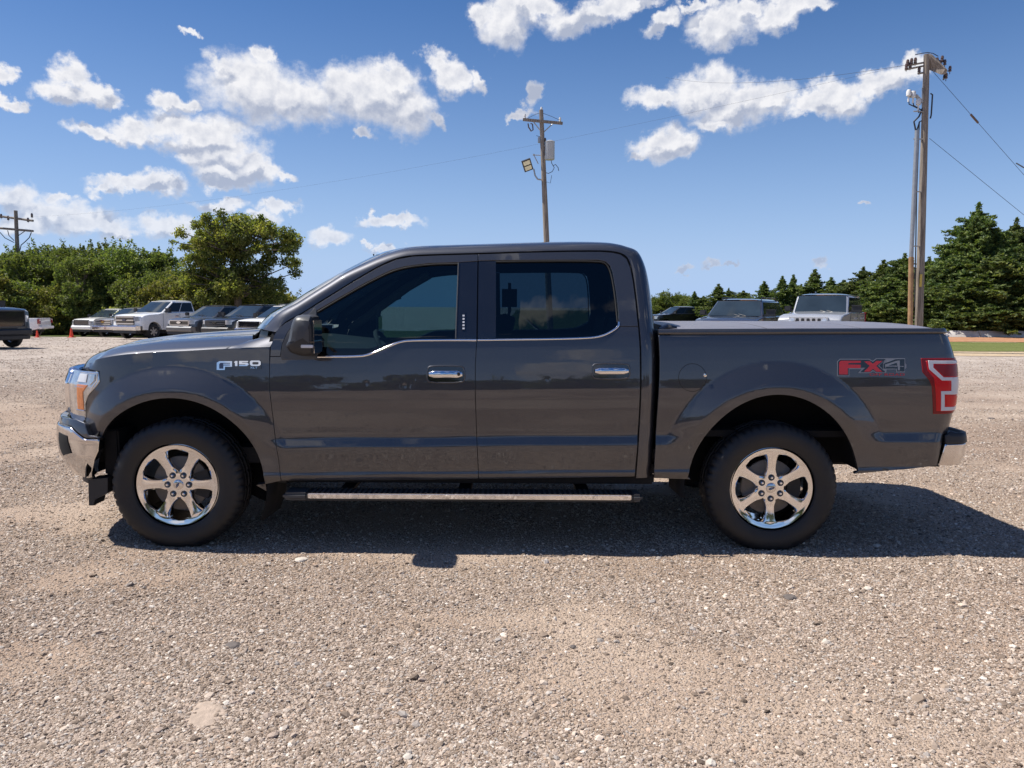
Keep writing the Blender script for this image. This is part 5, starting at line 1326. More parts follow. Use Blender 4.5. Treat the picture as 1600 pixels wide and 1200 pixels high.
def vehicle(name, label, cat, loc, heading, paint, kind='pickup', L=5.8, W=2.0, H=1.9, hood=1.22, belt=1.28, wb=3.6, fo=.93, wr=.40, rimmat=None, grille='bars', chrome=True, emblem=None, roofmat=None, group=None, cab=(1.45, 3.85), lower=.42, ws=1.02, light_h=1.0, bumper_mat=None, arch_trim=None):
    """local frame: nose at x = 0 pointing to -x, y across, z up"""
    root = empty(name, loc, heading); tag(root, label, cat, group)
    hw = W / 2; rimmat = rimmat or M_VRIM; roofmat = roofmat or paint; bumper_mat = bumper_mat or (M_CHROME_DUSTY if chrome else paint)
    def arch(cx):
        r = wr + .09; return [(cx + r * math.cos(a), max(lower, wr + r * math.sin(a))) for a in np.linspace(math.pi + .0, 0, 12)]
    x1, x2 = fo, fo + wb; c0, c1 = cab
    boxy = kind == 'jeep'
    if kind == 'pickup': top = [(L - .02, belt + .03), (c1 + .04, belt + .03)]
    elif boxy: top = [(L - .02, belt)]
    else: top = [(L - .03, belt - .02), (L - .35, belt + .01)]
    prof = [(.02, lower + .02)] + arch(x1) + arch(x2) + [(L - .05, lower + .10), (L, .60), (L - .01, belt - .1)] + top + [(c0 - .02, belt if boxy else belt - .02), (c0 - .25, hood + .01), (.65, hood - .02), (.22, hood - .07), (.04, hood - .17), (.0, .75), (.0, .55)]
    prof = [p for i, p in enumerate(prof) if i == 0 or (abs(p[0] - prof[i - 1][0]) + abs(p[1] - prof[i - 1][1])) > 1e-4]
    P = np.array(prof); ce = P.mean(0)
    layers = [(-hw, .045, .17), (-hw + .02, .02, .12), (-hw + .09, 0, .07), (-hw * .62, 0, .015), (0, 0, 0)]; layers = layers + [(-a, b, c) for a, b, c in layers[::-1][1:]]
    V = []
    for (y, ins, pull) in layers:
        for (x, z) in prof:
            nose = max(0, 1 - x / .7) ; tail = max(0, 1 - (L - x) / .5)
            xx = x + (pull if not boxy else pull * .1) * nose * 1.6 - pull * .6 * tail * (0 if boxy else 1)
            zz = z - ins * (1 if z > belt - .25 else 0) * (z - .9) * 1.2
            crown = .03 * (1 - (y / hw) ** 2) * (1 if hood - .2 < z and x < c0 else 0)
            V.append((xx, y, zz + crown))
    n = len(prof); m = len(layers); F = [(j * n + i, j * n + (i + 1) % n, (j + 1) * n + (i + 1) % n, (j + 1) * n + i) for j in range(m - 1) for i in range(n)]
    F += [tuple(range(n))[::-1], tuple((m - 1) * n + i for i in range(n))]
    mb = MB(); mb.add(V, F); body = mb.obj('body', paint, root, angle=40)
    md = body.modifiers.new('soft_edge', 'BEVEL'); md.width = .035; md.segments = 2; md.limit_method = 'ANGLE'; md.angle_limit = R(32); md = body.modifiers.new('tri', 'TRIANGULATE')
    # greenhouse: pillars and roof, glass set just proud of the faces
    fr = c0; fr_t = c0 + ws * (0.30 if boxy else 1.0); rr_t = c1 - (.06 if kind == 'pickup' else .12 if boxy else .38); rr = c1
    wb_, wt = hw - .07, hw - (.14 if boxy else .27)
    def gh(x, z):
        t = (z - belt) / (H - belt); return wb_ + (wt - wb_) * t
    zt = H - .05
    A = [(fr, belt - .03), (rr, belt - .03), (rr_t, zt), (fr_t, zt)]
    mb = MB()
    v = []
    for sg in (-1, 1):
        for (x, z) in A: v.append((x, sg * gh(x, z), z))
    mb.add(v, [(0, 1, 2, 3), (4, 7, 6, 5), (0, 3, 7, 4), (1, 5, 6, 2), (3, 2, 6, 7)])
    gm = mb.obj('cabin', paint, root, smooth=True, angle=30); md = gm.modifiers.new('soft_edge', 'BEVEL'); md.width = .07; md.segments = 3; md.limit_method = 'ANGLE'; md.angle_limit = R(30); md.use_clamp_overlap = True
    rows = []
    for x in np.linspace(fr_t - .03, rr_t + .03, 9):
        e = min(x - fr_t + .03, rr_t + .03 - x); r = []
        for q in np.linspace(-1, 1, 11): r.append((x, q * (wt + .01), zt - .01 + (H - zt + .01) * (1 - abs(q) ** 4) * min(1, .35 + e / .35)))
        rows.append(r)
    Vr, Fr = grid_from(rows); mb = MB(); mb.add(Vr, Fr); kk = len(rows); 
    mb.obj('roof', roofmat, root, angle=50)
    def face_quad(u0, u1, w0, w1, side, name, mat, off=.008):
        """quad on a cabin side between fractions u along and w up"""
        def S(u, w):
            xb, xt = fr + (rr - fr) * u, fr_t + (rr_t - fr_t) * u; x = xb + (xt - xb) * w; z = belt - .03 + (zt - belt + .03) * w
            return (x, side * (gh(x, z) + off), z)
        return [S(u0, w0), S(u1, w0), S(u1, w1), S(u0, w1)]
    nwin = {'pickup': 2, 'suv': 3, 'jeep': 3, 'car': 2}[kind]; cuts = {2: [.05, .50, .95], 3: [.04, .37, .68, .95]}[nwin]
    for sg in (-1, 1):
        for a, b in zip(cuts[:-1], cuts[1:]):
            mb = MB(); mb.add(face_quad(a + .012, b - .012, .10, .86, sg, '', None), [(0, 1, 2, 3)]); mb.obj('side_window', M_VGLASS, root, smooth=False)
    # windshield and back glass
    def wsq(i, o, xa, xb, sg):
        z0, z1 = belt + .01, zt - .04; t0 = (z0 - belt + .03) / (zt - belt + .03); t1 = (z1 - belt + .03) / (zt - belt + .03)
        X0 = xa + (xb - xa) * t0; X1 = xa + (xb - xa) * t1; w0, w1 = gh(0, z0) - .06, gh(0, z1) - .06; rows = []
        for (X, w, z) in ((X0, w0, z0), ((X0 + X1) / 2, (w0 + w1) / 2, (z0 + z1) / 2), (X1, w1, z1)):
            rows.append([(X + sg * (.012 + (0.02 if boxy else .07) * (1 - q * q)), w * q, z) for q in np.linspace(-1, 1, 9)])
        return grid_from(rows)
    V_, F_ = wsq(0, 0, fr, fr_t, -1); mb = MB(); mb.add(V_, F_); mb.obj('windshield', M_VGLASSL, root)
    V_, F_ = wsq(0, 0, rr, rr_t, 1); mb = MB(); mb.add(V_, F_); mb.obj('rear_window', M_VGLASS, root)
    for sg in (-1, 1):
        mb = MB(); x = fr + .22; mb.box(x, x + .12, sg * (hw + .02), sg * (hw + .24), belt + .02, belt + .20, .03); mb.box(x + .02, x + .08, sg * (hw - .1), sg * (hw + .05), belt + .02, belt + .07)
        mb.obj('wing_mirror', paint if kind == 'car' else M_BLACKP, root)
    # bumpers
    mb = MB(); mb.prism([(-.05, .48), (-.10, .54), (-.10, .68), (-.04, .74), (.25, .74), (.25, .48)], -hw * .80, hw * .80)
    for sg in (-1, 1): mb.prism([(-.05, sg * hw * .79), (-.09, sg * hw * .80), (.06, sg * hw * .96), (.42, sg * hw * 1.0), (.42, sg * hw * .8)], .50, .72, 'z')
    mb.obj('front_bumper', bumper_mat, root)
    mb = MB(); mb.box(-.06, .3, -hw * .78, hw * .78, .34, .485, .02); mb.obj('air_dam', M_BLACKP, root)
    mb = MB(); mb.box(L - .12, L + .10, -hw * .96, hw * .96, .52, .68, .03); mb.obj('rear_bumper', bumper_mat, root)
    # nose: grille, bars, lamps
    gh0, gh1 = .78, hood - .10; gw = hw * (.60 if not boxy else .62)
    mb = MB(); mb.box(-.022, .08, -gw, gw, gh0, gh1, .01); mb.obj('grille', M_GLOSSB if not boxy else paint, root)
    if boxy:
        for i in range(7):
            y = (i - 3) * .155; mb = MB(); mb.box(-.035, .0, y - .045, y + .045, gh0 + .05, gh1 - .04, .01); mb.obj('grille_slot', M_BLACKP, root)
    elif grille == 'bars':
        for z in np.linspace(gh0 + .06, gh1 - .05, 3):
            mb = MB(); mb.box(-.05, .0, -gw, gw, z - .028, z + .028, .01); mb.obj('grille_bar', M_CHROME_DUSTY if chrome else M_GREYP, root)
    else:
        mb = MB(); 
        for z in (gh0 + .02, gh1 - .02): mb.box(-.04, .0, -gw, gw, z - .022, z + .022, .008)
        for y in (-gw, gw): mb.box(-.04, .0, y - .022, y + .022, gh0, gh1, .008)
        mb.obj('grille_frame', M_CHROME_DUSTY if chrome else M_GREYP, root)
    if emblem:
        mb = MB(); zc = (gh0 + gh1) / 2 + .02
        if emblem[0] == 'bow': mb.prism([(-.12, zc - .02), (-.05, zc - .02), (-.04, zc - .045), (.04, zc - .045), (.05, zc - .02), (.12, zc - .02), (.12, zc + .03), (.05, zc + .03), (.04, zc + .055), (-.04, zc + .055), (-.05, zc + .03), (-.12, zc + .03)], -.075, -.05, 'x')
        else: mb.prism([(.13 * math.cos(a), zc + .055 * math.sin(a)) for a in np.linspace(0, 2 * math.pi, 16, endpoint=False)], -.075, -.05, 'x')
        mb.obj('emblem', emblem[1], root)
    for sg in (-1, 1):
        mb = MB()
        if boxy: mb.lathe([(0, -.06), (.09, -.05), (.10, -.02), (.10, .02)], 'x', 18, (0, sg * (gw + .02 - .12), gh1 - .13))
        else:
            y0, y1 = sg * (gw + .02), sg * hw * .965; z0, z1 = light_h - .13, min(hood - .09, light_h + .12)
            mb.add([(-.03, y0, z0), (-.03, y0, z1), (.10, sg * hw * .86, z1), (.10, sg * hw * .86, z0), (.36, y1 + sg * .032, z1 - .02), (.30, y1 + sg * .032, z0 + .03)], [(0, 1, 2, 3), (3, 2, 4, 5)])
        mb.obj('headlight', M_VLAMP, root)
        mb = MB(); mb.box(L - .10, L + .012, sg * (hw - .16), sg * (hw + .006), .85, belt - .03, .02); mb.obj('tail_light', M_VRED, root)
    for sg in (-1, 1):
        ys = sg * (hw + .004)
        for x in ([c0 + .05, (c0 + c1) / 2, c1 - .06] if kind != 'car' else [c0 + .2, (c0 + c1) / 2 + .1, c1 - .2]):
            mb = MB(); mb.box(x - .006, x + .006, ys - .004, ys, lower + .1, belt - .04); mb.obj('door_gap', M_DARK, root, smooth=False)
        for x in ((c0 + c1) / 2 - .22, c1 - .30):
            mb = MB(); mb.box(x - .10, x + .10, ys, ys + sg * .035, belt - .22, belt - .18, .008); mb.obj('door_handle', M_CHROME_DUSTY if chrome else paint, root)
        if arch_trim:
            for cx in (x1, x2):
                mb = MB(); A2 = np.linspace(math.pi, 0, 14)
                pts = [(cx + (wr + .09) * math.cos(a), (wr + .09) * math.sin(a) + wr) for a in A2] + [(cx + (wr + .18) * math.cos(a), (wr + .17) * math.sin(a) + wr) for a in A2[::-1]]
                n2 = len(A2); v2 = [(x, ys - sg * .02, z) for x, z in pts] + [(x, ys + sg * .06, z) for x, z in pts]; N = len(pts)
                f2 = [(i, i + 1, N - 2 - i, N - 1 - i) for i in range(n2 - 1)]; f2 = f2 + [tuple(q + N for q in f) for f in f2] + [(i, (i + 1) % N, N + (i + 1) % N, N + i) for i in range(N)]
                mb.add(v2, f2); mb.obj('fender_trim', arch_trim, root)
        for x in (x1, x2): vwheel(root, x, sg * (hw - .15), wr, rimmat, sg)
    if kind == 'suv':
        for sg in (-1, 1):
            mb = MB(); mb.tube([(fr_t + .25, sg * (wt - .06), H - .03), (fr_t + .35, sg * (wt - .06), H + .03), (rr_t - .25, sg * (wt - .06), H + .03), (rr_t - .1, sg * (wt - .06), H - .03)], .018, 6); mb.obj('roof_rail', M_VRIMD, root)
    if kind == 'pickup':
        mb = MB(); mb.box(c1 + .08, L - .08, -hw + .08, hw - .08, belt + .0, belt + .036); mb.obj('bed_floor', M_DARK, root)
    for sg in (-1, 1):
        mb = MB(); a = Vector((fr - .04, sg * .1 - .3, belt + .01)); b = a + Vector((.14, .42, .10)); mb.tube([a, b], .01, 5); mb.obj('wiper', M_BLACKP, root)
    mb = MB(); mb.box(.4, L - .4, -hw + .22, hw - .22, .30, .50); mb.obj('underbody', M_UNDER, root)
    return root
def facing(fx, fy): return math.atan2(-fy, -fx)                        # nose direction -> z rotation (nose is local -x)
def spot(px, d, W_=0.0):
    px = px - 9 if 100 < px < 500 else px
    """a place on the lot that far away, seen in that direction"""
    x = ray(px, 520).x / ray(px, 520).y * d; return (x, d, gz(x, d))
H1 = facing(-.36, -.93)
vehicle('parked_pickup', 'white pickup with black lower grille, end of the row beside the orange cone', 'pickup truck', spot(137, 51), facing(-.30, -.95), P_WHITE, H=1.87, grille='frame', chrome=False, bumper_mat=P_WHITE, light_h=.93, group='vehicles parked in a row below the left trees')
vehicle('parked_pickup', 'silver pickup with a gold bow-tie on its black grille, second in the row', 'pickup truck', spot(171, 48.5), facing(-.30, -.95), P_SILVER, H=1.90, emblem=('bow', M_GOLD), group='vehicles parked in a row below the left trees')
vehicle('parked_suv', 'pale vehicle mostly hidden behind the tall white pickup', 'car', spot(206, 47.0), facing(-.28, -.96), P_SILVER, kind='suv', L=4.9, W=1.95, H=1.92, hood=1.15, belt=1.22, wb=2.9, cab=(1.35, 4.6), group='vehicles parked in a row below the left trees')
vehicle('parked_pickup', 'tall white crew-cab pickup with chrome grille and bumper, largest in the row', 'pickup truck', spot(205, 40.2), H1, P_WHITE, H=2.08, L=6.1, W=2.05, hood=1.34, belt=1.42, wb=3.9, wr=.42, lower=.50, light_h=1.10, cab=(1.5, 3.95), emblem=('oval', M_BADGE), rimmat=M_VRIM, group='vehicles parked in a row below the left trees')
vehicle('parked_pickup', 'grey mid-size pickup with black mesh grille right of the tall white one', 'pickup truck', spot(290, 38.0), facing(-.33, -.94), P_GREY, H=1.80, L=5.4, W=1.9, hood=1.14, belt=1.22, wb=3.3, fo=.9, grille='frame', chrome=True, bumper_mat=P_GREY, light_h=.98, emblem=('oval', M_CHROME), cab=(1.45, 3.5), group='vehicles parked in a row below the left trees')
vehicle('parked_pickup', 'black pickup with chrome bow-tie and wide arches, beside the grey one', 'pickup truck', spot(346, 35.6), facing(-.38, -.92), P_BLACK, H=1.82, L=5.5, W=1.95, hood=1.16, belt=1.22, wb=3.3, wr=.41, grille='bars', chrome=False, light_h=1.0, emblem=('bow', M_CHROME), rimmat=M_VRIMD, cab=(1.45, 3.7), arch_trim=M_BLACKP, group='vehicles parked in a row below the left trees')
vehicle('parked_car', 'white car peeking over the hood in front of the windshield', 'car', spot(399, 33.0), facing(-.40, -.91), P_WHITE, kind='suv', L=4.7, W=1.9, H=1.76, hood=1.14, belt=1.18, wb=2.8, wr=.35, grille='frame', light_h=.88, cab=(1.3, 4.3), group='vehicles parked in a row below the left trees')
vehicle('parked_pickup', 'black heavy pickup nosing in from the left edge of the picture', 'pickup truck', spot(16, 28.5), facing(.96, -.28), P_BLACK, H=2.15, L=6.2, W=2.05, hood=1.53, belt=1.55, wb=3.9, wr=.44, grille='frame', chrome=False, bumper_mat=M_BLACKP, rimmat=M_VRIMD, light_h=1.12)
w_ = spot(-66, 47.0); vehicle('parked_pickup', 'white pickup behind the black one, only its bed and rear wheel showing', 'pickup truck', w_, facing(-.985, -.16), P_WHITE, H=1.80, L=5.0, W=1.9, hood=1.12, belt=1.14, wb=3.1, wr=.36, cab=(1.3, 3.2), chrome=False)
vehicle('parked_pickup', 'small dark pickup far off, just above the bed cover next to the cab', 'pickup truck', spot(1016, 66.0), facing(-.93, -.36), P_BLACK, H=1.95, L=5.8, hood=1.25, belt=1.34, cab=(1.45, 3.9), chrome=False)
vehicle('parked_suv', 'dark blue-grey three-row SUV with roof rails behind the truck bed', 'SUV', spot(1128, 24.3), facing(-.52, -.855), P_NAVY, kind='suv', L=5.0, W=1.98, H=1.83, hood=1.20, belt=1.25, wb=2.9, grille='frame', light_h=.98, ws=.62, cab=(1.30, 4.7))
vehicle('parked_jeep', 'silver boxy off-road four-door with upright windshield behind the truck bed', 'off-road car', spot(1262, 23.0), facing(-.545, -.838), P_LIGHT, kind='jeep', L=4.4, W=1.80, H=1.99, hood=1.36, belt=1.40, wb=3.0, fo=.6, wr=.42, lower=.52, light_h=1.1, chrome=False, bumper_mat=M_BLACKP, cab=(1.55, 4.15), arch_trim=M_BLACKP, roofmat=P_GREY)

# ---- traffic cones
def cone(px, d, h, label):
    x, y, z = spot(px, d); root = empty('traffic_cone', (x, y, z)); tag(root, label, 'traffic cone', 'orange cones at the edge of the lot')
    mb = MB(); mb.lathe([(.19 * h / .7, .03), (.15 * h / .7, .05), (.035, h), (0, h)], 'z', 20); mb.obj('cone_body', M_ORANGE, root)
    mb = MB(); b = .22 * h / .7; mb.box(-b, b, -b, b, 0, .035, .01); mb.obj('base', M_ORANGE, root)
M_ORANGE = pmat('cone_orange', (0.80, 0.075, 0.03), 0.55)
cone(120.5, 47.5, .58, 'orange cone in front of the white pickup that ends the row')
cone(58, 46.5, .42, 'small orange cone by the rear wheel of the half-hidden white pickup')
# ================================================================== utility poles and wires
def wood_mat():
    m, T, out = new_mat('weathered_pole'); tc = T.n('ShaderNodeTexCoord'); v = T.vm('MULTIPLY', tc.outputs['Object'], (14, 14, 0.7))
    nz = T.noise(v, 1.5, 6.0, 0.65); b = T.n('ShaderNodeBsdfPrincipled'); b.inputs['Roughness'].default_value = 0.85
    T.put(b.inputs['Base Color'], T.mix(T.mr(nz, .3, .7), (.13, .105, .085), (.34, .29, .24)))
    bp = T.n('ShaderNodeBump', ins={'Strength': 1.0, 'Distance': .008}); T.put(bp.inputs['Height'], nz); T.put(b.inputs['Normal'], bp); T.put(out.inputs[0], b); return m
M_WOOD = wood_mat()
M_STEEL = pmat('galvanised_steel', (.36, .37, .38), .45, .6, var=.15, bump=.001, bscale=30)
M_RUST = pmat('rusty_conduit', (.34, .20, .10), .7, var=.35, vscale=4)
M_PORC = pmat('white_porcelain', (.72, .71, .68), .25, coat=.6)
M_BROWNI = pmat('brown_insulator', (.10, .06, .045), .3, coat=.5)
M_WIRE = pmat('wire', (.035, .035, .04), .6)
M_CAN = pmat('transformer_grey', (.42, .45, .47), .4, .2, var=.1)
M_LENS = pmat('floodlight_lens', (.75, .72, .50), .2, coat=1.0)
M_MARK = pmat('yellow_mark', (.55, .40, .08), .7)
def insul(mb, p, h=.22, r=.05): mb.lathe([(.012, -.08), (.012, 0), (r, .01), (r * .8, h * .4), (r, h * .5), (r * .7, h * .9), (0, h)], 'z', 10, p)
def pole_axis(px0, py0, px1, py1, d):
    a = at(px0, py0, d); b = at(px1, py1, d); t = (b - a) / (b.z - a.z); g_ = gz(a.x, d); base = a + t * (g_ - a.z); return base, b, t
# pole behind the right end of the truck, with conduit, cut-outs and dead-end arms
def right_pole():
    D = 27.0; base, top, t = pole_axis(1436, 500, 1448, 85, D); root = empty('utility_pole', base); tag(root, 'tall wooden utility pole with conduit and cable ends, in front of the cedars', 'utility pole')
    H = top.z - base.z; q = lambda h, dx=0, dy=0: Vector((t.x * h + dx, dy, h))
    m = lambda px, py: at(px, py, D) - base
    mb = MB(); mb.tube([q(-.3), q(H * .5), q(H)], [.135, .122, .095], 16); mb.obj('pole', M_WOOD, root)
    a = m(1419.5, 505); b = m(1421, 402); c = m(1430, 205); a = a + (a - b) * ((a.z + .2) / (b.z - a.z))
    mb = MB(); mb.tube([a + Vector((0, -.12, 0)), b + Vector((0, -.12, 0))], .085, 12); mb.obj('conduit', M_RUST, root)
    mb = MB(); mb.tube([b + Vector((0, -.12, 0)), c + Vector((0, -.12, 0))], .072, 12); mb.obj('conduit', M_STEEL, root)
    mb = MB()
    for py in (175, 218, 300, 385): p = m(1434, py); mb.tube([p + Vector((-.2, -.1, 0)), p + Vector((.18, -.05, 0))], .02, 6)
    mb.obj('standoff_bracket', M_STEEL, root)
    mb = MB(); mb.tube([m(1437, 480) + Vector((-.12, .1, 0)), m(1440, 300) + Vector((-.12, .1, 0)), m(1443, 190) + Vector((-.12, .05, 0))], .022, 6); mb.obj('down_cable', M_WIRE, root)
    mb = MB(); c0 = m(1443, 165); mb.tube([m(1431, 205), m(1428, 190), m(1436, 182), m(1441, 170), c0], .028, 6); mb.tube([m(1432, 205), m(1437, 190), m(1442, 188)], .022, 6); mb.tube([m(1449, 185) + Vector((.1, 0, 0)), m(1455, 180), m(1456, 165), m(1457, 148), m(1454, 146)], .025, 6); mb.obj('cable_loop', M_WIRE, root)
    # slanting arms at the top (one pair runs away to the left, one towards the camera on the right)
    for nm, ends in (('crossarm', [((1448, 97), (1416, 103)), ((1448, 102), (1414, 109)), ((1448, 113), (1434, 115))]),):
        for (u, v) in ends: mb = MB(); mb.tube([m(*u), m(*v)], .03, 6); mb.obj(nm, M_WOOD, root)
    mb = MB(); p = m(1449, 95); mb.add([tuple(p + Vector(o)) for o in ((-.05, -.1, .20), (.10, -.1, .18), (.05, .1, -.18), (-.05, .1, -.2))] + [tuple(m(1470, 117) + Vector(o)) for o in ((-.02, -.3, .10), (.05, -.3, .08), (.05, -.25, -.05), (-.12, -.25, -.07))], [(0, 1, 5, 4), (1, 2, 6, 5), (2, 3, 7, 6), (3, 0, 4, 7), (4, 5, 6, 7)]); mb.obj('crossarm', M_WOOD, root, smooth=False)
    for (a_, b_) in (((1418, 102), 0), ((1424, 100), 0), ((1430, 99), 0), ((1416, 108), 0), ((1422, 106), 0), ((1436, 113), 0), ((1464, 99), 0), ((1472, 96), 0), ((1468, 103), 0), ((1476, 102), 0), ((1484, 112), 0), ((1478, 123), 0)):
        mb = MB(); insul(mb, tuple(m(*a_)), .20, .055); mb.obj('insulator', M_BROWNI, root)
    mb = MB(); mb.tube([m(1430, 85.5), m(1440, 83.5), m(1449, 82), m(1458, 83.5), m(1466, 88)], .014, 5); mb.tube([m(1464, 99), m(1472, 102), m(1480, 111), m(1486, 111)], .014, 5); mb.tube([m(1474, 125), m(1475, 118), m(1478, 112)], .03, 5); mb.tube([m(1466, 97), m(1478, 96)], .02, 5); mb.obj('jumper_wire', M_WIRE, root)
    for (px, py) in ((1420, 146), (1427, 148), (1435, 160)):
        mb = MB(); p = m(px, py); mb.lathe([(.03, -.28), (.03, -.1), (.08, -.08), (.085, .06), (.06, .12), (0, .13)], 'z', 12, tuple(p)); mb.obj('cable_termination', M_PORC, root)
        mb = MB(); mb.tube([p + Vector((0, 0, -.1)), p + Vector((.03, 0, -.35)), m(1440, 172)], .02, 5); mb.obj('cable_tail', M_WIRE, root)
    mb = MB(); mb.tube([m(1422, 150), m(1432, 150), m(1441, 160)], .06, 6); mb.tube([m(1441, 137), m(1441, 175)], .02, 6); mb.obj('termination_bracket', M_STEEL, root)
    mb = MB(); p = m(1434.5, 437); mb.box(p.x - .04, p.x + .04, p.y - .19, p.y - .165, p.z - .25, p.z + .18, .004); mb.obj('pole_marker', M_MARK, root)
    def guy(a_, b_, dy, ins):
        A = m(*a_) + base; d = ray(*b_); Bp = Vector((0, 0, CAMH)) + d * ((D + dy) / d.y); T_ = Bp + (Bp - A) * ((Bp.z + .3) / (A.z - Bp.z)) if Bp.z > 0 else Bp
        mb = MB(); mb.tube([A, T_], .007, 5); o = mb.obj('guy_wire', M_WIRE, None); tag(o, ('upper' if ins else 'lower') + ' steel guy wire running down to the right from the tall pole', 'wire', 'guy wires of the tall pole')
        if ins: mb = MB(); p = A + (Bp - A) * 1.0; mb.tube([p - (Bp - A).normalized() * .25, p + (Bp - A).normalized() * .15], .035, 6); mb.obj('strain_insulator', M_BROWNI, o)
    guy((1458, 112), (1524, 187), 0.0, True); guy((1452, 216), (1600, 336), -1.0, False)
    return base, top
RPB, RPT = right_pole()
def mid_pole():
    D = 46.0; base, top, t = pole_axis(854, 378, 845.5, 172, D); root = empty('utility_pole', base); tag(root, 'wooden pole with crossarm, transformer can and floodlight, rising behind the cab roof', 'utility pole')
    H = top.z - base.z; m = lambda px, py: at(px, py, D) - base
    mb = MB(); mb.tube([(t.x * -.3, 0, -.3), (t.x * H * .5, 0, H * .5), (t.x * H, 0, H)], [.19, .165, .12], 14); mb.obj('pole', M_WOOD, root)
    mb = MB(); a, b = m(817, 187.5), m(879, 193.5); dr = (b - a).normalized(); up = Vector((-dr.z, 0, dr.x))
    mb.add([tuple(p + up * u + Vector((0, v, 0))) for p in (a, b) for u, v in ((-.075, -.18), (.075, -.18), (.075, -.05), (-.075, -.05))], [(0, 1, 2, 3), (4, 7, 6, 5), (0, 4, 5, 1), (1, 5, 6, 2), (2, 6, 7, 3), (3, 7, 4, 0)]); mb.obj('crossarm', M_WOOD, root, smooth=False)
    for u, v in (((834, 191), (845, 205)), ((863, 194), (850, 206))): mb = MB(); mb.tube([m(*u), m(*v)], .03, 6); mb.obj('brace', M_STEEL, root)
    for p in ((820, 185), (875, 190)): mb = MB(); insul(mb, tuple(m(*p)), .26, .075); mb.obj('insulator', M_PORC, root)
    mb = MB(); insul(mb, tuple(m(846, 174)), .26, .075); mb.obj('insulator', M_PORC, root)
    c = m(857.5, 235); mb = MB(); mb.lathe([(0, -.58), (.27, -.56), (.29, -.50), (.285, .42), (.30, .47), (.20, .53), (0, .55)], 'z', 28, tuple(c + Vector((.05, -.12, 0)))); mb.obj('transformer', M_CAN, root)
    mb = MB(); mb.box(c.x - .35, c.x - .1, c.y - .1, c.y + .05, c.z + .2, c.z + .28, .01); mb.box(c.x - .35, c.x - .1, c.y - .1, c.y + .05, c.z - .35, c.z - .27, .01); mb.obj('bracket', M_STEEL, root)
    mb = MB(); insul(mb, tuple(m(852, 222)), .25, .06); mb.obj('bushing', M_BROWNI, root)
    mb = MB(); mb.tube([m(861, 249), m(862, 255), m(866, 262), m(863, 268), m(857, 271), m(850, 269)], .02, 5); mb.tube([m(864, 259), m(868, 257), m(872, 262), m(873, 267)], .02, 5); mb.tube([m(849, 270), m(853, 284), m(860, 286), m(862, 274)], .014, 5); mb.tube([m(820, 187), m(838, 178), m(846, 176)], .012, 5); mb.tube([m(846, 176), m(862, 182), m(875, 188)], .012, 5); mb.tube([m(845, 214), m(838, 212)], .015, 5); mb.obj('drop_wire', M_WIRE, root)
    mb = MB(); mb.tube([m(825, 193), m(826, 199), m(830, 205), m(833, 203), m(832, 194), m(829, 193)], .04, 6); mb.obj('cutout_fuse', M_BROWNI, root)
    mb = MB(); mb.lathe([(0, -.2), (.10, -.18), (.10, .12), (0, .15)], 'z', 12, tuple(m(843, 218))); mb.obj('surge_arrester', M_STEEL, root)
    mb = MB(); mb.tube([m(834, 242), m(848, 243), m(858, 244)], .025, 6); mb.tube([m(834, 242), m(841, 256)], .025, 6); mb.lathe([(0, -.05), (.05, -.04), (.05, .05), (0, .06)], 'z', 10, tuple(m(834, 242))); mb.obj('service_arm', M_STEEL, root)
    # floodlight head
    mb = MB(); mb.tube([m(847, 281), m(840, 280), m(836, 274), m(834, 264)], .045, 8); mb.obj('light_arm', M_STEEL, root)
    mb = MB(); c = m(824, 258); X = Vector((.93, 0, .35)).normalized(); Zv = Vector((-.30, -.75, -.58)); Zv = (Zv - X * Zv.dot(X)).normalized(); Y = Zv.cross(X)
    def bx_(hx, hy, hz, o=Vector((0, 0, 0))): return [tuple(c + o + X * (sx * hx) + Y * (sy * hy) + Zv * (sz * hz)) for sx in (-1, 1) for sy in (-1, 1) for sz in (-1, 1)]
    fc = [(0, 1, 3, 2), (4, 6, 7, 5), (0, 4, 5, 1), (2, 3, 7, 6), (0, 2, 6, 4), (1, 5, 7, 3)]
    mb.add(bx_(.27, .34, .06), fc)
    for i in range(7): mb.add(bx_(.25, .012, .07, Y * (-.28 + .09 * i) - Zv * .10), fc)
    mb.obj('floodlight', M_VRIMD, root, smooth=False)
    for k in (-1, 1): mb = MB(); mb.add(bx_(.20, .12, .01, Y * (.155 * k) + Zv * .062), fc); mb.obj('floodlight_lens', M_LENS, root, smooth=False)
    return base, top
MPB, MPT = mid_pole()
def left_pole():
    D = 60.0; base, top, t = pole_axis(29, 430, 24.5, 329, D); root = empty('utility_pole', base); tag(root, 'distant wooden pole with two crossarms above the left treeline', 'utility pole')
    H = top.z - base.z; m = lambda px, py: at(px, py, D) - base
    mb = MB(); mb.tube([(0, 0, -.3), (t.x * H, 0, H)], [.19, .13], 12); mb.obj('pole', M_WOOD, root)
    for a, b in (((-6, 337), (52, 345)), ((-6, 356), (52, 361))): mb = MB(); mb.tube([m(*a), m(*b)], .085, 6); mb.obj('crossarm', M_WOOD, root)
    for p in ((2, 341), (13, 344), (44, 347), (50, 340)): mb = MB(); insul(mb, tuple(m(*p)), .35, .09); mb.obj('insulator', M_BROWNI, root)
    mb = MB(); mb.tube([m(49, 363), m(46, 371), m(40, 377), m(33, 383), m(31, 392), m(31, 425)], .035, 5); mb.tube([m(0, 363), m(8, 372), m(22, 379)], .03, 5); mb.tube([m(12, 360), m(14, 368), m(22, 376)], .03, 5); mb.tube([m(29, 368), m(39, 361)], .03, 5); mb.obj('drop_cable', M_WIRE, root)
    mb = MB(); mb.tube([m(29.5, 383), m(32, 440)], .05, 6); mb.obj('riser_conduit', M_STEEL, root)
    return base, top
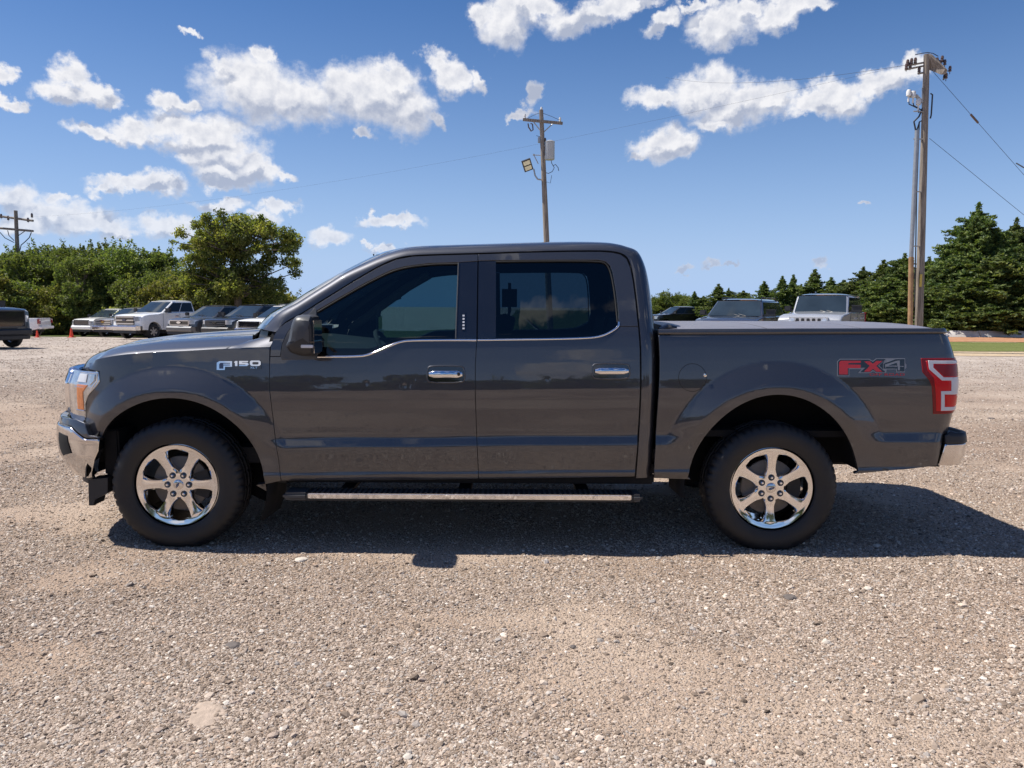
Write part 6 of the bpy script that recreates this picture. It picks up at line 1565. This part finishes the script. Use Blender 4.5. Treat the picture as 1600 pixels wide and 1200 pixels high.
LPB, LPT = left_pole()
def wire(p, q, sag, label, r=.0028):
    pts = [p.lerp(q, i / 28) - Vector((0, 0, sag * 4 * (i / 28) * (1 - i / 28))) for i in range(29)]
    mb = MB(); mb.tube(pts, r, 4); tag(mb.obj('power_line', M_WIRE, None), label, 'wire', 'power lines strung between the poles')
wire(at(50, 339, 60), at(1418, 101, 27), .9, 'thin power line sloping from the distant left pole up to the tall right pole')
wire(at(1420, 101, 27), at(1040, 121, 60), .5, 'faint line leading off to the left from the tall pole', .007)
wire(at(1600, 262, 24), at(1588, 255, 24.4), 0, 'short end of a guy wire with clamp at the right edge of the picture', .02)

# ================================================================== trees
def leaf_mat(name, a, b, c, trans=.35):
    m, T, out = new_mat(name); geo = T.n('ShaderNodeNewGeometry'); r = geo.outputs['Random Per Island']
    oi = T.n('ShaderNodeObjectInfo'); ramp = T.n('ShaderNodeValToRGB'); T.put(ramp.inputs[0], r); e = ramp.color_ramp.elements
    e[0].color = c4(a); e[1].color = c4(c); k = e.new(.5); k.color = c4(b)
    tc = T.n('ShaderNodeTexCoord'); nz = T.noise(tc.outputs['Object'], .9, 4.0, .6)
    col = T.mix(1.0, ramp.outputs[0], T.mix(T.mr(nz, .3, .7), (.72, .78, .7), (1.3, 1.18, 1.0)), 'MULTIPLY')
    hs = T.n('ShaderNodeHueSaturation'); T.put(hs.inputs['Hue'], T.mr(oi.outputs['Random'], 0, 1, .485, .512, False)); T.put(hs.inputs['Value'], T.mr(oi.outputs['Random'], 0, 1, .85, 1.2, False)); T.put(hs.inputs['Color'], col)
    d = T.n('ShaderNodeBsdfPrincipled'); d.inputs['Roughness'].default_value = .55; d.inputs['Specular IOR Level'].default_value = .25; T.put(d.inputs['Base Color'], hs.outputs[0])
    tr = T.n('ShaderNodeBsdfTranslucent'); T.put(tr.inputs[0], T.mix(1.0, hs.outputs[0], (1.2, 1.35, .6), 'MULTIPLY'))
    mx = T.n('ShaderNodeMixShader'); mx.inputs[0].default_value = trans; T.put(mx.inputs[1], d); T.put(mx.inputs[2], tr); T.put(out.inputs[0], mx); return m
M_LEAF = leaf_mat('broadleaf', (.070, .098, .038), (.130, .165, .060), (.235, .255, .095), .5)
M_LEAFY = leaf_mat('yellowing_leaf', (.100, .120, .042), (.180, .190, .062), (.32, .29, .095), .5)
M_CEDAR = leaf_mat('cedar_spray', (.040, .066, .028), (.095, .138, .048), (.21, .245, .080), .32)
M_BARK = pmat('bark', (.115, .095, .078), .9, var=.3, vscale=8, bump=.02, bscale=12)
def leaves(P, size, rg, up=0.0, elong=1.5):
    """one small bent leaf-clump quad per point; returns verts, faces"""
    n = len(P); nrm = rg.normal(0, 1, (n, 3)); nrm[:, 2] += up; nrm /= np.linalg.norm(nrm, axis=1)[:, None]
    t = np.cross(nrm, rg.normal(0, 1, (n, 3))); t /= np.linalg.norm(t, axis=1)[:, None] + 1e-9; b = np.cross(nrm, t)
    s = (size * rg.uniform(.6, 1.35, n))[:, None]
    V = np.stack([P - t * s * elong * .5, P - b * s * .42 + nrm * s * .12, P + t * s * elong * .5, P + b * s * .42 + nrm * s * .12], 1).reshape(-1, 3)
    F = np.arange(4 * n).reshape(-1, 4); return V, F
def fast_mesh(name, V, F, mat):
    me = bpy.data.meshes.new(name); me.vertices.add(len(V)); me.vertices.foreach_set('co', V.astype(np.float32).ravel())
    me.loops.add(F.size); me.loops.foreach_set('vertex_index', F.astype(np.int32).ravel()); me.polygons.add(len(F)); me.polygons.foreach_set('loop_start', np.arange(0, F.size, F.shape[1], dtype=np.int32)); me.polygons.foreach_set('loop_total', np.full(len(F), F.shape[1], dtype=np.int32)); me.update(calc_edges=True); me.materials.append(mat); return me
def branches(rg, H, W, n, low=.25):
    """limb end points of a broad crown"""
    out = []
    for i in range(n):
        a = rg.uniform(0, 6.283); h = rg.uniform(low, 1.0); w = math.sin(math.pi * min(1, (h - low * .6) / (1.06 - low * .6)) ** .75) ** .6
        r = W / 2 * w * rg.uniform(.35, 1.0); out.append(np.array([r * math.cos(a), r * math.sin(a), H * h]))
    return out
def broad_tree_mesh(seed, H, W, nclump, nleaf, size, low=.25, gap=1.0, mat=None):
    rg = np.random.default_rng(seed); tips = branches(rg, H, W, nclump, low); P = []
    tb = MB(); tb.tube([(0, 0, -.3), (.02 * W, .01 * W, H * .3), (-.01 * W, .02 * W, H * .62)], [.035 * H * .6, .026 * H * .6, .013 * H * .6], 8)
    for tp_ in tips:
        z0 = tp_[2] * rg.uniform(.35, .6); st = np.array([0, 0, min(z0, H * .6)]); mid = (st + tp_) / 2 + np.array([0, 0, H * .05])
        tb.tube([st, mid, tp_], [.010 * H, .006 * H, .003 * H], 5, False)
        k = int(nleaf * rg.uniform(.6, 1.4)); R_ = W * rg.uniform(.075, .15) * gap
        d = rg.normal(0, 1, (k, 3)); d /= np.linalg.norm(d, axis=1)[:, None]; rad = R_ * rg.uniform(.35, 1.0, k) ** .5
        sub = d * rad[:, None] * np.array([1.1, 1.1, .72]); 
        for _ in range(3):                                             # twigs sticking out of each clump
            dd = rg.normal(0, 1, 3); dd /= np.linalg.norm(dd); kk = k // 9; tline = rg.uniform(.8, 1.7, kk)
            sub = np.vstack([sub, dd * R_ * tline[:, None] + rg.normal(0, R_ * .12, (kk, 3))])
        P.append(tp_ + sub)
    for _ in range(16):                                                # leafy shoots above the crown
        a = rg.uniform(0, 6.283); r = W * .36 * rg.random() ** .5; h = rg.uniform(.5, 1.25) * H / 6; t = rg.random(46); b0 = np.array([r * math.cos(a), r * math.sin(a), H * (.98 - .55 * (r / (W * .5)) ** 2)])
        P.append(b0 + np.stack([rg.normal(0, .10, 46) * (1.2 - t), rg.normal(0, .10, 46) * (1.2 - t), t * h - .2], 1))
    P = np.vstack(P); P[:, 2] = np.maximum(P[:, 2], .15); V, F = leaves(P, size, rg, .3)
    return fast_mesh('crown', V, F, mat or M_LEAF), tb
def add_tree(name, label, meshes, loc, sc, rz, group, cat='tree'):
    cm, tm = meshes; root = empty(name, loc, rz); root.scale = sc; tag(root, label, cat, group)
    for nm, me in (('crown', cm), ('trunk', tm)):
        o = bpy.data.objects.new(nm, me); COL.objects.link(o); o.parent = root
    return root
def tm_(tb, mat): me = mesh('trunk', tb.v, tb.f); me.materials.append(mat); return me
BT_ = []
for sd, H, W, nc, nl, low in ((1, 6.5, 6.0, 62, 340, .10), (2, 6.0, 5.2, 54, 340, .08), (3, 7.0, 6.4, 68, 330, .12)):
    c, tb = broad_tree_mesh(sd, H, W, nc, nl, .125, low); BT_.append((c, tm_(tb, M_BARK)))
c, tb = broad_tree_mesh(7, 3.0, 4.4, 36, 330, .11, .12, 1.3, M_LEAFY); BUSH = (c, tm_(tb, M_BARK))
c, tb = broad_tree_mesh(8, 3.0, 4.0, 36, 320, .11, .12, 1.25, M_LEAF); BUSH2 = (c, tm_(tb, M_BARK))
GL = 'dense trees of the left treeline'
def gp(px, d): x = ray(px, 500).x / ray(px, 500).y * d; return x, d, gz(x, d)
# the mass behind the parked row: px, distance, top row in the photograph, kind, yaw
LT = [(-60, 60, 395, 0), (0, 62, 400, 1), (50, 58, 388, 2), (98, 61, 388, 0), (130, 56, 402, 1), (160, 62, 380, 2), (200, 59, 390, 0), (238, 61, 394, 1), (262, 57, 418, 2), (292, 60, 424, 0), (330, 62, 432, 1), (372, 60, 440, 2), (412, 62, 448, 0), (438, 60, 462, 1), (75, 66, 392, 1), (120, 67, 396, 2), (215, 66, 392, 2), (20, 66, 396, 0)]
desc = ['dark green tree at the left edge behind the black pickup', 'green tree left of the distant pole', 'tree right of the distant pole in the left treeline', 'rounded tree of the left treeline above the gap behind the cones', 'low tree above the silver end of the parked row', 'highest ragged tree of the left treeline', 'tree rising behind the tall white pickup', 'dark tree just left of the large yellowing tree', 'lower tree filling the dip beside the large yellowing tree', 'tree under the left side of the large yellowing tree', 'tree behind the trunk of the large yellowing tree', 'tree behind the black pickup in the row', 'small tree low behind the white car', 'last low tree of the left treeline before the windshield', 'back-row tree showing between the first two poleside trees', 'back-row tree showing over the low tree', 'back-row tree behind the tree above the tall white pickup', 'back-row tree at the base of the distant pole']
for i, (px, d, py, k) in enumerate(LT):
    x, y, z = gp(px, d); top = at(px, py, d).z; h = top - z; hm = (6.5, 6.0, 7.0)[k] * 1.04; s = h / hm
    add_tree('broadleaf_tree', desc[i], BT_[k], (x, y, z), (s * random.uniform(.95, 1.2), s * 1.0, s), random.uniform(0, 6.28), GL)
bdesc = ['yellow-green bush at the left edge', 'bush behind the half-hidden white pickup', 'tangled bush between the two cones', 'leafy bush behind the white end pickup', 'bush above the silver pickup roof', 'bush behind the tall white pickup cab', 'bush between the tall white and grey pickups', 'bush under the large tree', 'yellowish bush behind the black pickup cab', 'bush behind the white car roof', 'bush at the right end of the left treeline']
for i, (px, d, s) in enumerate([(-20, 54, 1.3), (28, 55, 1.15), (84, 56, 1.0), (122, 57, 1.1), (165, 57, 1.0), (215, 55, 1.2), (268, 54, 1.15), (318, 53, 1.2), (362, 54, 1.1), (405, 54, 1.0), (442, 56, .9)]):
    x, y, z = gp(px, d); add_tree('bush', bdesc[i], BUSH if i % 2 == 0 or i in (7,) else BUSH2, (x, y, z), (s, s, s), random.uniform(0, 6.28), 'bushes at the foot of the left treeline', 'bush')
# the large open-crowned tree
def big_tree():
    D = 51.0; rg = np.random.default_rng(21); x, y, z = gp(372, D); root = empty('large_tree', (x, y, z)); tag(root, 'large yellowing broadleaf tree with open crown, tallest on the left side', 'tree')
    m = lambda px, py, dy=0.0: np.array((at(px, py, D) - Vector((x, y, z)))) + np.array([0, dy, 0])
    tb = MB(); S = [m(372, 470), m(368, 430), m(362, 400)]; tb.tube([(0, 0, -.3)] + [tuple(p) for p in S], [.30, .24, .20, .14], 10)
    cl = [(300, 372, 13, 10), (288, 386, 8, 6), (318, 362, 20, 14), (322, 388, 22, 14), (340, 350, 18, 13), (365, 340, 20, 9), (372, 352, 20, 12), (392, 352, 16, 10), (350, 375, 22, 14), (382, 376, 20, 13), (335, 405, 24, 15), (365, 402, 20, 12), (405, 365, 18, 11), (428, 362, 16, 10), (448, 368, 17, 11), (463, 377, 13, 9), (438, 385, 18, 11), (458, 392, 14, 8), (415, 388, 14, 9), (445, 408, 16, 8), (463, 412, 7, 6), (425, 405, 12, 8), (452, 425, 10, 6), (305, 410, 18, 12), (320, 430, 26, 14), (350, 428, 24, 13), (380, 425, 20, 11), (405, 422, 16, 9), (300, 440, 20, 12), (335, 452, 24, 12), (372, 450, 26, 12), (405, 446, 22, 10), (432, 447, 18, 8), (350, 336, 8, 5), (278, 380, 4, 3), (410, 437, 12, 6), (340, 470, 24, 10), (385, 470, 26, 10), (425, 465, 20, 9)]
    for _ in range(110):
        if rg.random() < .62: a, q = rg.uniform(0, 6.283), rg.random() ** .5; px, py = 374 + 92 * q * math.cos(a), 384 + 47 * q * math.sin(a)
        else: a, q = rg.uniform(0, 6.283), rg.random() ** .5; px, py = 366 + 84 * q * math.cos(a), 442 + 28 * q * math.sin(a)
        cl.append((px, py, rg.uniform(5, 11), rg.uniform(4, 7)))
    P1, P2 = [], []
    for (px, py, rx, ry) in cl:
        c = m(px, py, rg.uniform(-1.6, 1.6)); sx, sz = rx * D / FPX, ry * D / FPX; k = int(5.2 * rx * ry ** .9); q = rg.normal(0, 1, (k, 3)); q /= np.linalg.norm(q, axis=1)[:, None]; q *= (rg.uniform(.1, 1.0, k) ** .45)[:, None]
        q = q * np.array([sx * 1.05, sx * .9, sz * 1.05]) + rg.normal(0, .10, (k, 3)); keep = np.sin(q[:, 0] * 5 + c[0]) * np.sin(q[:, 2] * 6 + c[2]) * np.sin(q[:, 1] * 5) > -.25 ; q = q[keep]
        (P2 if rg.random() < .38 + .3 * (px < 345) else P1).append(c + q)
        st = S[2] + (c - S[2]) * .15 if py < 405 else S[0] + (S[1] - S[0]) * rg.random()
        tb.tube([tuple(st), tuple((st + c) / 2 + np.array([0, 0, .15])), tuple(c)], [.075, .045, .02], 5, False)
    for P, mt in ((P1, M_LEAF), (P2, M_LEAFY)):
        V, F = leaves(np.vstack(P), .12, rg, .3); o = bpy.data.objects.new('crown', fast_mesh('crown', V, F, mt)); COL.objects.link(o); o.parent = root
    o = bpy.data.objects.new('trunk', tm_(tb, M_BARK)); COL.objects.link(o); o.parent = root
big_tree()
# cedars on the right
def cedar_mesh(seed, H, W, nb, size=.15, ragged=.35, dens=1.0, taper=.9):
    rg = np.random.default_rng(seed); P = []; N = []; tb = MB(); tb.tube([(0, 0, -.2), (.03, 0, H * .5), (0, 0, H * .97)], [.03 * H, .018 * H, .004 * H], 8)
    for i in range(nb):
        h = (i / nb) ** .85; a = i * 2.399 + rg.normal(0, .3); w = W / 2 * (1 - h) ** taper * 1.08 * (1 + .22 * math.sin(a * 1.0 + seed) * math.sin(h * 9 + seed)) * (1 - .25 * math.exp(-h * 12)) * rg.uniform(1 - ragged, 1 + ragged * .5) + .06
        d = np.array([math.cos(a), math.sin(a), 0]); tip = d * w + np.array([0, 0, H * h * .95 + w * rg.uniform(.15, .45)]); st = np.array([0, 0, H * h * .95])
        if w > .25: tb.tube([tuple(st), tuple(st * .4 + tip * .6)], [.008 * H, .003 * H], 4, False)
        nsp = max(3, int(w * 6.5))
        for s in range(nsp):
            t = rg.uniform(.38, 1.0); c = st + (tip - st) * t + rg.normal(0, .10 * w + .03, 3); r = (.09 + .13 * w * (1.15 - t)) * rg.uniform(.7, 1.35); k = int((34 * dens) * (r / .3) ** 1.3) + 9
            q = rg.normal(0, 1, (k, 3)); q /= np.linalg.norm(q, axis=1)[:, None]; q *= (rg.uniform(.1, 1, k) ** .5)[:, None]; q = q * np.array([r, r, r * .42]); q += d * (q @ d)[:, None] * .9; q[:, 2] += .25 * np.hypot(q[:, 0], q[:, 1])
            P.append(c + q)
    tz_ = rg.uniform(.84, 1.03, 260); P.append(np.stack([rg.normal(0, .05 + .5 * (1.03 - tz_)), rg.normal(0, .05 + .5 * (1.03 - tz_)), tz_ * H], 1))
    P = np.vstack(P); P[:, 2] = np.maximum(P[:, 2], .1); V, F = leaves(P, size, rg, .5, 2.2)
    return fast_mesh('crown', V, F, M_CEDAR), tm_(tb, M_BARK)
CE = [cedar_mesh(31, 8.0, 6.8, 300, .10, .50, 1.0, .74), cedar_mesh(32, 5.0, 3.2, 130, .10, .6, 1.1, .85), cedar_mesh(33, 4.5, 3.8, 130, .10, .5, 1.1, .50), cedar_mesh(34, 6.0, 4.8, 200, .10, .55, 1.1, .60)]
CH = (8.0, 5.0, 4.5, 6.0)
CT = [(1518, 322, 47, 0, 1.05, 'largest dark cedar, its pointed top the highest on the right'), (1578, 345, 49, 0, 1.0, 'big cedar at the right edge beside the largest one'), (1630, 350, 46, 0, 1.1, 'cedar cut by the right edge of the picture'), (1556, 400, 44, 2, 1.5, 'lower cedar bulging in front of the two big ones'), (1474, 410, 46, 3, 1.1, 'cedar leaning against the left flank of the largest one'), (1408, 400, 50, 3, 1.05, 'cedar with a ragged top behind the conduit of the tall pole'), (1384, 432, 47, 2, 1.35, 'pale green rounded cedar left of the tall pole'), (1446, 405, 53, 3, .9, 'cedar showing right behind the tall pole'), (1376, 410, 56, 1, 1.2, 'slim dark cedar top left of the tall pole'), (1345, 420, 58, 3, 1.1, 'broad cedar right of the silver boxy car'), (1316, 440, 60, 2, 1.3, 'cedar behind the roof of the silver boxy car'), (1296, 436, 64, 1, 1.3, 'small pointed cedar over the boxy car, right one'), (1270, 424, 62, 1, 1.35, 'pointed cedar standing over the boxy car roof'), (1237, 432, 64, 1, 1.0, 'narrow spire cedar just left of the boxy car'), (1220, 434, 63, 1, 1.0, 'second narrow spire cedar left of the boxy car'), (1192, 442, 65, 1, 1.35, 'cedar above the rear of the blue-grey SUV'), (1160, 456, 68, 2, 1.3, 'low cedar behind the SUV roof'), (1121, 446, 66, 1, 1.4, 'ragged cedar over the SUV windshield'), (1137, 452, 69, 3, .9, 'cedar top to the right of the ragged one above the SUV'), (1084, 457, 80, 1, 1.1, 'small pointed cedar between dark pickup and SUV'), (1098, 464, 80, 2, 1.2, 'low bushy cedar left of the SUV'), (1250, 446, 68, 3, 1.0, 'back cedar between the spires and the boxy car'), (1205, 455, 70, 3, 1.0, 'back cedar behind the two narrow spires'), (1330, 450, 66, 3, 1.1, 'back cedar between the broad cedar and the boxy car'), (1424, 440, 46, 2, 1.5, 'bushy cedar at the foot of the tall pole'), (1500, 440, 43.8, 2, 1.6, 'low spreading cedar by the kerb'), (1600, 430, 44, 2, 1.6, 'low cedar by the kerb at the right edge')]
for (px, py, d, k, w, lb) in CT:
    x, y, z = gp(px, d); h = at(px, py, d).z - z; s = h / (CH[k] * 1.0)
    add_tree('cedar_tree', lb, CE[k], (x, y, z), (s * w, s * w, s), random.uniform(0, 6.28), 'cedars behind the kerb on the right', 'cedar')
for (px, py, d, s) in ((1042, 457, 84, 0), (1062, 462, 86, 1), (1025, 464, 85, 2), (1075, 466, 82, 0)):
    x, y, z = gp(px, d); h = at(px, py, d).z - z; k = s % 3; q = h / ((6.5, 6.0, 7.0)[k] * 1.04)
    add_tree('broadleaf_tree', ['round leafy tree just right of the cab above the dark pickup', 'low leafy tree right of the round one above the dark pickup', 'leafy tree half hidden by the cab corner', 'low leafy tree left of the small pointed cedar'][[(1042), (1062), (1025), (1075)].index(px)], BT_[k], (x, y, z), (q * 1.5, q * 1.2, q), random.uniform(0, 6.28), 'leafy trees right of the cab')
# both treelines carry on past the edges of the picture
for i in range(12):
    px = -120 - i * 75; d = 58 + (i % 3) * 3; x, y, z = gp(px, d); s = (.95, 1.1, 1.0)[i % 3]
    add_tree('broadleaf_tree', 'tree of the left treeline carrying on beyond the left edge', BT_[i % 3], (x, y, z), (s, s, s), random.uniform(0, 6.28), GL)
for i in range(12):
    px = 1680 + i * 80; d = 48 + (i % 3) * 3; x, y, z = gp(px, d); s = (1.0, 1.5, 1.25, .9)[i % 4]; k = (0, 3, 0, 3)[i % 4]
    add_tree('cedar_tree', 'cedar of the right row carrying on beyond the right edge', CE[k], (x, y, z), (s, s, s), random.uniform(0, 6.28), 'cedars behind the kerb on the right')
# trees across the lot behind the camera: the truck's flank and windows mirror them
for i in range(26):
    px = -62 + i * 5.0 + random.uniform(-1, 1); k = i % 3; s = random.uniform(.75, 1.15); y = -52 + random.uniform(-5, 5)
    add_tree('broadleaf_tree', ('round green tree', 'low green tree', 'tall green tree')[k] + ' across the lot behind the photographer, mirrored in the truck', BT_[k], (px, y, 0), (s * 1.3, s * 1.2, s), random.uniform(0, 6.28), 'trees behind the photographer')

# ---- odd stones and litter lying on the gravel
M_ROCKL = pmat('pale_stone', (.56, .50, .43), .85, var=.25, vscale=20, bump=.004, bscale=30)
M_ROCKT = pmat('dusty_stone', (.40, .315, .25), .9, var=.25, vscale=30, bump=.006, bscale=50)
M_ROCKD = pmat('dark_stone', (.13, .11, .10), .85, var=.3, vscale=20, bump=.004, bscale=30)
def rock(px, py, w, h, mat, label, seed, flat_=.5):
    d = ray(px, py); t = CAMH / -d.z; p = Vector((0, 0, CAMH)) + d * t; sc = p.y / FPX
    rg = random.Random(seed); bm = bmesh.new(); bmesh.ops.create_icosphere(bm, subdivisions=3, radius=1); rx = w * sc / 2; ry = rx * rg.uniform(.8, 1.3); rz = max(h * sc * .5, rx * flat_ * .5) if flat_ > .06 else .010
    off = Vector((rg.random() * 9, rg.random() * 9, 0))
    from mathutils import noise
    for v in bm.verts:
        k = 1 + .28 * noise.noise(v.co * 1.6 + off) + .10 * noise.noise(v.co * 5 + off); v.co = Vector((v.co.x * rx * k, v.co.y * ry * k, v.co.z * rz * k))
    me = bpy.data.meshes.new('stone'); bm.to_mesh(me); bm.free(); me.polygons.foreach_set('use_smooth', [True] * len(me.polygons)); me.set_sharp_from_angle(angle=R(30))
    o = obj('stone', me, mat, None, (p.x, p.y, gfull(p.x, p.y) + (rz * .25 if flat_ > .06 else -.002)), (0, 0, rg.uniform(0, 3))); tag(o, label, 'stone', 'single stones on the gravel')
rock(470, 877, 20, 8, M_ROCKL, 'flat pale stone half buried just in front of the truck shadow', 1, .3)
rock(323, 1118, 66, 26, M_ROCKT, 'largest flat stone half buried in the gravel at lower left', 2, .05)
rock(1291, 1004, 13, 10, M_ROCKL, 'pale pebble in the right foreground above the bare patch', 3)
rock(1110, 1193, 18, 12, M_ROCKL, 'white stone at the bottom edge right of centre', 4)
rock(1356, 922, 12, 7, M_ROCKL, 'pale stone just below the truck shadow near the rear end', 5)
rock(1234, 934, 18, 8, M_ROCKD, 'dark flat stone below the rear wheel shadow', 6, .4)
rock(1549, 654, 10, 3, M_ROCKD, 'small dark scrap on the gravel right of the rear bumper', 7, .4)
rock(895, 1010, 12, 6, M_ROCKD, 'dark leaf-like scrap in the middle foreground', 8, .2)
rock(637, 1180, 15, 9, M_ROCKL, 'pale stone at the bottom edge left of centre', 9)
rock(364, 1010, 24, 7, M_ROCKD, 'brown clod in the left foreground', 10, .3)
